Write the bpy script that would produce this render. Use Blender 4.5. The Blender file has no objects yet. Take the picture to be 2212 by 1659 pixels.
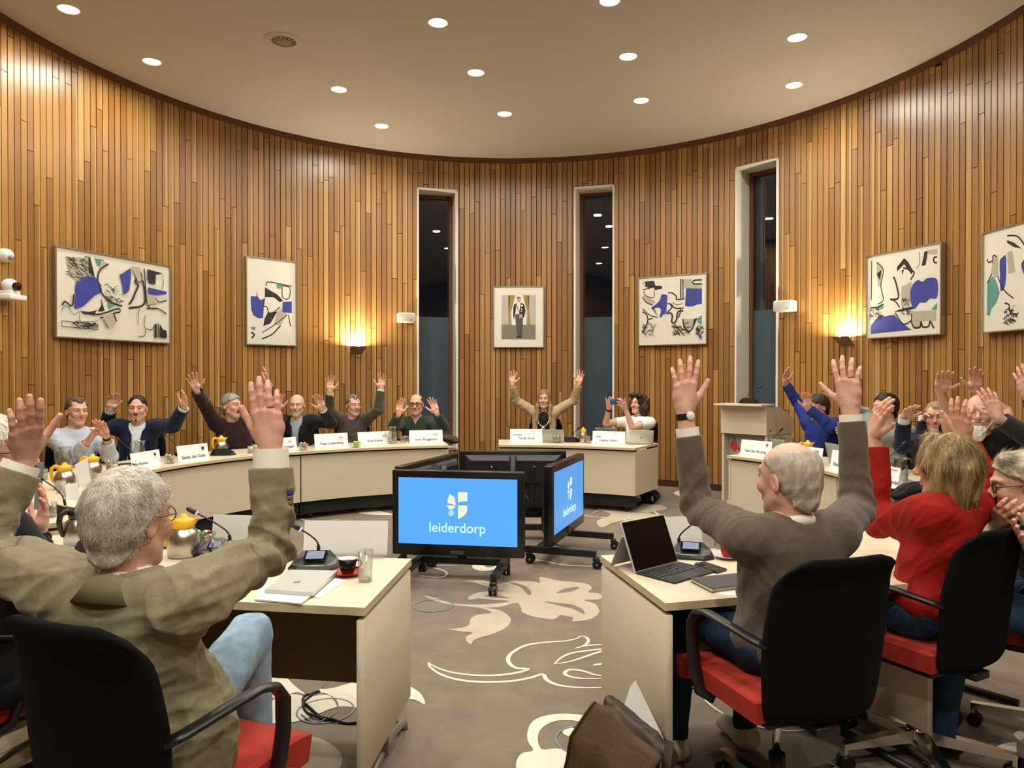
import bpy, bmesh, math, random
import numpy as np
from mathutils import Vector, Matrix
random.seed(7)
rng = np.random.default_rng(7)
SC = bpy.context.scene
COL = SC.collection
PI = math.pi
R = math.radians

# ------------------------------------------------------------------ camera
IW, IH, FOC = 2212, 1659, 1600.0
CAMZ = 1.52
PITCH = math.atan((829.5 - 817) / FOC)
cam_d = bpy.data.cameras.new('camera')
cam_d.sensor_width = 36.0
cam_d.lens = 36.0 * FOC / IW
cam_d.clip_start = 0.05
cam = bpy.data.objects.new('camera', cam_d)
COL.objects.link(cam)
cam.location = (0, 0, CAMZ)
cam.rotation_euler = (PI / 2 - PITCH, 0, 0)
SC.camera = cam
CAM = Vector((0, 0, CAMZ))
CP, SP = math.cos(PITCH), math.sin(PITCH)

def ray(px, py):
    u = (px - IW / 2) / FOC
    v = (IH / 2 - py) / FOC
    return Vector((u, CP + v * SP, -SP + v * CP))
def at_d(px, py, D):
    r = ray(px, py)
    return CAM + r * (D / r.y)
def at_z(px, py, z):
    r = ray(px, py)
    return CAM + r * ((z - CAMZ) / r.z)
def at_x(px, py, x):
    r = ray(px, py)
    return CAM + r * (x / r.x)
# room: an ellipse
EC, EA, EB = (-0.05, 6.2), 4.55, 4.83
CEIL = 4.78
def at_wall(px, py, inset=0.0):
    r = ray(px, py)
    a, b = EA - inset, EB - inset
    ox, oy = (CAM.x - EC[0]) / a, (CAM.y - EC[1]) / b
    dx, dy = r.x / a, r.y / b
    A = dx * dx + dy * dy; B = 2 * (ox * dx + oy * dy); Cc = ox * ox + oy * oy - 1
    t = (-B + math.sqrt(max(B * B - 4 * A * Cc, 0))) / (2 * A)
    return CAM + r * t
def wall_normal(p):   # into the room
    n = Vector((-(p.x - EC[0]) / EA ** 2, -(p.y - EC[1]) / EB ** 2, 0))
    return n.normalized()

# ------------------------------------------------------------------ materials
def new_mat(name):
    m = bpy.data.materials.new(name); m.use_nodes = True
    nt = m.node_tree; nt.nodes.clear()
    out = nt.nodes.new('ShaderNodeOutputMaterial')
    b = nt.nodes.new('ShaderNodeBsdfPrincipled')
    nt.links.new(b.outputs[0], out.inputs[0])
    return m, nt, b, out
def srgb(c):
    if isinstance(c, str):
        c = c.lstrip('#'); c = [int(c[i:i + 2], 16) / 255 for i in (0, 2, 4)]
    return tuple((x / 12.92 if x <= 0.04045 else ((x + 0.055) / 1.055) ** 2.4) for x in c)
def mat(name, col, rough=0.5, metal=0.0, var=0.0, scale=20.0, bump=0.0, bscale=200.0, emit=None, estr=0.0, spec=0.5,
        sheen=0.0, coat=0.0, stretch=None, detail=3.0, bdist=0.01):
    m, nt, b, out = new_mat(name)
    c = srgb(col) if isinstance(col, str) else col
    b.inputs['Base Color'].default_value = (*c, 1)
    b.inputs['Roughness'].default_value = rough
    b.inputs['Metallic'].default_value = metal
    b.inputs['Specular IOR Level'].default_value = spec
    if sheen: b.inputs['Sheen Weight'].default_value = sheen
    if coat: b.inputs['Coat Weight'].default_value = coat
    tc = None
    if var or bump:
        tc = nt.nodes.new('ShaderNodeTexCoord'); mp = nt.nodes.new('ShaderNodeMapping')
        nt.links.new(tc.outputs['Object'], mp.inputs[0])
        if stretch: mp.inputs['Scale'].default_value = stretch
    if var:
        n = nt.nodes.new('ShaderNodeTexNoise'); n.inputs['Scale'].default_value = scale; n.inputs['Detail'].default_value = detail
        nt.links.new(mp.outputs[0], n.inputs['Vector'])
        mx = nt.nodes.new('ShaderNodeMix'); mx.data_type = 'RGBA'
        nt.links.new(n.outputs['Fac'], mx.inputs[0])
        mx.inputs[6].default_value = (*[max(x * (1 - var), 0) for x in c], 1)
        mx.inputs[7].default_value = (*[min(x * (1 + var), 1) for x in c], 1)
        nt.links.new(mx.outputs[2], b.inputs['Base Color'])
    if bump:
        n2 = nt.nodes.new('ShaderNodeTexNoise'); n2.inputs['Scale'].default_value = bscale; n2.inputs['Detail'].default_value = 3
        nt.links.new(mp.outputs[0], n2.inputs['Vector'])
        bp = nt.nodes.new('ShaderNodeBump'); bp.inputs['Strength'].default_value = bump; bp.inputs['Distance'].default_value = bdist
        nt.links.new(n2.outputs['Fac'], bp.inputs['Height']); nt.links.new(bp.outputs[0], b.inputs['Normal'])
    if emit is not None:
        e = srgb(emit) if isinstance(emit, str) else emit
        b.inputs['Emission Color'].default_value = (*e, 1); b.inputs['Emission Strength'].default_value = estr
    return m
_MC = {}
def cmat(name, *a, **k):
    if name not in _MC: _MC[name] = mat(name, *a, **k)
    return _MC[name]
def glass_mat(name, tint=(1, 1, 1), rough=0.02, refl=0.12, edge=0.35):
    # thin clear glass: mostly see-through with fresnel reflection
    m, nt, b, out = new_mat(name)
    nt.nodes.remove(b)
    tr = nt.nodes.new('ShaderNodeBsdfTransparent'); tr.inputs[0].default_value = (*tint, 1)
    gl = nt.nodes.new('ShaderNodeBsdfGlossy'); gl.inputs['Roughness'].default_value = rough
    lw = nt.nodes.new('ShaderNodeLayerWeight'); lw.inputs['Blend'].default_value = 0.35
    mr = nt.nodes.new('ShaderNodeMapRange'); mr.inputs['To Min'].default_value = refl * 0.6; mr.inputs['To Max'].default_value = edge
    nt.links.new(lw.outputs['Fresnel'], mr.inputs['Value'])
    mx = nt.nodes.new('ShaderNodeMixShader')
    nt.links.new(mr.outputs[0], mx.inputs[0]); nt.links.new(tr.outputs[0], mx.inputs[1]); nt.links.new(gl.outputs[0], mx.inputs[2])
    nt.links.new(mx.outputs[0], out.inputs[0])
    return m

# ------------------------------------------------------------------ mesh builder
class MB:
    def __init__(s): s.v = []; s.f = []; s.m = []; s.sm = []
    def add(s, vs, fs, mi=0, smooth=False, M=None):
        o = len(s.v)
        if M is not None: vs = [M @ Vector(v) for v in vs]
        s.v.extend([tuple(v) for v in vs])
        for f in fs:
            s.f.append(tuple(i + o for i in f)); s.m.append(mi); s.sm.append(smooth)
        return s
    def box(s, c, d, mi=0, M=None, bev=0.0, seg=2):
        if bev <= 0:
            x, y, z = c; a, b, e = d[0] / 2, d[1] / 2, d[2] / 2
            vs = [(x + i * a, y + j * b, z + k * e) for i in (-1, 1) for j in (-1, 1) for k in (-1, 1)]
            fs = [(0, 1, 3, 2), (4, 6, 7, 5), (0, 4, 5, 1), (2, 3, 7, 6), (0, 2, 6, 4), (1, 5, 7, 3)]
            return s.add(vs, fs, mi, False, M)
        bm = bmesh.new(); bmesh.ops.create_cube(bm, size=1)
        for v in bm.verts: v.co = Vector((v.co.x * d[0] + c[0], v.co.y * d[1] + c[1], v.co.z * d[2] + c[2]))
        bmesh.ops.bevel(bm, geom=bm.edges[:], offset=bev, segments=seg, profile=0.5, affect='EDGES')
        return s.bm(bm, mi, M, True)
    def bm(s, bm, mi=0, M=None, smooth=False):
        bm.verts.index_update()
        s.add([v.co.copy() for v in bm.verts], [[v.index for v in f.verts] for f in bm.faces], mi, smooth, M)
        bm.free(); return s
    def tube(s, pts, r, n=10, mi=0, M=None, caps=True, smooth=True, sq=None):
        pts = [Vector(p) for p in pts]; k = len(pts)
        rs = list(r) if hasattr(r, '__len__') else [r] * k
        t0 = (pts[1] - pts[0]).normalized()
        up = Vector((0, 0, 1)) if abs(t0.z) < 0.9 else Vector((1, 0, 0))
        a = t0.cross(up).normalized(); vs = []; fs = []
        for i in range(k):
            t = ((pts[min(i + 1, k - 1)] - pts[max(i - 1, 0)])).normalized()
            a = (a - t * a.dot(t)).normalized(); b = t.cross(a)
            for j in range(n):
                g = 2 * PI * j / n
                q = (1, 1) if sq is None else sq
                vs.append(pts[i] + a * math.cos(g) * rs[i] * q[0] + b * math.sin(g) * rs[i] * q[1])
        for i in range(k - 1):
            for j in range(n):
                j2 = (j + 1) % n
                fs.append((i * n + j, i * n + j2, (i + 1) * n + j2, (i + 1) * n + j))
        s.add(vs, fs, mi, smooth, M)
        if caps:
            o = len(s.v) - len(vs)
            s.f.append(tuple(o + j for j in reversed(range(n)))); s.m.append(mi); s.sm.append(False)
            s.f.append(tuple(o + (k - 1) * n + j for j in range(n))); s.m.append(mi); s.sm.append(False)
        return s
    def lathe(s, prof, n=24, mi=0, M=None, smooth=True, mis=None):
        vs = []; fs = []
        for (r, z) in prof:
            for j in range(n):
                g = 2 * PI * j / n; vs.append((r * math.cos(g), r * math.sin(g), z))
        base = len(s.v)
        s.add(vs, [], mi, smooth, M)
        for i in range(len(prof) - 1):
            for j in range(n):
                j2 = (j + 1) % n
                s.f.append((base + i * n + j, base + i * n + j2, base + (i + 1) * n + j2, base + (i + 1) * n + j))
                s.m.append(mis[i] if mis else mi); s.sm.append(smooth)
        return s
    def disc(s, c, r, n=24, mi=0, M=None, z=0.0, flip=False):
        vs = [(c[0] + r * math.cos(2 * PI * j / n), c[1] + r * math.sin(2 * PI * j / n), c[2]) for j in range(n)]
        f = tuple(range(n)); f = f[::-1] if flip else f
        return s.add(vs, [f], mi, False, M)
    def prism(s, poly, z0, z1, mi=0, M=None, smooth=False):
        # poly: list of (x,y) counter-clockwise
        n = len(poly)
        vs = [(x, y, z0) for x, y in poly] + [(x, y, z1) for x, y in poly]
        fs = [tuple(reversed(range(n))), tuple(range(n, 2 * n))]
        fs += [(i, (i + 1) % n, n + (i + 1) % n, n + i) for i in range(n)]
        return s.add(vs, fs, mi, smooth, M)
    def poly(s, pts, mi=0, M=None):
        return s.add(pts, [tuple(range(len(pts)))], mi, False, M)
    def ball(s, c, r, mi=0, M=None, seg=12, rings=8):
        rr = r if hasattr(r, '__len__') else (r, r, r)
        bm = bmesh.new(); bmesh.ops.create_uvsphere(bm, u_segments=seg, v_segments=rings, radius=1)
        for v in bm.verts: v.co = Vector((v.co.x * rr[0] + c[0], v.co.y * rr[1] + c[1], v.co.z * rr[2] + c[2]))
        return s.bm(bm, mi, M, True)
    def build(s, name, mats, parent=None, loc=None, rot=None):
        me = bpy.data.meshes.new(name)
        me.from_pydata(s.v, [], s.f)
        if not isinstance(mats, (list, tuple)): mats = [mats]
        for m in mats: me.materials.append(m)
        me.polygons.foreach_set('material_index', s.m)
        me.polygons.foreach_set('use_smooth', s.sm)
        me.update()
        o = bpy.data.objects.new(name, me); COL.objects.link(o)
        if parent is not None: o.parent = parent
        if loc is not None: o.location = loc
        if rot is not None: o.rotation_euler = rot
        return o
def flip_check(o):
    bm = bmesh.new(); bm.from_mesh(o.data); bmesh.ops.recalc_face_normals(bm, faces=bm.faces[:]); bm.to_mesh(o.data); bm.free()
def subsurf(o, n=2):
    md = o.modifiers.new('sub', 'SUBSURF'); md.levels = n; md.render_levels = n; return o

def tag(o, label=None, cat=None, group=None, kind=None):
    if label: o['label'] = label
    if cat: o['category'] = cat
    if group: o['group'] = group
    if kind: o['kind'] = kind
    return o
def thing(name, label, cat, loc=(0, 0, 0), rotz=0.0, group=None):
    o = bpy.data.objects.new(name, None); COL.objects.link(o)
    o.empty_display_size = 0.05
    o.location = loc; o.rotation_euler = (0, 0, rotz)
    return tag(o, label, cat, group)
def copy_tree(o, parent=None, label=None, loc=None, rotz=None):
    c = o.copy(); COL.objects.link(c)
    if parent is not None: c.parent = parent
    if label: c['label'] = label
    if loc is not None: c.location = loc
    if rotz is not None: c.rotation_euler = (0, 0, rotz)
    for ch in list(o.children): copy_tree(ch, c)
    return c
def structure(o): o['kind'] = 'structure'; return o
def text_part(name, body, size, material, parent, M, align='CENTER', font_scale=1.0, extrude=0.0004):
    cu = bpy.data.curves.new(name, 'FONT'); cu.body = body; cu.size = size; cu.align_x = align; cu.align_y = 'CENTER'
    cu.extrude = extrude
    t = bpy.data.objects.new(name, cu); COL.objects.link(t)
    dg = bpy.context.evaluated_depsgraph_get()
    me = bpy.data.meshes.new_from_object(t.evaluated_get(dg))
    bpy.data.objects.remove(t); bpy.data.curves.remove(cu)
    me.materials.clear(); me.materials.append(material)
    me.name = name
    o = bpy.data.objects.new(name, me); COL.objects.link(o)
    o.parent = parent
    o.matrix_local = M @ Matrix.Diagonal((font_scale, 1, 1, 1))
    return o
def basis(x, y, z, o=(0, 0, 0)):
    return Matrix(((x[0], y[0], z[0], o[0]), (x[1], y[1], z[1], o[1]), (x[2], y[2], z[2], o[2]), (0, 0, 0, 1)))
def tri_poly(pts):
    """triangulate a 2-D outline (list of (x, y)); returns faces of indices"""
    from mathutils.geometry import tessellate_polygon
    return tessellate_polygon([[Vector((x, y, 0)) for x, y in pts]])
def smooth_outline(pts, n=4, closed=True):
    """Catmull-Rom through the points"""
    P = [Vector((p[0], p[1])) for p in pts]; k = len(P); out = []
    for i in range(k if closed else k - 1):
        g = (lambda j: P[j % k]) if closed else (lambda j: P[min(max(j, 0), k - 1)])
        p0, p1, p2, p3 = g(i - 1), g(i), g(i + 1), g(i + 2)
        for q in range(n):
            t = q / n
            out.append(0.5 * ((2 * p1) + (p2 - p0) * t + (2 * p0 - 5 * p1 + 4 * p2 - p3) * t * t + (3 * p1 - p0 - 3 * p2 + p3) * t ** 3))
    if not closed: out.append(P[-1])
    return [(q.x, q.y) for q in out]
# ================================================================== ROOM
# ---- wood boards on the curved wall
def wood_mat():
    m, nt, b, out = new_mat('cedar_boards')
    L = nt.links.new
    at = nt.nodes.new('ShaderNodeVertexColor'); at.layer_name = 'tone'
    sep = nt.nodes.new('ShaderNodeSeparateColor'); L(at.outputs['Color'], sep.inputs[0])
    uv = nt.nodes.new('ShaderNodeUVMap'); uv.uv_map = 'board'
    mp = nt.nodes.new('ShaderNodeMapping'); mp.inputs['Scale'].default_value = (3.0, 1.1, 1); L(uv.outputs[0], mp.inputs[0])
    n = nt.nodes.new('ShaderNodeTexNoise'); n.inputs['Scale'].default_value = 3.0; n.inputs['Detail'].default_value = 5; n.inputs['Roughness'].default_value = 0.6
    L(mp.outputs[0], n.inputs['Vector'])
    mp2 = nt.nodes.new('ShaderNodeMapping'); mp2.inputs['Scale'].default_value = (12.0, 0.7, 1); L(uv.outputs[0], mp2.inputs[0])
    n2 = nt.nodes.new('ShaderNodeTexNoise'); n2.inputs['Scale'].default_value = 2.0; n2.inputs['Detail'].default_value = 2
    L(mp2.outputs[0], n2.inputs['Vector'])
    # tone + grain
    ma = nt.nodes.new('ShaderNodeMath'); ma.operation = 'MULTIPLY_ADD'; ma.inputs[1].default_value = 0.42; L(n.outputs['Fac'], ma.inputs[0])
    ms = nt.nodes.new('ShaderNodeMath'); ms.operation = 'MULTIPLY_ADD'; ms.inputs[1].default_value = 0.62; L(sep.outputs[0], ms.inputs[0]); ms.inputs[2].default_value = -0.12
    L(ms.outputs[0], ma.inputs[2])
    cr = nt.nodes.new('ShaderNodeValToRGB')
    e = cr.color_ramp.elements
    e[0].position = 0.0; e[0].color = (*srgb('#7d5429'), 1)
    e[1].position = 1.0; e[1].color = (*srgb('#bd9252'), 1)
    x = e.new(0.35); x.color = (*srgb('#906633'), 1)
    x = e.new(0.65); x.color = (*srgb('#a5783e'), 1)
    L(ma.outputs[0], cr.inputs[0])
    # pale sapwood along one edge of some boards
    sx = nt.nodes.new('ShaderNodeSeparateXYZ'); L(uv.outputs[0], sx.inputs[0])
    w = nt.nodes.new('ShaderNodeMath'); w.operation = 'MULTIPLY_ADD'; w.inputs[1].default_value = 0.35; L(n2.outputs['Fac'], w.inputs[0]); L(sx.outputs[0], w.inputs[2])
    sb = nt.nodes.new('ShaderNodeMath'); sb.operation = 'SUBTRACT'; L(sep.outputs[1], sb.inputs[0]); L(w.outputs[0], sb.inputs[1])
    st = nt.nodes.new('ShaderNodeMapRange'); st.inputs['From Min'].default_value = -0.04; st.inputs['From Max'].default_value = 0.04; L(sb.outputs[0], st.inputs['Value'])
    mf = nt.nodes.new('ShaderNodeMath'); mf.operation = 'MULTIPLY'; mf.inputs[1].default_value = 0.6; L(st.outputs[0], mf.inputs[0])
    mx = nt.nodes.new('ShaderNodeMix'); mx.data_type = 'RGBA'
    L(mf.outputs[0], mx.inputs[0]); L(cr.outputs[0], mx.inputs[6]); mx.inputs[7].default_value = (*srgb('#c19b60'), 1)
    L(mx.outputs[2], b.inputs['Base Color'])
    b.inputs['Roughness'].default_value = 0.33; b.inputs['Specular IOR Level'].default_value = .6
    bp = nt.nodes.new('ShaderNodeBump'); bp.inputs['Strength'].default_value = 0.12; bp.inputs['Distance'].default_value = 0.004
    L(n.outputs['Fac'], bp.inputs['Height']); L(bp.outputs[0], b.inputs['Normal'])
    return m
WOOD = wood_mat()
M_BACK = mat('groove_backing', '#2a150b', 0.9)
M_TRIM = mat('dark_wood_trim', '#5c3519', 0.5, var=0.15, scale=8)
M_PAINT = mat('white_reveal_paint', '#d9d6cc', 0.6, var=0.03, scale=3)
M_FRAME = mat('brown_window_frame', '#6b4022', 0.45, var=0.15, scale=15)

# windows by their outline in the picture: (left px, right px, top px at left, bottom px)
WIN = [(903, 985, 412, 967), (1244, 1325, 406, 1000), (1594, 1681, 356, 960)]
wins = []
for (xl, xr, yt, yb) in WIN:
    a = at_wall(xl, yt); b2 = at_wall(xr, yt)
    ztop = at_wall((xl + xr) / 2, yt).z; zbot = at_wall((xl + xr) / 2, yb).z
    ta = math.atan2((a.y - EC[1]) / EB, (a.x - EC[0]) / EA); tb = math.atan2((b2.y - EC[1]) / EB, (b2.x - EC[0]) / EA)
    wins.append((tb, ta, zbot, ztop))      # increasing t = going left
def epos(t, off=0.0):
    p = Vector((EC[0] + EA * math.cos(t), EC[1] + EB * math.sin(t), 0))
    return p - wall_normal(p) * off
# sample the curve: right straight run, the ellipse, left straight run
def wall_path():
    P = []
    N = 4000
    for i in range(N + 1):
        t = PI * i / N
        P.append((epos(t), t))
    return P
PITCHB = 0.0765
pts = wall_path()
cum = [0.0]
for i in range(1, len(pts)): cum.append(cum[-1] + (pts[i][0] - pts[i - 1][0]).length)
LT = cum[-1]
def t_at(s):
    i = int(np.searchsorted(cum, s)); i = min(max(i, 1), len(cum) - 1)
    f = (s - cum[i - 1]) / max(cum[i] - cum[i - 1], 1e-9)
    return pts[i - 1][1] + f * (pts[i][1] - pts[i - 1][1])
class Boards:
    def __init__(s): s.v = []; s.f = []; s.uv = []; s.tone = []
    def board(s, p0, p1, n, z0, z1, tone, sap, seed, th=0.018):
        o = len(s.v)
        q0, q1 = p0 + n * th, p1 + n * th
        for z in (z0, z1):
            s.v += [(p0.x, p0.y, z), (q0.x, q0.y, z), (q1.x, q1.y, z), (p1.x, p1.y, z)]
        fl = [(0, 4, 5, 1), (1, 5, 6, 2), (2, 6, 7, 3), (0, 1, 2, 3), (4, 7, 6, 5)]
        us = [0, 0, 1, 1]
        for f in fl:
            s.f.append(tuple(o + i for i in f))
            for i in f:
                s.uv.append((us[i % 4] + seed * 7.3 * 0, (z0 if i < 4 else z1) + seed * 13.7))
                s.tone.append((tone, sap, seed, 1))
    def build(s, name):
        me = bpy.data.meshes.new(name); me.from_pydata(s.v, [], s.f)
        uvl = me.uv_layers.new(name='board'); uvl.data.foreach_set('uv', np.array(s.uv, dtype=np.float32).ravel())
        ca = me.color_attributes.new('tone', 'FLOAT_COLOR', 'CORNER'); ca.data.foreach_set('color', np.array(s.tone, dtype=np.float32).ravel())
        me.materials.append(WOOD); me.update()
        o = bpy.data.objects.new(name, me); COL.objects.link(o); return structure(o)
ZB, ZT = 0.09, CEIL - 0.075
def board_run(B, cols):
    """cols: list of (p0, p1, normal, [ (z0,z1) open spans ])"""
    for k, (p0, p1, n, spans) in enumerate(cols):
        off = random.random() * 2.4; L = 2.2
        sap0 = random.random()
        for (a, b) in spans:
            z = a - ((a + off) % L); j = 0
            while z < b:
                z0, z1 = max(z, a), min(z + L, b)
                if z1 - z0 > 0.03:
                    tone = random.random(); sap = random.random()
                    sapw = random.uniform(0.25, 0.7) if sap < 0.22 else (1.6 if sap > 0.97 else -1.0)
                    B.board(p0, p1, n, z0 + (0.003 if z0 > a else 0), z1 - (0.003 if z1 < b else 0), tone, sapw, random.random())
                z += L
n_cols = int(LT / PITCHB)
seg = {'wall_right': [], 'wall_back': [], 'wall_left': []}
GAP = 0.0105
for i in range(n_cols):
    s0, s1 = i * PITCHB, (i + 1) * PITCHB - GAP
    t0, t1 = t_at(s0), t_at(s1); tm = (t0 + t1) / 2
    # clip against windows
    pieces = [(t0, t1, [(ZB, ZT)])]
    for (wa, wb, zb, zt) in wins:
        new = []
        for (u0, u1, sp) in pieces:
            if u1 <= wa or u0 >= wb: new.append((u0, u1, sp)); continue
            if u0 < wa: new.append((u0, wa, sp))
            if u1 > wb: new.append((wb, u1, sp))
            new.append((max(u0, wa), min(u1, wb), [(ZB, zb), (zt, ZT)]))
        pieces = new
    nm = 'wall_right' if tm < R(58) else ('wall_left' if tm > R(122) else 'wall_back')
    for (u0, u1, sp) in pieces:
        if u1 - u0 < 0.0006: continue
        p0, p1 = epos(u0), epos(u1)
        seg[nm].append((p0, p1, wall_normal((p0 + p1) / 2), sp))
# straight runs toward the back of the camera
for side, nm in ((1, 'wall_right'), (-1, 'wall_left')):
    x = EC[0] + side * EA
    for i in range(int(9.2 / PITCHB)):
        y0 = EC[1] - i * PITCHB; y1 = y0 - PITCHB + GAP
        seg[nm].append((Vector((x, y0, 0)), Vector((x, y1, 0)), Vector((-side, 0, 0)), [(ZB, ZT)]))
for nm, cols in seg.items():
    B = Boards(); board_run(B, cols); o = B.build(nm); flip_check(o)
# dark backing behind the boards, with the window holes left open
bk = MB()
def backing(u0, u1, z0, z1, steps=6, off=0.004):
    for q in range(steps):
        a, b2 = u0 + (u1 - u0) * q / steps, u0 + (u1 - u0) * (q + 1) / steps
        p, r_ = epos(a, off), epos(b2, off)
        bk.add([(p.x, p.y, z0), (r_.x, r_.y, z0), (r_.x, r_.y, z1), (p.x, p.y, z1)], [(0, 1, 2, 3)])
edges = [0.0]
for (wa, wb, zb, zt) in sorted(wins): edges += [wa, wb]
edges.append(PI)
for i in range(0, len(edges), 2): backing(edges[i], edges[i + 1], 0, CEIL, 40)
for (wa, wb, zb, zt) in wins: backing(wa, wb, 0, zb, 3); backing(wa, wb, zt, CEIL, 3)
for side in (1, -1):
    x = EC[0] + side * (EA + 0.004)
    bk.add([(x, EC[1], 0), (x, -3.1, 0), (x, -3.1, CEIL), (x, EC[1], CEIL)], [(0, 1, 2, 3)])
structure(bk.build('wall_lining', M_BACK))
# wall behind the camera
M_REAR = mat('rear_wall_paint', '#8a7a60', 0.8)
rw = MB(); rw.add([(-4.65, -3.0, 0), (4.55, -3.0, 0), (4.55, -3.0, CEIL), (-4.65, -3.0, CEIL)], [(0, 3, 2, 1)])
structure(rw.build('wall_front', M_REAR))
# trim under the ceiling, baseboard
def ring_strip(z0, z1, off, m, name, t0=0.0, t1=PI, n=160):
    b = MB()
    for q in range(n):
        a, c = t0 + (t1 - t0) * q / n, t0 + (t1 - t0) * (q + 1) / n
        p, r_ = epos(a, off), epos(c, off); p2, r2 = epos(a, 0.003), epos(c, 0.003)
        b.add([(p.x, p.y, z0), (r_.x, r_.y, z0), (r_.x, r_.y, z1), (p.x, p.y, z1), (p2.x, p2.y, z0), (r2.x, r2.y, z0)], [(0, 1, 2, 3), (4, 5, 1, 0)])
    return structure(b.build(name, m))
ring_strip(CEIL - 0.078, CEIL, -0.03, M_TRIM, 'trim_1')
ring_strip(0.0, 0.088, -0.012, mat('dark_baseboard', '#3b2413', 0.5), 'baseboard_back')
# ceiling
M_CEIL = mat('ceiling_plaster', '#bcb7ab', 0.85, var=0.02, scale=2, bump=0.05, bscale=120)
outl = [(epos(PI * i / 120, 0.02).x, epos(PI * i / 120, 0.02).y) for i in range(121)] + [(-4.61, -3.1), (4.51, -3.1)]
cb = MB(); cb.add([(x, y, CEIL) for x, y in outl], [tuple(reversed(range(len(outl))))])
structure(cb.build('ceiling', M_CEIL))

# ---- windows: white reveal, brown frame, dark pane with a frosted lower film
M_NIGHT = glass_mat('night_glass', (0.35, 0.42, 0.46), 0.0, 0.13, .75)
M_FILM = mat('frosted_film', '#424f59', 0.22, spec=0.5, var=0.15, scale=2.0)
for i, (wa, wb, zb, zt) in enumerate(wins):
    p0, p1 = epos(wa), epos(wb)          # p0 = right edge, p1 = left edge
    ctr = (p0 + p1) / 2; n = wall_normal(ctr); dirx = (p1 - p0).normalized(); W = (p1 - p0).length
    M = basis(-dirx, -n, Vector((0, 0, 1)), (ctr.x, ctr.y, 0))   # x: to the right seen from inside, y: outward
    DP = 0.36
    w = MB()
    hw = W / 2
    # reveal faces
    w.add([(-hw, -0.024, zb), (-hw, DP, zb), (-hw, DP, zt), (-hw, -0.024, zt)], [(0, 1, 2, 3)], 0, False, M)
    w.add([(hw, -0.024, zb), (hw, DP, zb), (hw, DP, zt), (hw, -0.024, zt)], [(3, 2, 1, 0)], 0, False, M)
    w.add([(-hw, -0.024, zt), (-hw, DP, zt), (hw, DP, zt), (hw, -0.024, zt)], [(0, 1, 2, 3)], 0, False, M)
    w.add([(-hw, -0.06, zb), (-hw, DP, zb), (hw, DP, zb), (hw, -0.06, zb)], [(3, 2, 1, 0)], 0, False, M)
    e = 0.02
    for (x0, x1, z0, z1) in ((-hw - e, -hw + 0.006, zb, zt + e), (hw - 0.006, hw + e, zb, zt + e), (-hw - e, hw + e, zt - 0.006, zt + e), (-hw - e, hw + e, zb - 0.03, zb)):
        w.box(((x0 + x1) / 2, -0.024, (z0 + z1) / 2), (x1 - x0, 0.03, z1 - z0), 0, M)
    root = structure(w.build('window_%d' % (i + 1), M_PAINT)); flip_check(root)
    f = MB(); ft = 0.05
    for (x0, x1, z0, z1) in ((-hw, -hw + ft, zb, zt), (hw - ft, hw, zb, zt), (-hw + ft, hw - ft, zt - ft, zt), (-hw + ft, hw - ft, zb, zb + ft)):
        f.box(((x0 + x1) / 2, DP - 0.03, (z0 + z1) / 2), (x1 - x0, 0.07, z1 - z0), 0, M)
    f.build('window_frame', M_FRAME, root)
    g = MB(); g.add([(-hw + ft, DP - 0.02, zb + ft), (hw - ft, DP - 0.02, zb + ft), (hw - ft, DP - 0.02, zt - ft), (-hw + ft, DP - 0.02, zt - ft)], [(0, 1, 2, 3)], 0, False, M)
    g.build('window_pane', M_NIGHT, root)
    zmid = at_wall((WIN[i][0] + WIN[i][1]) / 2, 681 if i < 2 else 665).z * 0.5 + at_wall((WIN[i][0] + WIN[i][1]) / 2, 681 if i < 2 else 665).z * 0.5
    h = MB(); h.add([(-hw + ft, DP - 0.024, zb + ft), (hw - ft, DP - 0.024, zb + ft), (hw - ft, DP - 0.024, zmid), (-hw + ft, DP - 0.024, zmid)], [(0, 1, 2, 3)], 0, False, M)
    h.build('frosted_film', M_FILM, root)

# ---- downlights
M_LAMP = mat('downlight_diffuser', (1, 0.95, 0.85), 0.4, emit=(1.0, 0.93, 0.8), estr=14)
M_RING = mat('downlight_ring', '#e8e4da', 0.35)
lamp_px = [(148, 20), (328, 133), (946, 49), (1028, 157), (732, 193), (824, 272), (1090, 246), (1317, 2), (1357, 122), (1385, 217), (1722, 81), (1715, 184)]
lamp_lab = ['downlight in the ceiling corner at far left', 'downlight close to the wall above the widest painting', 'large downlight above and right of the round vent',
            'downlight second from the vent in the middle row', 'downlight below and right of the round vent', 'downlight nearest the wall left of the first window',
            'downlight nearest the wall above the portrait', 'downlight cut by the top edge of the ceiling', 'downlight second in the row left of the lectern side',
            'downlight over the second and third windows nearest the wall', 'larger downlight high on the right side of the ceiling', 'downlight under it, close to the right wall']
lamp_lab = ['round white recessed downlight above the cameras at the far left', 'round recessed downlight near the wall above the wide collage print',
            'round recessed downlight between the air vent and the ceiling middle', 'round recessed downlight in the middle of the ceiling, second before the portrait',
            'round recessed downlight straight below the air vent', 'round recessed downlight nearest the wall, left of the first window',
            'round recessed downlight nearest the wall above the portrait', 'round recessed downlight cut by the top of the frame',
            'round recessed downlight above the clerk, farther from the wall', 'round recessed downlight nearest the wall above the square print',
            'round recessed downlight on the right, farther from the wall', 'round recessed downlight on the right, closer to the third window wall']
def lamp(pos, label, real=True):
    if real:
        t = thing('downlight', label, 'ceiling light', pos, 0, 'recessed ceiling downlights')
        a = MB(); a.lathe([(0.082, 0.0), (0.094, -0.006), (0.098, -0.002), (0.098, 0.0)], 28); a.build('light_ring', M_RING, t)
        d = MB(); d.disc((0, 0, -0.003), 0.084, 28, flip=True); d.build('diffuser', M_LAMP, t)
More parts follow.
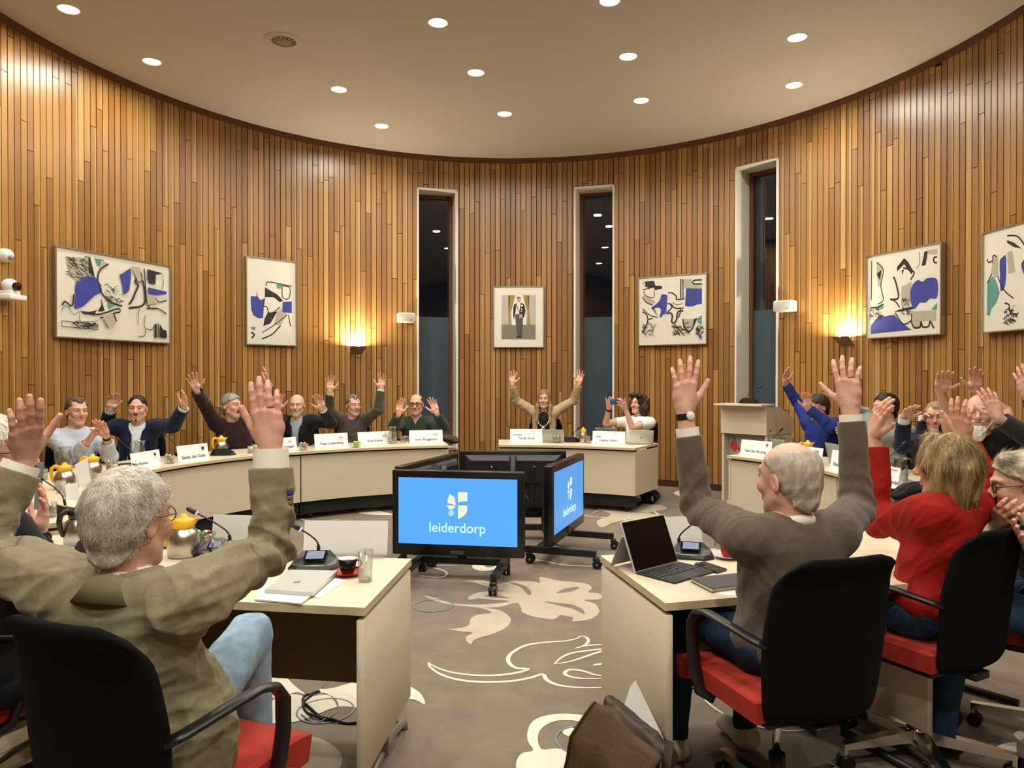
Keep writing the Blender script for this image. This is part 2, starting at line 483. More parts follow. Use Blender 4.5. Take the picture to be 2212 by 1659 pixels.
LAMPS = []
for (x, y), lb in zip(lamp_px, lamp_lab):
    p = at_z(x, y, CEIL); lamp(p, lb); LAMPS.append(p)
LIGHT_COL = (1.0, 0.95, 0.83)
def area(name, loc, rot, size, power, col=LIGHT_COL, spread=R(165), size_y=None):
    l = bpy.data.lights.new(name, 'AREA'); l.energy = power; l.color = col; l.spread = spread
    l.shape = 'DISK' if size_y is None else 'RECTANGLE'; l.size = size
    if size_y: l.size_y = size_y
    o = bpy.data.objects.new(name, l); COL.objects.link(o); o.location = loc; o.rotation_euler = rot
    return o
for p in LAMPS: area('downlight_beam', (p.x, p.y, CEIL - 0.02), (0, 0, 0), 0.16, 31)
for (x, y) in [(-3.6, 4.6), (-1.9, 4.6), (0.0, 4.4), (1.9, 4.6), (3.4, 4.8), (-3.2, 2.4), (-1.2, 2.2), (1.0, 2.2), (3.2, 2.4), (-2.0, 0.4), (0.2, 0.2), (2.2, 0.4), (-1, -1.6), (1.2, -1.6), (-3.5, 6.0 - 0.9), (-0.8, 6.0 - 0.9)]:
    lamp(Vector((x, y, CEIL)), 'round recessed downlight behind the photographer\'s part of the ceiling', True) if False else None
    area('downlight_beam', (x, y, CEIL - 0.02), (0, 0, 0), 0.16, 60 if y < 1 else 29)
# ---- round air vent
vp = at_z(613, 88, CEIL)
t = thing('air_vent', 'round slotted air vent in the ceiling', 'vent', vp)
a = MB(); a.lathe([(0.0, -0.004), (0.10, -0.01), (0.185, -0.008), (0.195, 0.0)], 40); flip_check(a.build('vent_plate', M_CEIL, t))
a = MB(); a.lathe([(0.05, -0.0105), (0.115, -0.0115)], 40); flip_check(a.build('slot_ring', mat('vent_dark', '#5d5748', 0.8), t))
a = MB()
for k in range(16):
    g = 2 * PI * k / 16
    a.box((0.083, 0, -0.013), (0.07, 0.009, 0.008), 0, Matrix.Rotation(g, 4, 'Z'))
a.build('vent_fins', mat('vent_fin', '#b3a78c', 0.6), t)
a = MB(); a.lathe([(0.05, -0.006), (0.052, -0.016), (0.0, -0.018)], 28); flip_check(a.build('vent_hub', mat('vent_hub_grey', '#8d8574', 0.6), t))
# ---- wall sconces (up-lights)
M_SCON = mat('sconce_bronze', '#8d7660', 0.55)
for (px, py, lb) in ((768, 757, 'tilted bronze wall uplight left of the wall speaker'), (1834, 738, 'tilted bronze wall uplight beside the right-hand collage print')):
    p = at_wall(px, py); n = wall_normal(p)
    M = basis(Vector((0, 0, 1)).cross(n), n, Vector((0, 0, 1)))
    t = thing('wall_sconce', lb, 'wall lamp', p, math.atan2(-M[0][1], M[1][1]), 'pair of wall uplights')
    a = MB(); a.add([(-.11, .15, .055), (.11, .15, .055), (.085, .004, -.055), (-.085, .004, -.055), (-.11, .158, .055), (.11, .158, .055), (.085, .006, -.064), (-.085, .006, -.064)],
                    [(0, 1, 2, 3), (7, 6, 5, 4), (0, 4, 5, 1), (1, 5, 6, 2), (2, 6, 7, 3), (3, 7, 4, 0)])
    flip_check(a.build('lamp_shade', M_SCON, t))
    a = MB(); a.box((0, .014, .0), (.08, .03, .05), bev=.006); a.build('wall_bracket', M_SCON, t)
    a = MB(); a.tube([(-.045, .075, .03), (.045, .075, .03)], .009); a.build('lamp_tube', mat('halogen_tube', (1, .8, .5), .4, emit=(1, .72, .36), estr=12), t)
    area('sconce_glow', p + n * 0.095 + Vector((0, 0, 0.052)), (PI, 0, 0), 0.12, 60, (1.0, .86, .62), R(175))
# ---- wall speakers
M_SPK = mat('speaker_white', '#d8d5ca', 0.5); M_GRL = mat('speaker_grille', '#bcb9ad', 0.7, bump=0.3, bscale=900)
for (px, py, lb, tilt) in ((875, 688, 'white wall speaker beside the first tall window', -.10), (1706, 663, 'white wall speaker right of the third tall window', .12)):
    p = at_wall(px, py); n = wall_normal(p)
    t = thing('wall_speaker', lb, 'speaker', p, math.atan2(n.y, n.x) - PI / 2 + tilt, 'white wall speakers')
    a = MB(); a.box((0, .13, 0), (.25, .15, .14), bev=.022, seg=3); a.build('speaker_body', M_SPK, t)
    a = MB(); a.box((0, .207, 0), (.215, .012, .108), bev=.005); a.build('speaker_grille', M_GRL, t)
    a = MB(); a.box((0, .04, 0), (.05, .08, .04)); a.build('wall_bracket', M_SPK, t)
    a = MB(); a.box((-.06, .2135, -.035), (.03, .002, .008)); a.build('badge', mat('speaker_badge', '#77766f', .4), t)
# ---- two cameras at the far left
M_CAMW = mat('camera_white', '#e9e7e1', 0.35); M_LENS = mat('camera_lens', '#0c0c0e', 0.08)
p = at_wall(2, 552); n = wall_normal(p)
t = thing('dome_camera', 'small white dome camera on the wall at the left edge, upper one', 'camera', p, math.atan2(n.y, n.x) - PI / 2)
a = MB(); a.lathe([(0, .11), (.03, .105), (.055, .08), (.062, .04), (.062, 0)], 20, M=Matrix.Rotation(-PI / 2, 4, 'X')); flip_check(a.build('camera_body', M_CAMW, t))
a = MB(); a.ball((.01, .1, -.02), .025); a.build('camera_lens', mat('dome_tint', '#8f8f8f', .1), t)
p = at_wall(-2, 628); n = wall_normal(p)
t = thing('ptz_camera', 'white swivel camera with black lens on the left edge wall shelf', 'camera', p, math.atan2(n.y, n.x) - PI / 2)
a = MB(); a.box((0, .10, -.062), (.2, .18, .05), bev=.01); a.box((0, .1, -.02), (.12, .12, .04), bev=.01); a.build('camera_base', M_CAMW, t)
a = MB(); a.ball((0, .1, .045), (.065, .07, .062), seg=20, rings=14); a.build('camera_head', M_CAMW, t)
a = MB(); a.tube([(0, .15, .04), (.012, .19, .036)], .036, 20); a.build('camera_lens', M_LENS, t)

# ---- floor: carpet with the big pale flower pattern
def carpet_mat(name, col, var=.1, spots=True):
    m, nt, b, out = new_mat(name); L = nt.links.new
    c = srgb(col)
    tc = nt.nodes.new('ShaderNodeTexCoord')
    n = nt.nodes.new('ShaderNodeTexNoise'); n.inputs['Scale'].default_value = 3.5; n.inputs['Detail'].default_value = 6; n.inputs['Roughness'].default_value = .7
    L(tc.outputs['Object'], n.inputs['Vector'])
    n2 = nt.nodes.new('ShaderNodeTexNoise'); n2.inputs['Scale'].default_value = 260; n2.inputs['Detail'].default_value = 2
    L(tc.outputs['Object'], n2.inputs['Vector'])
    ad = nt.nodes.new('ShaderNodeMath'); ad.operation = 'MULTIPLY_ADD'; ad.inputs[1].default_value = .35; L(n2.outputs[0], ad.inputs[0])
    L(n.outputs[0], ad.inputs[2])
    mr = nt.nodes.new('ShaderNodeMapRange'); mr.inputs['From Min'].default_value = .45; mr.inputs['From Max'].default_value = .95; L(ad.outputs[0], mr.inputs[0])
    mx = nt.nodes.new('ShaderNodeMix'); mx.data_type = 'RGBA'; L(mr.outputs[0], mx.inputs[0])
    mx.inputs[6].default_value = (*[x * (1 - var * 1.6) for x in c], 1); mx.inputs[7].default_value = (*[min(x * (1 + var), 1) for x in c], 1)
    L(mx.outputs[2], b.inputs['Base Color']); b.inputs['Roughness'].default_value = .95; b.inputs['Specular IOR Level'].default_value = .1
    b.inputs['Sheen Weight'].default_value = .15
    bp = nt.nodes.new('ShaderNodeBump'); bp.inputs['Strength'].default_value = .35; bp.inputs['Distance'].default_value = .004
    L(n2.outputs[0], bp.inputs['Height']); L(bp.outputs[0], b.inputs['Normal'])
    return m
M_CARPET = carpet_mat('taupe_carpet', '#7c7063', .17)
M_CREAM = carpet_mat('cream_carpet', '#d6d1c0', .05)
M_BEIGE = carpet_mat('beige_carpet', '#b3a893', .07)
fl = MB()
fo = [(epos(PI * i / 120, 0.03).x, epos(PI * i / 120, 0.03).y) for i in range(121)] + [(-4.62, -3.1), (4.52, -3.1)]
fl.add([(x, y, 0) for x, y in fo], [tuple(range(len(fo)))], 0)
def fz(pts): return [(at_z(x, y, 0).x, at_z(x, y, 0).y) for x, y in pts]
fz_i = [0]
def motif(pts2, mi, n=4, z=None):
    o = smooth_outline(pts2, n); fz_i[0] += 1
    z = .0012 + .00006 * fz_i[0] if z is None else z
    vs = [(x, y, z) for x, y in o]; fs = []
    for t in tri_poly(o):
        a, b2, c = [Vector(vs[i]) for i in t]
        fs.append(t if (b2 - a).cross(c - a).z > 0 else tuple(reversed(t)))
    fl.add(vs, fs, mi)
def fline(pts2, w, mi, n=6, closed=False):
    """line of given half width, tapering at both ends"""
    o = smooth_outline(pts2, n, closed); k = len(o); L = []; Rr = []
    fz_i[0] += 1; z = .0012 + .00006 * fz_i[0]
    for i in range(k):
        a = Vector(o[max(i - 1, 0)]); b2 = Vector(o[min(i + 1, k - 1)]); d = (b2 - a)
        d = d.normalized() if d.length > 1e-9 else Vector((1, 0)); nn = Vector((-d.y, d.x))
        ww = w * (1 if closed else (0.35 + .65 * min(1, 4 * min(i, k - 1 - i) / k)))
        p = Vector(o[i]); L.append(p + nn * ww); Rr.append(p - nn * ww)
    vs = [(q.x, q.y, z) for q in L] + [(q.x, q.y, z) for q in Rr]
    fl.add(vs, [(k + i, k + i + 1, i + 1, i) for i in range(k - 1)], mi)
c2 = lambda L: [(860 + x * .2888, 1180 + y * .2888) for x, y in L]    # crop coords -> picture
# big filled flower
motif(fz(c2([(500, 258), (640, 255), (740, 285), (840, 262), (1000, 262), (1060, 275), (1055, 235), (1090, 232), (1160, 250), (1230, 262), (1320, 268), (1420, 285), (1450, 315), (1420, 345), (1500, 355), (1545, 380), (1490, 400), (1390, 403), (1470, 430), (1505, 480), (1490, 515), (1440, 545), (1370, 560), (1300, 562), (1310, 535), (1240, 520), (1215, 515), (1165, 548), (1080, 540), (1000, 525), (930, 495), (915, 450), (880, 425), (760, 455), (640, 460), (480, 448), (330, 425), (240, 395), (195, 368), (300, 395), (420, 430), (560, 437), (720, 432), (840, 412), (720, 402), (600, 392), (530, 402), (530, 378), (600, 348), (700, 337), (800, 338), (720, 320), (640, 295), (560, 268)])), 2, 3)
for hole in ([(640, 372), (740, 368), (840, 390), (760, 388), (690, 384)], [(790, 265), (870, 275), (950, 300), (995, 340), (985, 365), (960, 355), (920, 310), (850, 282)],
             [(1180, 350), (1250, 318), (1330, 305), (1355, 315), (1300, 338), (1230, 350)], [(1090, 415), (1200, 425), (1310, 440), (1380, 475), (1395, 510), (1360, 495), (1290, 465), (1180, 440)]):
    motif(fz(c2(hole)), 0, 4)
motif(fz(c2([(560, 440), (640, 460), (760, 480), (835, 530), (840, 570), (800, 615), (700, 660), (610, 685), (560, 710), (545, 735), (510, 710), (510, 675), (560, 650), (480, 640), (380, 622), (460, 615), (530, 590), (540, 550), (590, 515), (700, 500), (640, 470), (560, 455)])), 2, 3)
# outlined flower
W1 = .011
fline(fz(c2([(228, 870), (260, 895), (380, 940), (560, 965), (760, 965), (900, 945), (970, 920), (900, 915), (850, 895), (822, 850), (850, 800), (950, 745), (1080, 722), (1250, 710), (1340, 690), (1360, 675)])), W1, 1)
fline(fz(c2([(228, 870), (240, 905), (320, 960), (450, 1000), (640, 1018), (850, 1010), (990, 985), (1080, 960), (1110, 1000), (1180, 1035), (1300, 1055), (1450, 1060), (1640, 1048)])), W1, 1)
fline(fz(c2([(1358, 674), (1392, 676), (1420, 695), (1420, 718), (1396, 742), (1360, 756), (1318, 767)])), W1 * .8, 1)
fline(fz(c2([(1330, 763), (1400, 747), (1480, 739), (1560, 736)])), W1 * .8, 1)
fline(fz(c2([(1165, 885), (1230, 830), (1330, 795), (1560, 770), (1450, 810), (1300, 860), (1165, 885)])), W1 * .9, 1)
fline(fz(c2([(1570, 975), (1480, 965), (1380, 935), (1290, 925), (1245, 950), (1280, 975), (1380, 992), (1560, 992)])), W1 * .9, 1)
fline(fz(c2([(1460, 893), (1500, 885), (1560, 880)])), W1, 1)
# cream motifs near the bottom
motif(fz(c2([(60, 1052), (130, 1075), (180, 1120), (200, 1185), (120, 1150), (10, 1140), (-60, 1130)])), 1, 4)
motif(fz(c2([(890, 1600), (930, 1550), (1010, 1530), (970, 1460), (970, 1380), (1010, 1310), (1100, 1270), (1250, 1255), (1400, 1270), (1500, 1310), (1530, 1350), (1510, 1400), (1440, 1440), (1340, 1440), (1250, 1415), (1230, 1385), (1280, 1360), (1340, 1365), (1400, 1360), (1400, 1330), (1300, 1305), (1180, 1310), (1090, 1350), (1045, 1420), (1070, 1520), (1180, 1515), (1290, 1535), (1400, 1570), (1420, 1700), (1300, 1800), (1000, 1800), (890, 1680)])), 1, 3)
# behind / under the screens and far part of the carpet (picture px)
motif(fz([(775, 1098), (800, 1090), (850, 1086), (850, 1092), (810, 1100), (850, 1112), (800, 1112), (770, 1107)]), 1)
fline(fz([(620, 1118), (650, 1108), (700, 1102), (750, 1105), (700, 1112), (650, 1120), (680, 1126), (740, 1122)]), .012, 1)
fline(fz([(1240, 1110), (1300, 1118), (1400, 1120), (1420, 1110), (1370, 1092), (1310, 1098), (1280, 1108)]), .014, 1)
motif(fz([(1290, 1098), (1340, 1088), (1420, 1090), (1440, 1100), (1400, 1108), (1440, 1115), (1390, 1120), (1330, 1128), (1300, 1140), (1290, 1125), (1320, 1112)]), 2)
motif(fz([(1455, 1065), (1475, 1058), (1500, 1058), (1485, 1066), (1500, 1072), (1470, 1072)]), 1)
motif(fz([(1022, 1220), (1040, 1212), (1075, 1210), (1090, 1220), (1075, 1230), (1040, 1234), (1022, 1228)]), 1)
motif(fz([(1046, 1221), (1056, 1216), (1072, 1217), (1066, 1225), (1052, 1226)]), 0)
fline(fz([(1130, 1206), (1170, 1212), (1230, 1222), (1320, 1225)]), .014, 1)
fline(fz([(885, 1225), (940, 1228), (965, 1238), (950, 1248), (900, 1243)]), .01, 1)
fline(fz([(885, 1222), (930, 1222), (985, 1223)]), .01, 1)
# under the near desks
motif(fz([(470, 1480), (560, 1455), (640, 1452), (640, 1470), (700, 1490), (790, 1470), (840, 1500), (790, 1530), (730, 1528), (640, 1560), (560, 1560), (480, 1530)]), 1)
motif(fz([(620, 1460), (700, 1470), (685, 1495), (660, 1500)]), 0)
motif(fz([(560, 1610), (640, 1590), (700, 1600), (740, 1640), (700, 1700), (600, 1720)]), 2)
motif(fz([(0, 1600), (60, 1560), (150, 1580), (200, 1640), (100, 1700), (0, 1690)]), 2)
fline(fz([(1510, 1480), (1530, 1520), (1600, 1560), (1700, 1580), (1780, 1570)]), .006, 1)
motif(fz([(2150, 1620), (2180, 1605), (2230, 1610), (2240, 1640), (2190, 1640)]), 1)
motif(fz([(2190, 1590), (2205, 1580), (2230, 1600), (2220, 1612)]), 1)
FLOOR = structure(fl.build('floor', [M_CARPET, M_CREAM, M_BEIGE]))
# round floor boxes: only their thin blue-grey ring shows
M_FB = mat('floor_box_ring', '#6f8591', .5)
for (px, py, r_, lb) in ((936, 1309, .135, 'thin blue-grey ring of a floor socket by the big pale flower'), (1268, 1600, .135, 'thin blue-grey ring of a floor socket beside the satchel'), (703, 1536, .13, 'blue-grey floor socket ring under the left desk')):
    p = at_z(px, py, 0)
    a = MB(); a.lathe([(r_ - .008, .002), (r_ - .008, .0045), (r_, .0045), (r_, .002)], 48); o = a.build('floor_socket', M_FB); o.location = (p.x, p.y, 0); flip_check(o)
    tag(o, lb, 'floor socket', 'round floor sockets')

# ---- world: night outside
w = bpy.data.worlds.new('night'); SC.world = w; w.use_nodes = True
w.node_tree.nodes['Background'].inputs[0].default_value = (0.010, 0.014, 0.020, 1)
w.node_tree.nodes['Background'].inputs[1].default_value = 1.0
SC.view_settings.view_transform = 'Standard'
SC.view_settings.look = 'None'
SC.view_settings.exposure = -0.22
SC.cycles.use_denoising = True
SC.cycles.max_bounces = 6
SC.cycles.diffuse_bounces = 3
SC.cycles.glossy_bounces = 3
SC.cycles.use_adaptive_sampling = True
SC.cycles.adaptive_threshold = 0.06
SC.cycles.adaptive_min_samples = 12
SC.cycles.transmission_bounces = 6
SC.cycles.transparent_max_bounces = 12
SC.cycles.caustics_reflective = False
SC.cycles.caustics_refractive = False
SC.cycles.sample_clamp_indirect = 4.0
# ================================================================== DESKS
TZ = 0.74
M_TOP = mat('maple_top', '#d9cdb2', 0.32, var=.05, scale=3, stretch=(1, 6, 6))
M_EDGE = mat('maple_edge', '#c6b793', 0.4)
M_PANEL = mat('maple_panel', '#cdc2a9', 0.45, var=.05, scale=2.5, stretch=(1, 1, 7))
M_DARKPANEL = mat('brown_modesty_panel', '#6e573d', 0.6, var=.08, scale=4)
M_BLK = mat('black_steel', '#141414', 0.45)
M_FOOT = mat('grey_steel_foot', '#8d8a82', 0.35, metal=.7)
RC, RAL, RAR, RB = Vector((-.1, 5.95, 0)), 2.98, 2.75, 2.70
def ring(t, off=0.0):
    a = RAL if math.cos(t) < 0 else RAR
    p = RC + Vector((a * math.cos(t), RB * math.sin(t), 0))
    n = Vector((math.cos(t) / a, math.sin(t) / RB, 0)).normalized()
    return p + n * off
def ring_t(p):
    a = RAL if p[0] < RC.x else RAR
    return math.atan2((p[1] - RC.y) / RB, (p[0] - RC.x) / a)
def curved_desk(label, t0, t1, caps=(False, False), depth=.77):
    """t0 < t1: a slice of the ring of desks; caps = end panel at t0 / t1"""
    n = 14
    mid = ring((t0 + t1) / 2, depth / 2)
    t = thing('curved_desk', label, 'desk', (mid.x, mid.y, 0), 0, 'curved desks of the council ring')
    O = Vector((mid.x, mid.y, 0))
    inn = [ring(t0 + (t1 - t0) * i / n) - O for i in range(n + 1)]
    out = [ring(t0 + (t1 - t0) * i / n, depth) - O for i in range(n + 1)]
    # shrink the ends a hair so neighbouring desks do not touch
    poly = [(p.x, p.y) for p in out] + [(p.x, p.y) for p in reversed(inn)]
    a = MB(); k = len(poly)
    for mi, z0, z1 in ((0, TZ - .026, TZ),):
        vs = [(x, y, z0) for x, y in poly] + [(x, y, z1) for x, y in poly]
        top = [(i, i + 1, k - 2 - i, k - 1 - i) for i in range(n)]
        a.add(vs, [tuple(k + j for j in f) for f in top], 0)
        a.add(vs, [tuple(reversed(f)) for f in top] + [(i, (i + 1) % k, k + (i + 1) % k, k + i) for i in range(k)], 1)
    flip_check(a.build('tabletop', [M_TOP, M_EDGE], t))
    # curved front panel
    a = MB()
    e = .004 / RB
    i0 = [ring(t0 + e + (t1 - t0 - 2 * e) * i / n, .035) - O for i in range(n + 1)]; i1 = [ring(t0 + e + (t1 - t0 - 2 * e) * i / n, .055) - O for i in range(n + 1)]
    poly = [(p.x, p.y) for p in i1] + [(p.x, p.y) for p in reversed(i0)]; k = len(poly)
    vs = [(x, y, .2) for x, y in poly] + [(x, y, TZ - .045) for x, y in poly]
    top = [(i, i + 1, k - 2 - i, k - 1 - i) for i in range(n)]
    a.add(vs, [tuple(k + j for j in f) for f in top] + [tuple(reversed(f)) for f in top] + [(i, (i + 1) % k, k + (i + 1) % k, k + i) for i in range(k)])
    flip_check(a.build('front_panel', M_PANEL, t))
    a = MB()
    for q in range(n):       # dark sheet behind the panel: recessed plinth below, painted shade in the gap above
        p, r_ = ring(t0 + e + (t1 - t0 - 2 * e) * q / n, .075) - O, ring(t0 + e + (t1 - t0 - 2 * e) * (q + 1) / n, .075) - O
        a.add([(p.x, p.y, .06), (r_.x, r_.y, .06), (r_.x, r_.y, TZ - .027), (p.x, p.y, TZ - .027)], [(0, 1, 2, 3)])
    a.build('plinth_shade_sheet', mat('desk_plinth_black', '#0d0c0b', .8), t)
    for ti in ((t0 + .05), (t1 - .05)):
        a = MB(); p, q = ring(ti, .12) - O, ring(ti, .66) - O
        a.tube([(p.x, p.y, .03), (q.x, q.y, .03)], .025, 8); m_ = (p + q) / 2
        a.tube([(m_.x, m_.y, .03), (m_.x, m_.y, TZ - .03)], .03, 8)
        a.build('leg', M_BLK, t)
    for cap, tt, sg in ((caps[0], t0, -1), (caps[1], t1, 1)):
        if not cap: continue
        p, q = ring(tt, .03) - O, ring(tt, depth - .03) - O
        d = (q - p); ln = d.length; d.normalize(); nn = Vector((-d.y, d.x, 0)) * sg
        c = (p + q) / 2 - nn * .012
        M = basis(d, nn, Vector((0, 0, 1)), (c.x, c.y, 0))
        a = MB(); a.box((0, 0, (.2 + TZ - .045) / 2), (ln, .024, TZ - .245), 0, M); flip_check(a.build('end_panel', M_PANEL, t))
    return t
tL_end = ring_t((-2.31, 4.14)) + 2 * PI            # left ring's near end
tA, tB, tC = ring_t((-2.947, 6.427)), ring_t((-2.25, 7.87)), ring_t((-.748, 8.66))
g_ = .0015
tM = ring_t((-3.0, 5.2)) % (2 * PI)
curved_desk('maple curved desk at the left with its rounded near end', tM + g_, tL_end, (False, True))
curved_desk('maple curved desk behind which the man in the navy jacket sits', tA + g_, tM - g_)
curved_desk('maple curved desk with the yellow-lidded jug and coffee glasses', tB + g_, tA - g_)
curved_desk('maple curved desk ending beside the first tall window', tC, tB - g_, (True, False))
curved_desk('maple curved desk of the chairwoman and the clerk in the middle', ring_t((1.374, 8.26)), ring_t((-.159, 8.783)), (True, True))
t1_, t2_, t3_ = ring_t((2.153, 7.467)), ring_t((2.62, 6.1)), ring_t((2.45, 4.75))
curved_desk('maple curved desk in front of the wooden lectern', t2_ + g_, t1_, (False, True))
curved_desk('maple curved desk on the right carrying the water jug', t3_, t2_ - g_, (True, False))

def near_desk(label, A, B, C, D, side_at_A):
    """A-B: sitter's edge, C-D: inner edge (C by A)"""
    O = Vector(((A[0] + B[0] + C[0] + D[0]) / 4, (A[1] + B[1] + C[1] + D[1]) / 4, 0))
    t = thing('straight_desk', label, 'desk', O, 0, 'straight desks nearest the camera')
    P = [Vector((p[0], p[1], 0)) - O for p in (A, B, D, C)]
    if (P[1] - P[0]).cross(P[2] - P[1]).z < 0: P = [P[0], P[3], P[2], P[1]]; swapped = True
    else: swapped = False
    a = MB(); poly = [(p.x, p.y) for p in P]
    a.add([(x, y, TZ - .028) for x, y in poly] + [(x, y, TZ) for x, y in poly], [(4, 5, 6, 7)], 0)
    a.add([(x, y, TZ - .028) for x, y in poly] + [(x, y, TZ) for x, y in poly], [(3, 2, 1, 0)] + [(i, (i + 1) % 4, 4 + (i + 1) % 4, 4 + i) for i in range(4)], 1)
    flip_check(a.build('tabletop', [M_TOP, M_EDGE], t))
    a_, b_, c_, d_ = [Vector((p[0], p[1], 0)) - O for p in (A, B, C, D)]
    # modesty panel near the inner edge
    def slab(p, q, th, z0, z1, name, m):
        d = q - p; ln = d.length; d.normalize(); nn = Vector((-d.y, d.x, 0)); c = (p + q) / 2
        b = MB(); b.box((0, 0, (z0 + z1) / 2), (ln, th, z1 - z0), 0, basis(d, nn, Vector((0, 0, 1)), c), bev=.002, seg=1)
        o = b.build(name, m, t); flip_check(o); return o
    f = .88
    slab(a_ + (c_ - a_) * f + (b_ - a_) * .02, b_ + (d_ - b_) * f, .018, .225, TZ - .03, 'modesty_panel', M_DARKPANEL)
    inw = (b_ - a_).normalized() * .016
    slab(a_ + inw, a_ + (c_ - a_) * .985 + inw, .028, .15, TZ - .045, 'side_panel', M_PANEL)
    # steel feet
    b = MB(); p, q = a_ + inw * 2.2, c_ + inw * 2.2
    b.tube([p + Vector((0, 0, .03)), p + (q - p) * .2 + Vector((0, 0, .06)), p + (q - p) * .5 + Vector((0, 0, .075)), p + (q - p) * .8 + Vector((0, 0, .06)), q + Vector((0, 0, .03))], .016, 10)
    m_ = (p + q) / 2; b.tube([m_ + Vector((0, 0, .06)), m_ + Vector((0, 0, TZ - .03))], .025, 10)
    for e_ in (p, q): b.tube([e_, e_ + Vector((0, 0, .03))], .018, 12)
    b.build('leg', M_FOOT, t)
    inw2 = (a_ - b_).normalized() * .05
    b = MB(); p, q = b_ + inw2, d_ + inw2
    b.tube([p + Vector((0, 0, .02)), q + Vector((0, 0, .02))], .016, 10); m_ = (p + q) / 2; b.tube([m_ + Vector((0, 0, .02)), m_ + Vector((0, 0, TZ - .03))], .025, 10)
    b.build('leg', M_BLK, t)
    return t
N1 = ((-.5, 2.51), (-1.97, 2.73), (-.434, 3.194), (-1.68, 3.38))
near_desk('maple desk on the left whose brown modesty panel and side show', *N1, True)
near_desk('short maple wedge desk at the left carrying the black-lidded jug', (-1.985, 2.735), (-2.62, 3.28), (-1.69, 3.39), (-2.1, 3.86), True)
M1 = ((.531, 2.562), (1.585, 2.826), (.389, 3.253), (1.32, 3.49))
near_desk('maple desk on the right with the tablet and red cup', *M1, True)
near_desk('maple desk in front of the woman in red', (1.6, 2.835), (2.38, 3.44), (1.335, 3.5), (1.92, 4.02), True)

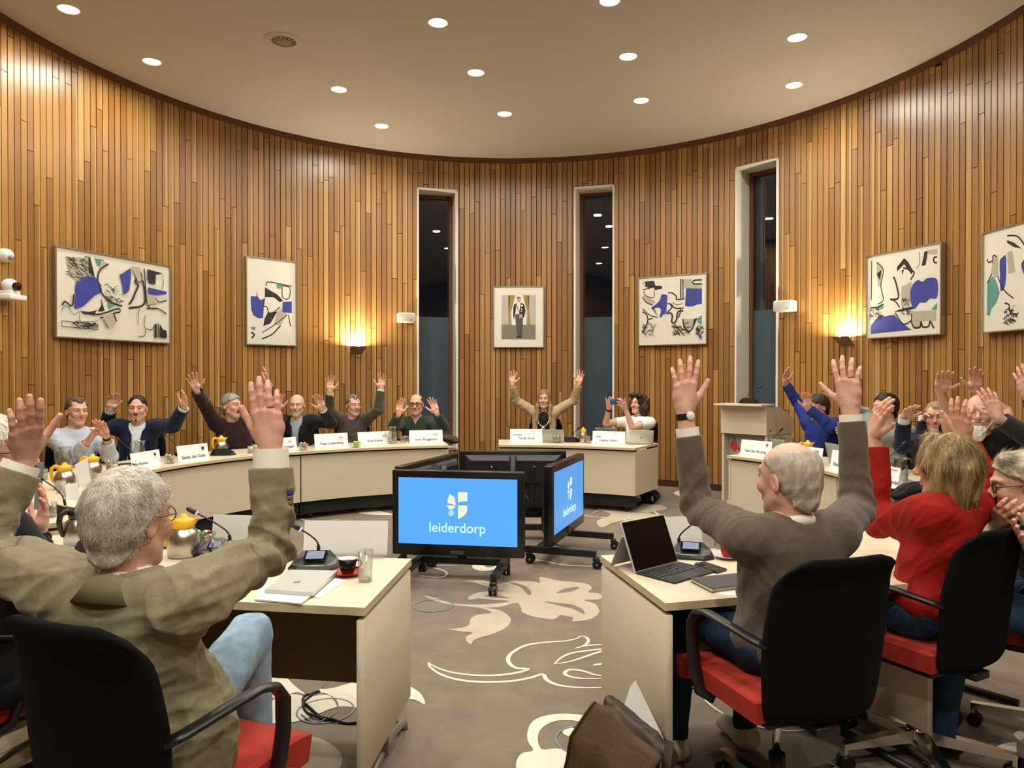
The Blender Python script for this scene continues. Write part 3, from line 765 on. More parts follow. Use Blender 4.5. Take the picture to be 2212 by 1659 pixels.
# ================================================================== OFFICE CHAIRS
M_CHBLK = mat('black_chair_fabric', '#0a0c0c', .92, bump=.2, bscale=700, spec=.15)
M_CHRED = mat('red_chair_fabric', '#a52a18', .85, bump=.15, bscale=700, var=.06, scale=10)
M_PLAST = mat('black_plastic', '#131313', .38)
M_CHROME = mat('chrome', '#eceae6', .16, metal=1.0)
def make_chair(label):
    t = thing('office_chair', label, 'chair', (0, 0, 0), 0, 'black and red office chairs round the ring')
    # back: thin curved upholstered shell, flaring out at the top
    nz, nx, th = 20, 12, .045
    vs = []; zs = [.455 + .53 * i / nz for i in range(nz + 1)]
    def prof(z):
        u = (z - .455) / .53
        y = -.235 - .05 * u - .05 * max(0, u - .55) - 1.1 * max(0, u - .82) ** 2
        w = (.205 + .022 * math.sin(PI * min(u * 1.1, 1) * .9)) * (1 - .10 * max(0, (u - .8) / .2) ** 2 - .05 * max(0, (.12 - u) / .12) ** 2)
        return y, w
    for sgn in (1, -1):
        for z in zs:
            y, w = prof(z); u = (z - .455) / .53
            for j in range(nx + 1):
                x = -1 + 2 * j / nx
                edge = 1 - abs(x) ** 6
                yy = y + .03 * x * x + sgn * th / 2 * (.35 + .65 * edge) * (1 if .02 < u < .985 else .5)
                zz = z - .03 * (max(0, abs(x) - .6) / .4) ** 2 * max(0, (u - .6) / .4) ** 2
                vs.append((x * w, yy, zz))
    m = (nx + 1); f = []
    off = (nz + 1) * m
    for i in range(nz):
        for j in range(nx):
            f.append((i * m + j, i * m + j + 1, (i + 1) * m + j + 1, (i + 1) * m + j))
            f.append((off + i * m + j, off + (i + 1) * m + j, off + (i + 1) * m + j + 1, off + i * m + j + 1))
    for i in range(nz):
        for j in (0, nx):
            q = (i * m + j, (i + 1) * m + j, off + (i + 1) * m + j, off + i * m + j); f.append(q if j == 0 else q[::-1])
    for j in range(nx):
        f.append((j, off + j, off + j + 1, j + 1)); f.append((nz * m + j, nz * m + j + 1, off + nz * m + j + 1, off + nz * m + j))
    a = MB(); a.add(vs, f, 0, True); o = a.build('backrest', M_CHBLK, t); flip_check(o)
    # seat cushion with waterfall front
    bm = bmesh.new(); bmesh.ops.create_grid(bm, x_segments=12, y_segments=12, size=.5)
    g = [v.co.copy() for v in bm.verts]; fc = [[v.index for v in q.verts] for q in bm.faces]; bm.free()
    top = []; bot = []
    for v in g:
        x, y = v.x * .47, v.y * .47 + .035
        rim = max(abs(v.x), abs(v.y)) * 2
        zt = .535 - .012 * rim ** 6 - .035 * max(0, v.y * 2 - .6) ** 2 * 2
        top.append((x, y, zt)); bot.append((x * .97, y * .97, .455 - (.02 if v.y > .4 else 0)))
    a = MB(); a.add(top, fc, 0, True); a.add(bot, [q[::-1] for q in fc], 0, False)
    k = 13
    ringi = [i for i in range(k)] + [i * k + k - 1 for i in range(1, k)] + [k * k - 1 - i for i in range(1, k)] + [(k - 1 - i) * k for i in range(1, k - 1)]
    nT = len(top)
    for i in range(len(ringi)):
        p, q = ringi[i], ringi[(i + 1) % len(ringi)]
        a.f.append((p, nT + p, nT + q, q)); a.m.append(0); a.sm.append(False)
    o = a.build('seat', M_CHRED, t); flip_check(o)
    a = MB(); a.box((0, .02, .425), (.30, .34, .045), bev=.012); a.box((0, -.17, .425), (.09, .16, .03), bev=.006)
    a.build('seat_pan', M_PLAST, t)
    for s in (-1, 1):
        a = MB()
        a.tube([(s * .212, -.226, .705), (s * .238, -.20, .718), (s * .258, -.08, .735), (s * .262, .02, .74), (s * .262, .08, .725), (s * .262, .112, .685), (s * .26, .115, .60), (s * .255, .105, .52), (s * .245, .09, .455), (s * .20, .07, .43)], .024, 12, sq=(1.0, .48))
        a.build('armrest', M_PLAST, t)
    a = MB(); a.tube([(0, 0, .12), (0, 0, .24)], .028, 16); a.tube([(0, 0, .24), (0, 0, .42)], .015, 12, 1)
    a.build('gas_column', [M_PLAST, M_CHROME], t)
    a = MB(); a.lathe([(0, .06), (.045, .06), (.045, .135), (.032, .15), (0, .15)], 20)
    for k in range(5):
        g = 2 * PI * k / 5 + .3; d = Vector((math.cos(g), math.sin(g), 0))
        M = basis(d, Vector((-d.y, d.x, 0)), Vector((0, 0, 1)))
        a.add([(.03, -.022, .085), (.03, .022, .085), (.03, .022, .135), (.03, -.022, .135), (.33, -.016, .078), (.33, .016, .078), (.33, .016, .100), (.33, -.016, .100)],
              [(0, 1, 2, 3), (7, 6, 5, 4), (0, 4, 5, 1), (1, 5, 6, 2), (2, 6, 7, 3), (3, 7, 4, 0)], 0, False, M)
        a.box((.322, 0, .075), (.016, .03, .05), 0, M)
    flip_check(a.build('star_base', M_CHROME, t))
    for k in range(5):
        g = 2 * PI * k / 5 + .3; p = Vector((math.cos(g), math.sin(g), 0)) * .315
        a = MB(); d = Vector((-p.y, p.x, 0)).normalized()
        for s in (-1, 1): a.tube([p + d * s * .006 + Vector((0, 0, .0275)), p + d * s * .024 + Vector((0, 0, .0275))], .0275, 14)
        a.tube([p + Vector((0, 0, .028)), p + Vector((0, 0, .075))], .008, 8)
        a.build('caster', M_PLAST, t)
    return t
CHAIR0 = make_chair('black and red office chair'); _first = [True]
def chair(x, y, yaw, label):
    """yaw: clockwise from straight ahead (+y)"""
    if _first[0]:
        _first[0] = False; CHAIR0.location = (x, y, 0); CHAIR0.rotation_euler = (0, 0, -R(yaw)); CHAIR0['label'] = label; return CHAIR0
    return copy_tree(CHAIR0, None, label, (x, y, 0), -R(yaw))

# ================================================================== SCREENS ON CARTS
M_BEZ = mat('screen_bezel', '#0b0c0e', .28)
M_TVB = mat('screen_rear', '#15171a', .5)
M_VENT = mat('screen_vent', '#3a4146', .55, bump=.3, bscale=600)
M_BLUE = mat('blue_screen', '#4f9ef0', .25, emit='#4d9df2', estr=.78)
M_LOGO = mat('logo_pale_yellow', '#dfe6b4', .5, emit='#dfe8b8', estr=.75)
M_LOGO2 = mat('logo_pale_blue', '#9fcdf3', .5, emit='#9fd0f5', estr=.7)
M_LTXT = mat('logo_text_mint', '#c9f2e6', .5, emit='#c8f4e8', estr=.8)
def cart_screen(L, Rr, label, lit, front=.31):
    """L, Rr: left and right ends of the screen's face as seen from its front"""
    L, Rr = Vector((*L, 0)), Vector((*Rr, 0)); W = (Rr - L).length; c = (L + Rr) / 2
    dx = (Rr - L).normalized()
    t = thing('screen_cart', label, 'display screen', c, math.atan2(dx.y, dx.x), 'four screens on wheeled carts')
    H = .64; z0 = .185; zc = z0 + H / 2
    a = MB(); a.box((0, .035, zc), (W, .07, H), bev=.008); a.build('bezel', M_BEZ, t)
    a = MB(); hw, hh = W / 2 - .05, H / 2 - .06
    a.add([(-hw, .07, zc - hh), (hw, .07, zc - hh), (hw, .07, zc + hh + .02), (-hw, .07, zc + hh + .02),
           (-hw + .06, .115, zc - hh + .05), (hw - .06, .115, zc - hh + .05), (hw - .06, .115, zc + hh - .03), (-hw + .06, .115, zc + hh - .03)],
          [(4, 5, 6, 7), (0, 1, 5, 4), (1, 2, 6, 5), (2, 3, 7, 6), (3, 0, 4, 7)])
    rear = a.build('rear_cover', M_TVB, t); flip_check(rear)
    a = MB(); a.add([(-hw + .02, .0745, zc + hh + .018), (-hw + .065, .108, zc + hh - .025), (-.06, .108, zc + hh - .025), (-.06, .0745, zc + hh + .018)], [(0, 1, 2, 3)])
    a.add([(hw - .02, .0745, zc + hh + .018), (hw - .065, .108, zc + hh - .025), (.06, .108, zc + hh - .025), (.06, .0745, zc + hh + .018)], [(3, 2, 1, 0)])
    a.build('vent', M_VENT, rear)
    for v in a.v: pass
    sw, sz0, sz1 = W / 2 - .05, z0 + .085, z0 + H - .055
    s = MB(); s.add([(-sw, -.0015, sz0), (sw, -.0015, sz0), (sw, -.0015, sz1), (-sw, -.0015, sz1)], [(0, 1, 2, 3)])
    scr = s.build('screen', M_BLUE if lit else mat('screen_off', '#111418', .2), t)
    if lit:
        zc2 = (sz0 + sz1) / 2 + .06; y = -.003
        lg = MB()
        q = lambda pts, mi: lg.add([(x, y, zc2 + z) for x, z in pts], [tuple(range(len(pts)))], mi)
        # four petals round a centre: upper-left kite, upper-right block, lower-left leaf, lower-right shield
        q([(-.075, .005), (-.01, -.012), (-.02, .05), (-.055, .072), (-.068, .04)], 0)
        q([(-.055, .072), (-.02, .05), (-.035, .028)], 1)
        q([(.008, .008), (.008, .088), (.078, .088), (.078, .02), (.04, .02)], 0)
        q([(.04, .05), (.07, .078), (.07, .03)], 1)
        q([(-.08, -.012), (-.012, -.018), (-.03, -.04), (-.06, -.045)], 0)
        q([(-.06, -.05), (-.03, -.045), (-.022, -.08), (-.05, -.098), (-.068, -.08)], 1)
        q([(.008, -.012), (.078, -.012), (.075, -.06), (.05, -.092), (.008, -.115)], 0)
        q([(.03, -.03), (.058, -.03), (.058, -.058), (.04, -.07), (.028, -.055)], 1)
        flip_check(lg.build('logo', [M_LOGO, M_LOGO2], scr))
        text_part('lettering', 'leiderdorp', .105, M_LTXT, scr, basis((1, 0, 0), (0, 0, 1), (0, -1, 0), (.0, -.003, zc2 - .185)), font_scale=.98)
    a = MB(); a.box((0, -.0025, z0 + .03), (.10, .006, .028)); a.build('badge_plate', mat('badge_grey', '#3c3f45', .4), t)
    # cart: post, mount, H base, casters
    a = MB(); a.tube([(0, .17, .10), (0, .17, .78)], .035, 4); a.box((0, .135, .55), (.5, .03, .05)); a.box((-.18, .13, .5), (.035, .03, .4)); a.box((.18, .13, .5), (.035, .03, .4))
    a.build('post', M_BLK, t)
    a = MB(); a.box((0, .17, .115), (W * .62, .06, .05))
    for s_ in (-1, 1): a.box((s_ * W * .33, (.28 - front) / 2, .115), (.045, .28 + front, .05))
    a.build('cart_base', M_BLK, t)
    for s_ in (-1, 1):
        for yy in (-front, .25):
            a = MB(); x = s_ * W * .33
            for e in (-1, 1): a.tube([(x + e * .008, yy - .012, .036), (x + e * .027, yy - .012, .036)], .036, 18)
            a.box((x, yy, .076), (.05, .045, .03), bev=.006); a.tube([(x - .03, yy - .012, .036), (x + .03, yy - .012, .036)], .009, 10, 1)
            a.build('caster', [M_PLAST, mat('caster_axle', '#a9a9a9', .3, metal=.8)], t)
    a = MB(); a.tube([(-.1, .17, .45), (-.16, .2, .35), (-.08, .22, .22), (0, .2, .14), (.15, .19, .145), (.25, .18, .12)], .006, 6); a.build('cable', M_PLAST, t)
    for xx in (-.2, .2):
        a = MB(); a.ball((xx, .118, zc + .17), .012, 0); a.build('mount_bolt', M_CHROME, t)
    return t
def zx(px, py, z): p = at_z(px, py, z); return (p.x, p.y)
FA, FB_ = at_d(847, 1002, 5.62), at_d(1132, 1012, 5.46)
cart_screen((FA.x, FA.y), (FB_.x, FB_.y), 'wheeled screen facing the camera with blue municipal logo', True)
RA, RB_ = at_d(1193, 1011, 5.83), at_d(1262, 984, 6.85)
cart_screen((RA.x, RA.y), (RB_.x, RB_.y), 'wheeled screen at the right turned toward the right desks', True)
BA, BB = at_d(1222, 972, 7.15), at_d(994, 973, 7.15)
cart_screen((BA.x, BA.y), (BB.x, BB.y), 'wheeled screen at the back showing its rear to the camera', False)
LA, LB = at_d(976, 972, 6.9), at_d(852, 1002, 5.85)
cart_screen((LA.x, LA.y), (LB.x, LB.y), 'wheeled screen at the left, mostly hidden by the facing one', False, .02)

# ================================================================== LECTERN
p0 = at_d(1557, 874, 8.72); W = .584; yaw = R(-48); zt = p0.z
lc0 = Vector((p0.x + math.cos(yaw) * W / 2, p0.y + math.sin(yaw) * W / 2, 0))
t = thing('lectern', 'tall maple lectern with sloping top beside the third window', 'lectern', lc0, yaw)
a = MB(); hw = W / 2; z1 = at_d(1600, 937, 8.55).z
a.add([(-hw, 0, z1), (hw, 0, z1), (hw, 0, zt), (-hw, 0, zt), (-hw, .62, z1), (hw, .62, z1), (hw, .62, zt - .17), (hw, .30, zt - .02), (-hw, .62, zt - .17), (-hw, .30, zt - .02)],
      [(0, 1, 2, 3), (1, 5, 6, 7, 2), (0, 3, 9, 8, 4), (4, 8, 6, 5), (7, 6, 8, 9), (2, 7, 9, 3), (0, 4, 5, 1)])
flip_check(a.build('desk_box', M_PANEL, t))
a = MB(); a.box((0, .012, zt + .008), (W + .02, .3, .02)); a.box((0, .45, zt - .075), (W + .01, .36, .018), 0, Matrix.Translation((0, 0, 0)) @ Matrix.Rotation(0, 4, 'X')); a.f = a.f[:6]; a.m = a.m[:6]; a.sm = a.sm[:6]; a.v = a.v[:8]
a.build('top_board', M_TOP, t)
a = MB(); a.box((-hw + .018, .3, z1 / 2), (.03, .56, z1)); a.box((hw - .018, .3, z1 / 2), (.03, .56, z1)); a.box((0, .3, .04), (W - .07, .5, .08)); a.box((0, .56, z1 / 2), (W - .07, .02, z1)); a.build('pedestal', M_PANEL, t)
a = MB(); a.box((0, .12, z1 * .56), (W - .07, .012, z1 * .86)); a.build('grey_panel', mat('lectern_grey_panel', '#9b9da2', .5), t)
# red paper hand with a pointing finger on the panel
hd = MB(); q = [(-.20, .04), (-.215, -.05), (-.15, -.10), (-.145, -.13), (-.10, -.115), (-.095, -.09), (-.07, -.07), (.06, -.16), (.085, -.13), (-.06, -.02), (-.075, .03), (-.1, .04), (-.105, .12), (-.125, .155), (-.145, .15), (-.15, .06)]
z0_ = at_d(1600, 962, 8.6).z
o_ = [(x * .62 - .10, y * .62) for x, y in q]; vs = [(x, .108, z0_ + z) for x, z in o_]
hd.add(vs, [tuple(f) for f in tri_poly(o_)]); flip_check(hd.build('red_hand_cutout', mat('red_cutout', '#c8352a', .6), t))
a = MB(); a.disc((0, 0, 0), .014, 14, M=basis((0, 1, 0), (0, 0, 1), (1, 0, 0), (hw + .002, .08, z1 + .05))); a.build('cable_hole', M_BLK, t)

# ================================================================== FRAMED PICTURES
M_SILVER = mat('silver_frame', '#b9b2a2', .25, metal=.85)
M_PAPER = mat('art_paper', '#d9d6c8', .55)
M_AB = mat('print_blue', '#2f3a94', .5); M_AT = mat('print_teal', '#4f8f86', .5); M_AK = mat('print_black', '#1b1a17', .5); M_AG = mat('print_grey', '#a9a592', .5)
M_ART = [M_AB, M_AT, M_AK, M_AG, M_PAPER]
M_PGLASS = glass_mat('picture_glass', (1, 1, 1), .03, .04, .05)
def picture(name, label, quad, depth, shapes, group='blue and black collage prints'):
    """quad: left px, right px, (top, bottom) of left edge, (top, bottom) of right edge; stood off the curved wall as a flat panel"""
    xl, xr, (tl, bl), (tr, br) = quad
    a, b2 = at_wall(xl, (tl + bl) / 2), at_wall(xr, (tr + br) / 2)
    zt = (at_wall(xl, tl).z + at_wall(xr, tr).z) / 2; zb = (at_wall(xl, bl).z + at_wall(xr, br).z) / 2
    dx = (b2 - a); dx.z = 0; W = dx.length; dx.normalize(); n = Vector((dx.y, -dx.x, 0)); c = (a + b2) / 2 + n * .03
    H = zt - zb; zc = (zt + zb) / 2
    t = thing(name, label, 'picture', (c.x, c.y, zc), math.atan2(dx.y, dx.x), group)
    f = MB(); fw = .012; y0, y1 = -depth, .004
    for (x0, x1, z0, z1) in ((-W / 2, W / 2, H / 2 - fw, H / 2), (-W / 2, W / 2, -H / 2, -H / 2 + fw), (-W / 2, -W / 2 + fw, -H / 2 + fw, H / 2 - fw), (W / 2 - fw, W / 2, -H / 2 + fw, H / 2 - fw)):
        f.box(((x0 + x1) / 2, (y0 + y1) / 2, (z0 + z1) / 2), (x1 - x0, y1 - y0, z1 - z0))
    f.build('frame', M_SILVER, t)
    yp = -depth + .012
    s = MB(); w2, h2 = W / 2 - fw, H / 2 - fw
    s.add([(-w2, yp, -h2), (w2, yp, -h2), (w2, yp, h2), (-w2, yp, h2)], [(0, 1, 2, 3)], 4)
    k = 0
    for sh in shapes:
        k += 1; mi = sh[0]; y = yp - .0004 - .00012 * k
        to = lambda p: (-w2 + p[0] * 2 * w2, h2 - p[1] * 2 * h2)
        if sh[1] == 'f':
            o = [to(p) for p in (smooth_outline(sh[2], 4) if len(sh) > 3 else sh[2])]
            for tr_ in tri_poly(o):
                A_, B_, C_ = [Vector((o[i][0], o[i][1], 0)) for i in tr_]
                tr2 = tr_ if (B_ - A_).cross(C_ - A_).z > 0 else tuple(reversed(tr_))
                s.add([(o[i][0], y, o[i][1]) for i in tr2], [(0, 1, 2)], mi)
        else:
            o = [to(p) for p in smooth_outline(sh[2], 5, False)]; w = sh[3] * W * 1.45; L_ = []; R_ = []
            for i in range(len(o)):
                A_, B_ = Vector(o[max(i - 1, 0)]), Vector(o[min(i + 1, len(o) - 1)]); d = (B_ - A_)
                d = d.normalized() if d.length > 1e-9 else Vector((1, 0)); nn = Vector((-d.y, d.x)) * w
                L_.append(Vector(o[i]) + nn); R_.append(Vector(o[i]) - nn)
            kk = len(o); vs = [(q.x, y, q.y) for q in L_] + [(q.x, y, q.y) for q in R_]
            s.add(vs, [(kk + i, kk + i + 1, i + 1, i) for i in range(kk - 1)], mi)
    s.build('print', sh_mats[0] if False else M_ART if name == 'framed_print' else M_PORT, t)
    g = MB(); g.add([(-w2, -depth + .004, -h2), (w2, -depth + .004, -h2), (w2, -depth + .004, h2), (-w2, -depth + .004, h2)], [(0, 1, 2, 3)])
    g.build('cover_glass', M_PGLASS, t)
    return t
sh_mats = [None]
def scribble(cx, cy, rx, ry, n, mi=2, w=.0012, seed=1):
    rr = random.Random(seed); out = []
    for i in range(int(n * 1.5)):
        x, y = cx + rr.uniform(-rx, rx), cy + rr.uniform(-ry, ry); a = rr.uniform(-.5, .9); l = rr.uniform(.2, .55) * rx
        out.append((mi, 'l', [(x, y), (x + l * .5, y + l * a * .7 + rr.uniform(-.02, .02)), (x + l, y + l * a * 1.5)], w * rr.uniform(.6, 1.6)))
    return out
# crop coordinates to the unit square of a picture whose corners are given (bilinear)
def unit(c00, c10, c01, c11):
    def f(p):
        u, v = .5, .5
        for _ in range(12):
            x = (1 - v) * ((1 - u) * c00[0] + u * c10[0]) + v * ((1 - u) * c01[0] + u * c11[0]) - p[0]
            y = (1 - v) * ((1 - u) * c00[1] + u * c10[1]) + v * ((1 - u) * c01[1] + u * c11[1]) - p[1]
            ux, uy = (1 - v) * (c10[0] - c00[0]) + v * (c11[0] - c01[0]), (1 - v) * (c10[1] - c00[1]) + v * (c11[1] - c01[1])
            vx, vy = (1 - u) * (c01[0] - c00[0]) + u * (c11[0] - c10[0]), (1 - u) * (c01[1] - c00[1]) + u * (c11[1] - c10[1])
            dt = ux * vy - uy * vx; u -= (x * vy - y * vx) / dt; v -= (y * ux - x * uy) / dt
        return (min(max(u, .01), .99), min(max(v, .01), .99))
    return lambda L: [f(p) for p in L]
U = unit((85, 65), (1048, 190), (85, 820), (1048, 857))
F_ = lambda mi, L, sm=True: (mi, 'f', U(L), 1) if sm else (mi, 'f', U(L))
L_ = lambda L, w=.0022, mi=2: (mi, 'l', U(L), w)
sh = [F_(2, [(300, 130), (345, 135), (380, 300), (355, 290), (330, 270)], False), F_(1, [(375, 142), (460, 155), (420, 200), (400, 215)], False), F_(3, [(150, 150), (330, 140), (330, 270), (225, 355), (170, 250)], False)]
sh += scribble(.16, .2, .09, .12, 40, seed=3)
sh += [F_(0, [(225, 380), (260, 340), (320, 308), (365, 305), (400, 335), (425, 380), (430, 430), (380, 460), (330, 510), (280, 560), (220, 578), (222, 480)]),
       L_([(225, 365), (270, 325), (360, 297), (430, 380)], .0018), F_(3, [(425, 160), (480, 180), (430, 230), (405, 270)], False), L_([(490, 185), (420, 240), (400, 330), (440, 450), (520, 520), (605, 545)], .004),
       F_(1, [(480, 520), (545, 540), (490, 572)], False), F_(2, [(425, 480), (455, 590), (400, 600), (430, 540)], False), F_(2, [(255, 600), (330, 605), (385, 590), (400, 570), (370, 630), (290, 625)], False)]
sh += scribble(.45, .45, .07, .1, 26, seed=5)
sh += [F_(0, [(585, 285), (620, 262), (672, 225), (680, 280), (665, 390), (655, 415), (615, 440), (605, 360)]), L_([(580, 280), (620, 255), (675, 218)], .0018),
       L_([(690, 205), (740, 260), (720, 330), (745, 360), (720, 420), (690, 490), (660, 530)], .005), L_([(660, 560), (800, 520), (790, 330), (745, 330)], .005), L_([(800, 210), (830, 520), (900, 560)], .0035), L_([(740, 210), (770, 260), (775, 320)], .005),
       F_(3, [(680, 200), (760, 200), (775, 320), (745, 330)], False)]
sh += [F_(2, [(830, 215), (985, 250), (910, 260), (905, 345), (850, 340), (830, 300)], False), L_([(975, 260), (985, 340), (965, 390)], .0014), F_(0, [(835, 375), (1015, 408), (1015, 428), (930, 438), (838, 430)], False),
       L_([(900, 460), (940, 500), (1015, 485)], .003), F_(3, [(820, 440), (900, 460), (930, 510), (830, 530)], False), L_([(820, 560), (930, 560), (1015, 605)], .003), L_([(755, 560), (740, 640), (745, 700)], .0016), L_([(810, 620), (800, 720), (870, 745), (905, 690)], .0018), L_([(740, 805), (800, 800), (810, 740)], .0018),
       F_(2, [(945, 690), (975, 740), (1010, 750), (1018, 815), (945, 810)], False), F_(2, [(895, 700), (915, 690), (915, 815), (895, 815)], False), F_(2, [(925, 690), (934, 690), (934, 815), (925, 815)], False)]
sh += [L_([(115, 690), (395, 712)], .0016), L_([(115, 735), (395, 755)], .0018), L_([(118, 690), (118, 735)], .0016), L_([(395, 712), (395, 755)], .0016), L_([(115, 600), (150, 560), (210, 630), (250, 610), (260, 690), (400, 680)], .0012)]
sh += scribble(.2, .85, .1, .015, 22, seed=9, w=.0016)
sh += [L_([(120, 560), (140, 525), (190, 560), (205, 460)], .004), L_([(360, 625), (420, 620), (560, 570), (575, 600), (545, 605), (410, 655)], .0035), F_(3, [(430, 640), (520, 610), (550, 680), (480, 740)], False), L_([(520, 610), (548, 680)], .004)]
picture('framed_print', 'wide framed collage print with two blue shapes, leftmost on the wall', (110, 359, (537, 731), (570, 741)), .035, sh)
U = unit((1692, 132), (2118, 170), (1705, 880), (2128, 882))
sh = [F_(0, [(1730, 470), (1780, 470), (1780, 420), (1790, 470), (1810, 500), (1845, 490), (1838, 655), (1800, 660), (1755, 635), (1735, 580)], False), F_(2, [(1850, 390), (1960, 450), (2010, 500), (1980, 515), (1930, 475), (1850, 475)], False),
      L_([(1850, 480), (1842, 550), (1870, 560), (1885, 605), (1930, 600), (1985, 555)], .006), F_(2, [(1960, 595), (1900, 700), (1840, 725), (1850, 660), (1880, 600), (1900, 610)], False), F_(3, [(1960, 595), (2010, 560), (2050, 620), (1990, 715), (1930, 710)], False),
      F_(0, [(2005, 510), (2088, 505), (2088, 605), (2005, 600)], False), F_(1, [(1945, 352), (2000, 360), (1985, 400), (1955, 395)], False), L_([(1860, 380), (1870, 345), (1940, 350), (2085, 375)], .006), L_([(2000, 370), (2005, 470), (2060, 480), (2070, 390), (2005, 372)], .006),
      L_([(1830, 835), (1920, 790), (1990, 715)], .008), L_([(1830, 780), (1930, 715), (2050, 620)], .005), L_([(2060, 620), (2075, 700), (2085, 720)], .006), F_(1, [(1735, 735), (1775, 735), (1770, 760), (1740, 755)], False), L_([(1740, 780), (1765, 800), (1745, 830)], .01)]
picture('framed_print', 'narrow upright framed print with a profile in a dark cap', (527, 636, (555, 746), (565, 747)), .035, sh)
U = unit((265, 255), (1495, 170), (265, 1475), (1495, 1455))
sh = [F_(2, [(385, 310), (550, 305), (575, 385), (690, 390), (705, 440), (570, 470), (540, 420), (350, 470), (340, 455), (440, 425), (375, 400)], False), L_([(340, 375), (365, 320), (540, 300)], .003), L_([(355, 480), (380, 560), (520, 610), (555, 560), (550, 470)], .004),
      F_(3, [(340, 560), (440, 600), (575, 680), (520, 740), (400, 700)], False), L_([(330, 590), (400, 690), (520, 740)], .005), F_(0, [(685, 560), (720, 545), (795, 570), (790, 720), (775, 890), (720, 920), (690, 965), (655, 960), (670, 890), (675, 830), (640, 790), (580, 795), (530, 830), (500, 790), (580, 730), (650, 660)]),
      F_(1, [(525, 835), (570, 815), (615, 940), (590, 920)], False), L_([(330, 810), (480, 930), (620, 965)], .005), L_([(330, 860), (410, 920), (440, 1000), (520, 980)], .006), L_([(810, 520), (880, 520), (960, 580), (970, 640), (1110, 630)], .006), L_([(800, 715), (870, 730), (940, 800), (1100, 800)], .006), L_([(900, 690), (960, 740), (1080, 715)], .003),
      L_([(850, 740), (880, 790), (790, 880)], .006), F_(0, [(1140, 440), (1420, 445), (1420, 725), (1340, 735), (1260, 770), (1180, 775), (1120, 760)], False), F_(3, [(1060, 270), (1240, 265), (1240, 370), (1420, 400), (1420, 435), (1110, 440)], False), L_([(1045, 265), (1040, 620)], .006), L_([(1080, 270), (1085, 620)], .005), L_([(1420, 285), (1280, 295), (1270, 355), (1420, 360)], .007),
      F_(1, [(1350, 985), (1420, 930), (1420, 1110), (1340, 1060)], False), L_([(780, 900), (860, 890), (890, 950), (880, 1050), (930, 1070), (970, 1000), (980, 900), (1010, 860), (1090, 850)], .008), L_([(1030, 800), (1040, 860), (1000, 980)], .006), F_(3, [(1090, 1005), (1280, 1000), (1250, 1180), (1190, 1230), (1130, 1180)], False), L_([(1085, 1000), (1100, 1120), (1190, 1230), (1260, 1160), (1290, 1000)], .006), F_(2, [(1300, 990), (1345, 985), (1265, 1180), (1250, 1170)], False)]
sh += scribble(.62, .78, .12, .08, 40, seed=12, w=.002) + scribble(.9, .8, .05, .06, 26, seed=13, w=.0025) + scribble(.12, .75, .08, .1, 26, seed=14, w=.0018)
sh += [F_(0, [(1365, 1300), (1420, 1290), (1420, 1380), (1380, 1350)], False), L_([(340, 1250), (420, 1100), (440, 1010)], .006), L_([(520, 1250), (560, 1130), (600, 1090)], .003)]
picture('framed_print', 'square framed print with a man in a black hat, above the clerk', (1382, 1530, (601, 747), (590, 745)), .035, sh)
U = unit((530, 412), (1345, 275), (525, 1335), (1345, 1300))
sh = [L_([(580, 450), (575, 900)], .004), F_(3, [(640, 460), (710, 540), (700, 720), (660, 760), (640, 600)], False), L_([(640, 470), (720, 560), (690, 740), (720, 900), (650, 950)], .004), F_(2, [(640, 600), (700, 560), (680, 680)], False),
      F_(2, [(960, 430), (1000, 470), (1060, 580), (1040, 620), (960, 500), (880, 580), (880, 530)], False), L_([(840, 640), (870, 720), (895, 880), (800, 900)], .007), F_(3, [(930, 760), (1040, 700), (1030, 970), (930, 960)], False), F_(2, [(930, 570), (960, 560), (940, 620)], False), L_([(950, 540), (1010, 560), (1070, 600), (1030, 680)], .006), L_([(1120, 360), (1130, 480), (1100, 550)], .002), F_(2, [(1180, 360), (1215, 360), (1190, 520), (1150, 525)], False), F_(3, [(1215, 350), (1308, 340), (1308, 400), (1210, 390)], False), L_([(1308, 430), (1275, 440), (1280, 490), (1308, 495)], .006),
      F_(0, [(1030, 800), (1060, 730), (1110, 685), (1160, 705), (1190, 680), (1230, 665), (1310, 690), (1310, 890), (1240, 900), (1190, 945), (1130, 945), (1080, 1010), (1045, 970), (1028, 880)]), F_(1, [(1310, 950), (1310, 1030), (1250, 1030)], False), F_(0, [(570, 1190), (690, 1065), (740, 1095), (790, 1080), (850, 1075), (920, 1160), (1045, 1250), (570, 1285)], False),
      F_(1, [(620, 1000), (720, 960), (720, 1000), (650, 1020)], False), L_([(570, 990), (650, 985), (720, 950)], .006), F_(2, [(840, 1040), (930, 1010), (1050, 985), (1070, 1010), (930, 1040)], False), F_(3, [(930, 1020), (1100, 1040), (1300, 1040), (1300, 1150), (1050, 1150), (1040, 1060)], False), L_([(860, 1050), (920, 1150), (970, 1185), (1040, 1140), (1040, 1070)], .005), F_(3, [(1040, 1155), (1140, 1155), (1130, 1220), (1070, 1220)], False), L_([(1040, 1150), (1070, 1225), (1135, 1220), (1145, 1160), (1165, 1220), (1225, 1215), (1240, 1160), (1280, 1240)], .006), L_([(810, 890), (870, 930), (910, 990)], .005)]
sh += scribble(.1, .72, .08, .07, 24, seed=20, w=.002) + scribble(.55, .66, .05, .1, 22, seed=21, w=.002)
picture('framed_print', 'framed collage print with two large blue shapes right of the uplight', (1884, 2047, (553, 732), (525, 724)), .06, sh)
U = unit((1845, 175), (2600, -20), (1855, 1265), (2600, 1240))
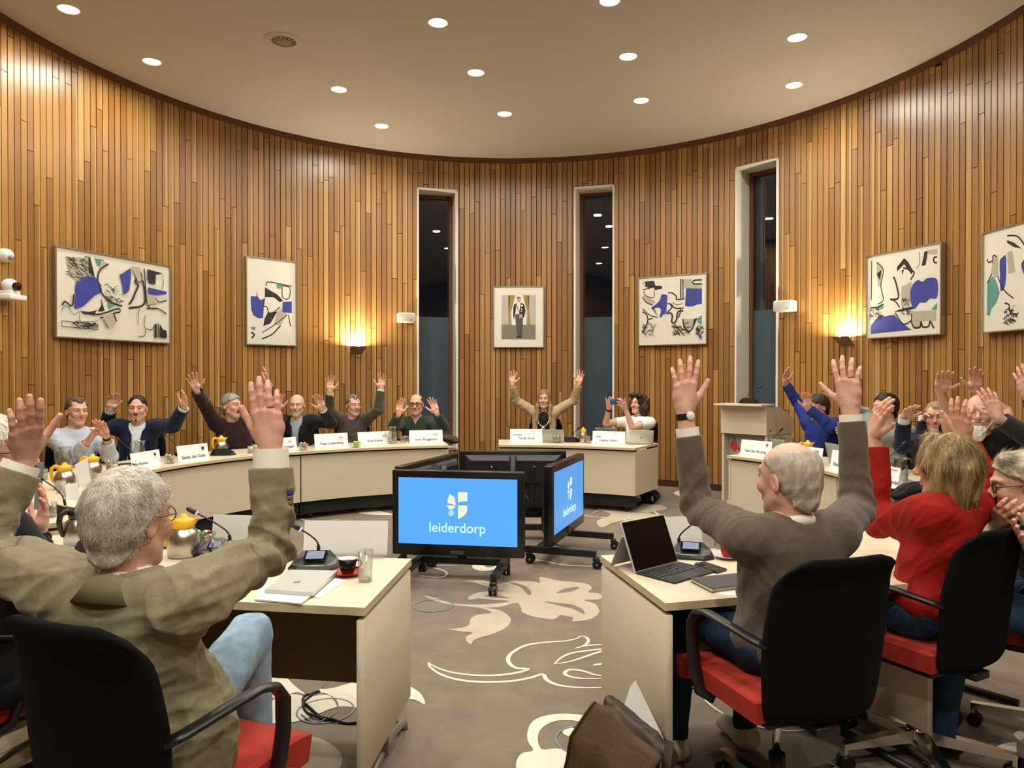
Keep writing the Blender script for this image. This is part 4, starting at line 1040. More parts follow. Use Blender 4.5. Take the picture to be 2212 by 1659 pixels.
sh = [F_(1, [(1892, 720), (1960, 640), (2000, 690), (2050, 830), (2010, 940), (1950, 1010), (1930, 1080), (1892, 1080)], False), L_([(1892, 720), (1955, 590), (1960, 420), (2010, 430)], .006), F_(3, [(1965, 430), (2020, 430), (2030, 620), (1990, 670), (1940, 600)], False), L_([(1890, 450), (1910, 490), (1955, 470)], .006),
      F_(0, [(2045, 480), (2080, 430), (2120, 430), (2115, 740), (2060, 810), (2050, 640)]), F_(3, [(2130, 380), (2190, 360), (2230, 600), (2150, 620)], False), L_([(2130, 190), (2250, 200), (2330, 300)], .006), F_(2, [(2130, 240), (2212, 270), (2300, 340), (2212, 320), (2130, 270)], False), L_([(2020, 640), (2100, 800), (2212, 900)], .005), L_([(2110, 950), (2160, 970), (2180, 1060), (2260, 1080)], .006),
      F_(0, [(2300, 500), (2420, 430), (2540, 520), (2540, 800), (2400, 760), (2330, 640)])]
sh += scribble(.42, .86, .1, .07, 30, seed=30, w=.0022)
picture('framed_print', 'framed collage print cut off by the right edge of the view', (2141, 2290, (503, 717), (464, 712)), .06, sh)
# official portrait of a standing man
M_PORT = [mat('portrait_grey', '#b5b3ad', .5), mat('portrait_gold', '#a3853a', .5), mat('portrait_black', '#17171b', .5), mat('portrait_trouser', '#4a4a47', .5), mat('portrait_mount', '#e0decf', .55), mat('portrait_white', '#dfe3e6', .5), mat('portrait_skin', '#c79f85', .5),
          mat('portrait_orange', '#c07a35', .5), mat('portrait_carpet', '#7d776b', .5, var=.5, scale=60, stretch=(1, 1, 4)), mat('portrait_dark_gold', '#6d5320', .5)]
U = unit((250, 195), (1318, 180), (260, 1490), (1325, 1482))
sh = [F_(0, [(415, 362), (1160, 358), (1160, 1010), (415, 1010)], False), F_(8, [(415, 1000), (1160, 1000), (1160, 1322), (420, 1322)], False), F_(5, [(700, 365), (880, 362), (960, 700), (950, 1005), (640, 1010), (630, 700)], False),
      F_(1, [(560, 365), (715, 362), (640, 680), (610, 720), (625, 1000), (575, 1005), (560, 700)], False), F_(1, [(880, 362), (1020, 362), (1015, 700), (1050, 1000), (970, 1000), (985, 720), (950, 640)], False), F_(9, [(560, 370), (610, 370), (600, 560), (565, 700)], False), F_(9, [(975, 365), (1020, 370), (1010, 700), (985, 500)], False),
      F_(3, [(710, 770), (885, 770), (880, 1050), (865, 1250), (765, 1250), (730, 1000)], False), F_(2, [(755, 530), (835, 520), (910, 560), (940, 700), (905, 850), (865, 830), (880, 780), (700, 780), (705, 850), (668, 840), (672, 640), (690, 560)], False),
      F_(5, [(755, 525), (830, 520), (800, 770), (715, 775), (735, 600)], False), F_(7, [(725, 580), (745, 560), (805, 700), (800, 755)], False), F_(6, [(748, 430), (790, 400), (832, 430), (830, 490), (790, 525), (755, 490)]), F_(9, [(742, 440), (745, 405), (790, 395), (830, 410), (835, 440), (800, 420), (760, 425)], False),
      F_(6, [(670, 840), (705, 845), (700, 895), (678, 890)], False), F_(6, [(800, 780), (860, 770), (870, 840), (810, 865)], False), F_(5, [(832, 570), (885, 570), (870, 610), (840, 610)], False), F_(5, [(840, 650), (868, 650), (868, 680), (840, 680)], False), F_(5, [(838, 700), (862, 700), (862, 728), (838, 728)], False), F_(2, [(735, 1290), (760, 1250), (860, 1250), (865, 1290)], False)]
picture('framed_portrait', 'framed portrait of a standing man in a tailcoat with orange sash', (1066, 1175, (620, 752), (619, 751)), .03, sh, None)
# ================================================================== PEOPLE (signed-distance sculpting)
import openvdb
def V3(p): return np.array([p[0], p[1], p[2]], dtype=np.float32)
class Field:
    def __init__(s, lo, hi, h):
        s.h = h; s.lo = V3(lo) - 2 * h; n = np.ceil((V3(hi) + 2 * h - s.lo) / h).astype(int) + 1; s.n = n
        s.D = np.full(tuple(n), 1.0, dtype=np.float32)
        s.ax = [s.lo[i] + h * np.arange(n[i], dtype=np.float32) for i in range(3)]
    def _sl(s, lo, hi):
        a = np.clip(np.floor((V3(lo) - s.lo) / s.h).astype(int), 0, s.n); b = np.clip(np.ceil((V3(hi) - s.lo) / s.h).astype(int) + 1, 0, s.n)
        if (b <= a).any(): return None
        sl = tuple(slice(a[i], b[i]) for i in range(3))
        X = s.ax[0][sl[0]][:, None, None]; Y = s.ax[1][sl[1]][None, :, None]; Z = s.ax[2][sl[2]][None, None, :]
        return sl, X, Y, Z
    def _mix(s, sl, d, k, op):
        o = s.D[sl]
        if op == 'u':
            if k <= 0: s.D[sl] = np.minimum(o, d); return
            h = np.clip(.5 + .5 * (o - d) / k, 0, 1); s.D[sl] = o * (1 - h) + d * h - k * h * (1 - h)
        elif op == 's':
            k = max(k, 1e-5); h = np.clip(.5 - .5 * (o + d) / k, 0, 1); s.D[sl] = o * (1 - h) - d * h + k * h * (1 - h)
    def cone(s, a, b, ra, rb, k=.02, op='u', clip=(), flat=None):
        """rounded cone a-b; clip: [(point, outward normal)] ; flat = (axis, factor) squash across"""
        a, b = V3(a), V3(b); m = max(ra, rb) + k + 2 * s.h
        g = s._sl(np.minimum(a, b) - m, np.maximum(a, b) + m)
        if g is None: return
        sl, X, Y, Z = g; ba = b - a; L2 = float(ba @ ba) + 1e-9
        px, py, pz = X - a[0], Y - a[1], Z - a[2]
        t = np.clip((px * ba[0] + py * ba[1] + pz * ba[2]) / L2, 0, 1)
        qx, qy, qz = px - t * ba[0], py - t * ba[1], pz - t * ba[2]
        if flat is not None:
            ax, f = V3(flat[0]), flat[1]; w = qx * ax[0] + qy * ax[1] + qz * ax[2]; f1 = (1 / f - 1)
            qx, qy, qz = qx + w * ax[0] * f1, qy + w * ax[1] * f1, qz + w * ax[2] * f1
            d = (np.sqrt(qx * qx + qy * qy + qz * qz) - (ra + t * (rb - ra))) * (f if f < 1 else 1)
        else: d = np.sqrt(qx * qx + qy * qy + qz * qz) - (ra + t * (rb - ra))
        for (p, n) in clip: d = np.maximum(d, (X - p[0]) * n[0] + (Y - p[1]) * n[1] + (Z - p[2]) * n[2])
        s._mix(sl, d, k, op)
    def ell(s, c, r, k=.02, op='u', Rm=None, clip=()):
        c = V3(c); r = V3(r); m = float(r.max()) + k + 2 * s.h
        g = s._sl(c - m, c + m)
        if g is None: return
        sl, X, Y, Z = g; x, y, z = X - c[0], Y - c[1], Z - c[2]
        if Rm is not None: x, y, z = [x * Rm[0][i] + y * Rm[1][i] + z * Rm[2][i] for i in range(3)]
        k0 = np.sqrt((x / r[0]) ** 2 + (y / r[1]) ** 2 + (z / r[2]) ** 2); k1 = np.sqrt((x / r[0] ** 2) ** 2 + (y / r[1] ** 2) ** 2 + (z / r[2] ** 2) ** 2)
        d = np.where(k1 > 1e-6, k0 * (k0 - 1) / np.maximum(k1, 1e-6), -float(r.min())).astype(np.float32)
        for (p, n) in clip: d = np.maximum(d, (X - p[0]) * n[0] + (Y - p[1]) * n[1] + (Z - p[2]) * n[2])
        s._mix(sl, d, k, op)
    def plane(s, p, n):      # cut away the side the normal points to
        X, Y, Z = s.ax[0][:, None, None], s.ax[1][None, :, None], s.ax[2][None, None, :]
        s.D = np.maximum(s.D, (X - p[0]) * n[0] + (Y - p[1]) * n[1] + (Z - p[2]) * n[2])
    def func(s, f, op='max'):
        X, Y, Z = s.ax[0][:, None, None], s.ax[1][None, :, None], s.ax[2][None, None, :]
        d = f(X, Y, Z)
        s.D = np.maximum(s.D, d) if op == 'max' else (s.D + d)
    def mesh(s):
        D = s.D.copy(); b = 3 * s.h
        D[0], D[-1], D[:, 0], D[:, -1], D[:, :, 0], D[:, :, -1] = [np.maximum(q, s.h) for q in (D[0], D[-1], D[:, 0], D[:, -1], D[:, :, 0], D[:, :, -1])]
        D = np.clip(D, -b, b)
        g = openvdb.FloatGrid(b); g.copyFromArray(np.ascontiguousarray(D), tolerance=1e-6)
        pts, quads = g.convertToQuads(0.0)
        v = np.asarray(pts, dtype=np.float32) * s.h + s.lo; q = np.asarray(quads, dtype=np.int64)
        # outward orientation: compare a face normal with the field gradient
        if len(q):
            i = q[len(q) // 2]; P = v[i]; nrm = np.cross(P[2] - P[0], P[3] - P[1])
            c = P.mean(0); idx = lambda p: tuple(np.clip(np.round((p - s.lo) / s.h).astype(int), 0, s.n - 1))
            nn = nrm / (np.linalg.norm(nrm) + 1e-9)
            if D[idx(c + nn * 1.6 * s.h)] < D[idx(c - nn * 1.6 * s.h)]: q = q[:, ::-1]
        return v, q
def normals(v, q):
    n = np.cross(v[q[:, 2]] - v[q[:, 0]], v[q[:, 3]] - v[q[:, 1]]); o = np.zeros_like(v)
    for i in range(4): np.add.at(o, q[:, i], n)
    return o / (np.linalg.norm(o, axis=1, keepdims=True) + 1e-9)
def smooth_v(v, q, it=1, f=.5):
    for _ in range(it):
        s = np.zeros_like(v); c = np.zeros(len(v), dtype=np.float32)
        for i in range(4):
            j = (i + 1) % 4
            np.add.at(s, q[:, i], v[q[:, j]]); np.add.at(c, q[:, i], 1); np.add.at(s, q[:, j], v[q[:, i]]); np.add.at(c, q[:, j], 1)
        v = v * (1 - f) + f * s / np.maximum(c, 1)[:, None]
    return v
def folds(p, seed, fr=9.0):
    """cloth-like ridges: warped sines, about -1..1"""
    r = np.random.default_rng(seed); o = np.zeros(len(p), dtype=np.float32)
    for i in range(4):
        a = r.normal(size=3); a /= np.linalg.norm(a); b = r.normal(size=3); b /= np.linalg.norm(b)
        w = np.sin(p @ b * fr * 1.3 * (1 + .4 * i) + r.uniform(0, 6)) * 1.6
        g = np.sin(p @ a * fr * (1.5 + i * .8) + w + r.uniform(0, 6)); o += (1 - np.abs(g) * 2) * (.6 ** i) * .5
    return o
class Soup:
    """several sculpted pieces joined in one mesh with a colour per vertex"""
    def __init__(s): s.v = []; s.f = []; s.c = []; s.n = 0
    def add(s, v, q, c):
        c = np.asarray(c, dtype=np.float32)
        if c.ndim == 1: c = np.tile(c, (len(v), 1))
        s.v.append(v); s.c.append(c); s.f.append(q + s.n); s.n += len(v)
    def build(s, name, m, parent=None):
        v = np.concatenate(s.v).astype(np.float32); f = np.concatenate(s.f).astype(np.int32); c = np.concatenate(s.c)
        me = bpy.data.meshes.new(name); k = len(f)
        me.vertices.add(len(v)); me.vertices.foreach_set('co', v.ravel())
        me.loops.add(k * 4); me.loops.foreach_set('vertex_index', f.ravel())
        me.polygons.add(k); me.polygons.foreach_set('loop_start', np.arange(0, 4 * k, 4, dtype=np.int32)); me.polygons.foreach_set('loop_total', np.full(k, 4, dtype=np.int32))
        me.update(calc_edges=True); me.validate()
        me.polygons.foreach_set('use_smooth', np.ones(len(me.polygons), dtype=bool))
        ca = me.color_attributes.new('Col', 'FLOAT_COLOR', 'POINT')
        if len(me.vertices) == len(c): ca.data.foreach_set('color', np.concatenate([c, np.ones((len(c), 1), dtype=np.float32)], 1).ravel())
        me.materials.append(m)
        o = bpy.data.objects.new(name, me); COL.objects.link(o)
        if parent is not None: o.parent = parent
        return o
def col_mat(name, rough=.5, var=.08, scale=30., bump=.1, bscale=300., sss=0.0, stretch=None, sheen=0., spec=.4, bdist=.004):
    m, nt, b, out = new_mat(name); L = nt.links.new
    at = nt.nodes.new('ShaderNodeVertexColor'); at.layer_name = 'Col'
    tc = nt.nodes.new('ShaderNodeTexCoord'); mp = nt.nodes.new('ShaderNodeMapping'); L(tc.outputs['Object'], mp.inputs[0])
    if stretch: mp.inputs['Scale'].default_value = stretch
    n = nt.nodes.new('ShaderNodeTexNoise'); n.inputs['Scale'].default_value = scale; n.inputs['Detail'].default_value = 4; L(mp.outputs[0], n.inputs['Vector'])
    mr = nt.nodes.new('ShaderNodeMapRange'); mr.inputs['From Min'].default_value = .3; mr.inputs['From Max'].default_value = .7; mr.inputs['To Min'].default_value = 1 - var; mr.inputs['To Max'].default_value = 1 + var; L(n.outputs['Fac'], mr.inputs[0])
    vm = nt.nodes.new('ShaderNodeVectorMath'); vm.operation = 'SCALE'; L(at.outputs['Color'], vm.inputs[0]); L(mr.outputs[0], vm.inputs['Scale']); L(vm.outputs[0], b.inputs['Base Color'])
    b.inputs['Roughness'].default_value = rough; b.inputs['Specular IOR Level'].default_value = spec
    if sheen: b.inputs['Sheen Weight'].default_value = sheen
    if sss:
        b.inputs['Subsurface Weight'].default_value = sss; b.inputs['Subsurface Radius'].default_value = (.9, .35, .2); b.inputs['Subsurface Scale'].default_value = .012
    if bump:
        n2 = nt.nodes.new('ShaderNodeTexNoise'); n2.inputs['Scale'].default_value = bscale; n2.inputs['Detail'].default_value = 3; L(mp.outputs[0], n2.inputs['Vector'])
        bp = nt.nodes.new('ShaderNodeBump'); bp.inputs['Strength'].default_value = bump; bp.inputs['Distance'].default_value = bdist; L(n2.outputs['Fac'], bp.inputs['Height']); L(bp.outputs[0], b.inputs['Normal'])
    return m
M_SKIN = col_mat('skin', .48, .06, 25, .15, 220, 0, spec=.4, bdist=.003)
M_HAIR = col_mat('hair', .5, .22, 60, .5, 160, 0, (1, 1, .25), spec=.35)
M_CLOTH = col_mat('woven_cloth', .88, .09, 140, .12, 900, 0, sheen=.1, spec=.2, bdist=.003)
M_KNIT = col_mat('knit_cloth', .95, .08, 60, .2, 520, 0, sheen=.2, spec=.12, bdist=.004)
M_DENIM = col_mat('denim', .9, .16, 30, .3, 900, 0, spec=.15, bdist=.003)
M_COTTON = col_mat('cotton', .8, .04, 12, .15, 500, 0, spec=.25)

def frame(yaw, pitch=0.0, roll=0.0):
    """columns: person's right, forward, up. yaw 0 looks at the camera (-y), + turns to the picture's right; pitch + looks up"""
    y = R(yaw); F = Vector((math.sin(y), -math.cos(y), 0)); U = Vector((0, 0, 1)); Rt = F.cross(U)
    p = R(pitch); F2 = F * math.cos(p) + U * math.sin(p); U2 = U * math.cos(p) - F * math.sin(p)
    r = R(roll); R2 = Rt * math.cos(r) + U2 * math.sin(r); U3 = U2 * math.cos(r) - Rt * math.sin(r)
    return Matrix((R2, F2, U3)).transposed()
def np_m(M): return np.array([[M[i][j] for j in range(3)] for i in range(3)], dtype=np.float32)

# ---------------------------------------------------------------- head
def head_parts(o, hc, HM, neck_to, s, h):
    """returns world verts, quads, colours"""
    f = Field((-.105, -.13, -.20), (.105, .14, .14), h / s)
    jaw = o.get('jaw', 1.0); fat = o.get('fat', 0.0)
    f.ell((0, -.014, .036), (.075, .095, .084), 0)
    f.ell((0, .018, .02), (.068, .07, .07), .02)
    f.ell((0, .030, -.048), (.056 * jaw + fat * .4, .056, .072), .03)
    f.cone((-.05 * jaw - fat * .3, .0, -.055), (-.016, .062, -.103), .018 + fat, .016, .025); f.cone((.05 * jaw + fat * .3, .0, -.055), (.016, .062, -.103), .018 + fat, .016, .025)
    f.ell((0, .066, -.103), (.022, .018, .017), .018)
    for x in (-1, 1):
        f.ell((x * .038, .066, -.024), (.024, .022, .024), .02)
        f.cone((x * .012, .088, .030), (x * .046, .072, .030), .011, .009, .014)
        f.ell((x * .032, .099, .010), (.019, .017, .0125), .012, 's')
        f.ell((x * .032, .0765, .0085), (.0145, .0135, .0125), .003)
        f.ell((x * .011, .1, -.031), (.009, .010, .008), .008)
        E = np_m(Matrix.Rotation(R(12) * x, 3, 'Z') @ Matrix.Rotation(R(-14), 3, 'X'))
        f.ell((x * .078, -.012, -.004), (.008, .019, .032), .006, 'u', E)
        f.ell((x * .086, -.008, .0), (.006, .010, .018), .005, 's', E)
    f.cone((0, .088, .018), (0, .109, -.026), .0085, .0125, .012)
    f.cone((0, .112, -.024), (0, .112, -.026), .0125, .0125, .006)
    my = -.060
    f.cone((-.02, .083, my + .006), (.02, .083, my + .006), .0075, .0075, .008); f.cone((-.016, .084, my - .009), (.016, .084, my - .009), .0085, .0085, .008)
    f.cone((-.024, .094, my), (.024, .094, my), .0022, .0022, .004, 's')
    if o.get('mouth') == 'open': f.ell((0, .09, my - .004), (.02, .018, .014), .006, 's')
    # neck
    n = np.array(neck_to, dtype=np.float32)
    nr = .052 + fat * .5
    f.cone((0, -.022, -.05), tuple(n), nr, nr + .006, .03)
    v, q = f.mesh(); v = smooth_v(v, q, 1, .4)
    x, y, z = v[:, 0], v[:, 1], v[:, 2]
    skin = np.array(srgb(o.get('skin', '#c99a7e')), dtype=np.float32)
    c = np.tile(skin, (len(v), 1))
    def blend(mask, colr, a=1.0):
        nonlocal c
        m = np.clip(mask, 0, 1)[:, None] * a; c = c * (1 - m) + np.array(srgb(colr) if isinstance(colr, str) else colr, dtype=np.float32) * m
    sm = lambda e0, e1, t: np.clip((t - e0) / (e1 - e0), 0, 1)
    g = lambda cx, cy, cz, r: np.exp(-(((x - cx) ** 2 + (y - cy) ** 2 + (z - cz) ** 2) / r ** 2))
    red = skin * np.array([1.06, .72, .66])
    blend(g(-.04, .07, -.025, .03) + g(.04, .07, -.025, .03) + g(0, .115, -.025, .02), red, .5)
    blend(g(-.08, 0, 0, .035) + g(.08, 0, 0, .035), red, .45)
    front = sm(.06, .075, y)
    eye = np.exp(-(((np.abs(x) - .032) / .017) ** 2 + ((z - .009) / .010) ** 2)) * front
    blend(eye * 1.1, skin * .55, .75)
    slit = np.exp(-(((np.abs(x) - .032) / .012) ** 4 + ((z - .008) / .0035) ** 4)) * front
    blend(slit * 1.2, '#2a1c16', .9)
    brow = np.exp(-(((np.abs(x) - .033) / .019) ** 4 + ((z - .031 + .14 * (np.abs(x) - .033) ** 2 * 40) / .0055) ** 2)) * sm(.05, .065, y)
    blend(brow, o.get('brow', '#6b5340'), o.get('browa', .75))
    mc = my + o.get('smile', .12) * (x / .025) ** 2 * .02
    lips = np.exp(-((x / .026) ** 4 + ((z - mc) / .0105) ** 4)) * sm(.065, .078, y)
    blend(lips, skin * np.array([.88, .46, .44]), .75)
    line = np.exp(-((x / .027) ** 4 + ((z - mc) / .0032) ** 2)) * sm(.065, .075, y); blend(line, '#40201a', .8)
    if o.get('teeth'):
        t = np.exp(-((x / .027) ** 4 + ((z - mc) / .0125) ** 4)) * sm(.06, .072, y); blend(t * 1.2, '#97463f', .9)
        t = np.exp(-((x / .023) ** 4 + ((z - mc - .0005) / .0048) ** 4)) * sm(.06, .072, y); blend(t * 1.2, '#e6ddd2', .95)
    if o.get('mouth') == 'open':
        t = np.exp(-((x / .018) ** 4 + ((z - mc + .004) / .012) ** 4)) * sm(.055, .07, y); blend(t * 1.1, '#3a1512', .95)
    if o.get('stubble'):
        a = sm(-.028, -.045, z) * sm(-.02, .02, y) * (1 - lips); blend(a, o['stubble'][0], o['stubble'][1])
    if o.get('hollow'): pass
    # eyeballs: small flattened balls showing between the lids
    ev, eq, ec = [v], [q], [c]; nb = len(v)
    if o.get('eyes', True):
        for sx in (-1, 1):
            P_ = []; Q_ = []; m_ = 10
            for i in range(m_ + 1):
                for j in range(m_ + 1):
                    a, b_ = (-1 + 2 * i / m_), (-1 + 2 * j / m_); r_ = max(abs(a), abs(b_)); l_ = math.hypot(a, b_) or 1; a, b_ = a * r_ / l_, b_ * r_ / l_
                    P_.append((a, math.sqrt(max(0, 1 - min(1, a * a + b_ * b_))), b_))
            for i in range(m_):
                for j in range(m_): k_ = i * (m_ + 1) + j; Q_.append((k_, k_ + 1, k_ + m_ + 2, k_ + m_ + 1))
            P_ = np.array(P_, dtype=np.float32); E_ = P_ * np.array([.0130, .0138, .0052], dtype=np.float32) + np.array([sx * .032, .0782, .0082], dtype=np.float32)
            ir = np.exp(-(((P_[:, 0] - o.get('gaze', 0)) / .42) ** 6 + (P_[:, 2] / .95) ** 8))[:, None]
            C_ = np.array([.50, .46, .42], dtype=np.float32) * (1 - ir) + np.array(srgb(o.get('iris', '#2e2019')), dtype=np.float32) * ir
            ev.append(E_); eq.append(np.array(Q_, dtype=np.int64) + nb); ec.append(C_); nb += len(E_)
    v = np.concatenate(ev); q = np.concatenate(eq); c = np.concatenate(ec)
    W = np.array(hc, dtype=np.float32) + (v * s) @ np_m(HM).T
    return W, q, c, f
def hair_piece(o, hc, HM, s, h, seed):
    """shell over the skull in the head's own axes"""
    st = o['hair']; f = Field((-.16, -.17, -.32 if st in ('long', 'bob', 'curly') else -.12), (.16, .15, .19), h / s)
    t = o.get('hair_t', .012)
    def plane(p, n):
        n = np.array(n, dtype=np.float32); n /= np.linalg.norm(n); f.plane(p, n)
    hl = o.get('hairline', .0)     # pushes the hairline back
    if st in ('short', 'receding', 'fringe', 'swept', 'slick'):
        f.ell((0, -.014, .036), (.075 + t, .095 + t, .084 + t * (1.2 if st != 'slick' else .8)), 0)
        f.cone((0, -.05, -.02), (0, -.055, -.055), .056 + t * .6, .05 + t * .3, .03)
        if st == 'swept':
            f.cone((-.05, .04, .115), (.06, .03, .10), .03, .026, .02); f.cone((.06, .03, .10), (.082, .0, .05), .024, .02, .02)
        if st == 'short' and o.get('quiff'): f.cone((-.03, .055, .112), (.035, .055, .11), .018, .016, .02)
        plane((0, .082 - hl, .082), (0, .72, -.69))
        # keep the cheeks free
        for x in (-1, 1): f.ell((x * .085, .056, -.004), (.05, .060, .058), .01, 's'); f.ell((x * .088, -.008, -.012), (.022, .022, .036), .006, 's')
        if o.get('forehead'): f.ell((0, .112, .088), (.074, .055, .050), .015, 's')
        if st == 'receding':
            for x in (-1, 1): f.ell((x * .052, .080, .090), (.027, .042, .036), .02, 's')
            f.ell((0, .112, .072), (.06, .03, .045), .012, 's')
        if st == 'fringe':
            f.ell((0, .035, .135), (.078 + t, .125, .088), .012, 's'); f.ell((0, .1, .06), (.1, .07, .1), .01, 's')
    elif st == 'bob':
        f.ell((0, -.014, .040), (.098, .112, .098), 0)
        for x in (-1, 1):
            f.cone((x * .062, -.005, .0), (x * .080, .018, -.085), .046, .034, .03); f.cone((x * .05, -.06, .0), (x * .060, -.060, -.105), .056, .040, .03)
        f.cone((0, -.075, .0), (0, -.078, -.105), .058, .038, .03); f.cone((-.005, .055, .108), (.066, .062, .03), .024, .024, .03); f.cone((-.005, .055, .108), (-.068, .062, .03), .024, .024, .03)
        f.ell((0, .095, -.055), (.060, .075, .105), .012, 's'); f.cone((0, -.0, -.11), (0, -.0, -.2), .05, .06, .01, 's')
    elif st == 'long':
        f.ell((0, -.014, .038), (.084, .104, .090), 0)
        for x in (-1, 1):
            f.cone((x * .066, .0, .03), (x * .082, .03, -.10), .026, .026, .03); f.cone((x * .082, .03, -.10), (x * .085, .085, -.29), .030, .022, .03); f.cone((x * .06, -.05, -.02), (x * .07, -.05, -.22), .04, .03, .03)
        f.ell((0, .085, -.03), (.062, .07, .115), .01, 's')
    elif st == 'curly':
        f.ell((0, -.03, .030), (.12, .125, .115), 0)
        for x in (-1, 1): f.ell((x * .085, -.02, -.06), (.055, .075, .085), .03)
        f.ell((0, -.085, -.07), (.1, .065, .09), .03); f.ell((-.05, .06, .105), (.05, .04, .035), .02); f.ell((.05, .06, .105), (.05, .04, .035), .02)
        f.ell((0, .1, -.02), (.056, .075, .10), .01, 's'); f.cone((0, .02, -.1), (0, .02, -.22), .06, .06, .01, 's')
    v, q = f.mesh()
    if len(q) == 0: return None
    n = normals(v, q); amp = {'curly': .014, 'bob': .004, 'long': .004}.get(st, o.get('hair_n', .003))
    st3 = np.array([1, 1, .35], dtype=np.float32) if st in ('bob', 'long') else np.array([1, 1, 1], dtype=np.float32)
    v = v + n * (folds(v * st3, seed, 26 if st != 'curly' else 34) * amp)[:, None]
    hcol = np.array(srgb(o['hair_c']), dtype=np.float32); hc2 = np.array(srgb(o.get('hair_c2', o['hair_c'])), dtype=np.float32)
    w = np.clip(.5 + .5 * folds(v * np.array([1, 1, .12 if st in ('bob', 'long') else .6], dtype=np.float32), seed + 3, 40), 0, 1)[:, None]
    c = hcol * (1 - w) + hc2 * w
    W = np.array(hc, dtype=np.float32) + (v * s) @ np_m(HM).T
    nW = n @ np_m(HM).T
    return W, q, c, nW, v
def strands(W, n, v, c, count, length, width, seed, HM, s, flow, lift=.25, jit=.35):
    """short tapering ribbons growing out of the hair cap, combed along flow(v)->local direction"""
    r = np.random.default_rng(seed); ok = np.nonzero(v[:, 2] > (-.07 if length < .045 else -9))[0]; idx = ok[r.integers(0, len(ok), count)]
    P = W[idx]; N = n[idx]; d = flow(v[idx]) @ np_m(HM).T; d = d + r.normal(size=d.shape) * jit
    d = d - N * (d * N).sum(1, keepdims=True); d /= np.linalg.norm(d, axis=1, keepdims=True) + 1e-9
    L = (length * r.uniform(.5, 1.25, count))[:, None]; S = 4; pts = []
    for i in range(S + 1):
        u = i / S; pts.append(P - N * .002 + d * L * u + N * (L * lift * (u - u * u * .8)))
    side = np.cross(d, N); vv = []; 
    for i in range(S + 1):
        w = width * (1 - .85 * (i / S)); vv += [pts[i] - side * w, pts[i] + side * w]
    V = np.stack(vv, 1).reshape(-1, 3); Q = []
    base = (np.arange(count) * (2 * (S + 1)))[:, None]
    for i in range(S): Q.append(base + np.array([2 * i, 2 * i + 1, 2 * i + 3, 2 * i + 2]))
    Q = np.stack(Q, 1).reshape(-1, 4)
    C = c[idx] * r.uniform(.6, 1.45, count)[:, None]; C = np.repeat(np.clip(C, 0, 1), 2 * (S + 1), axis=0)
    return V.astype(np.float32), Q, C

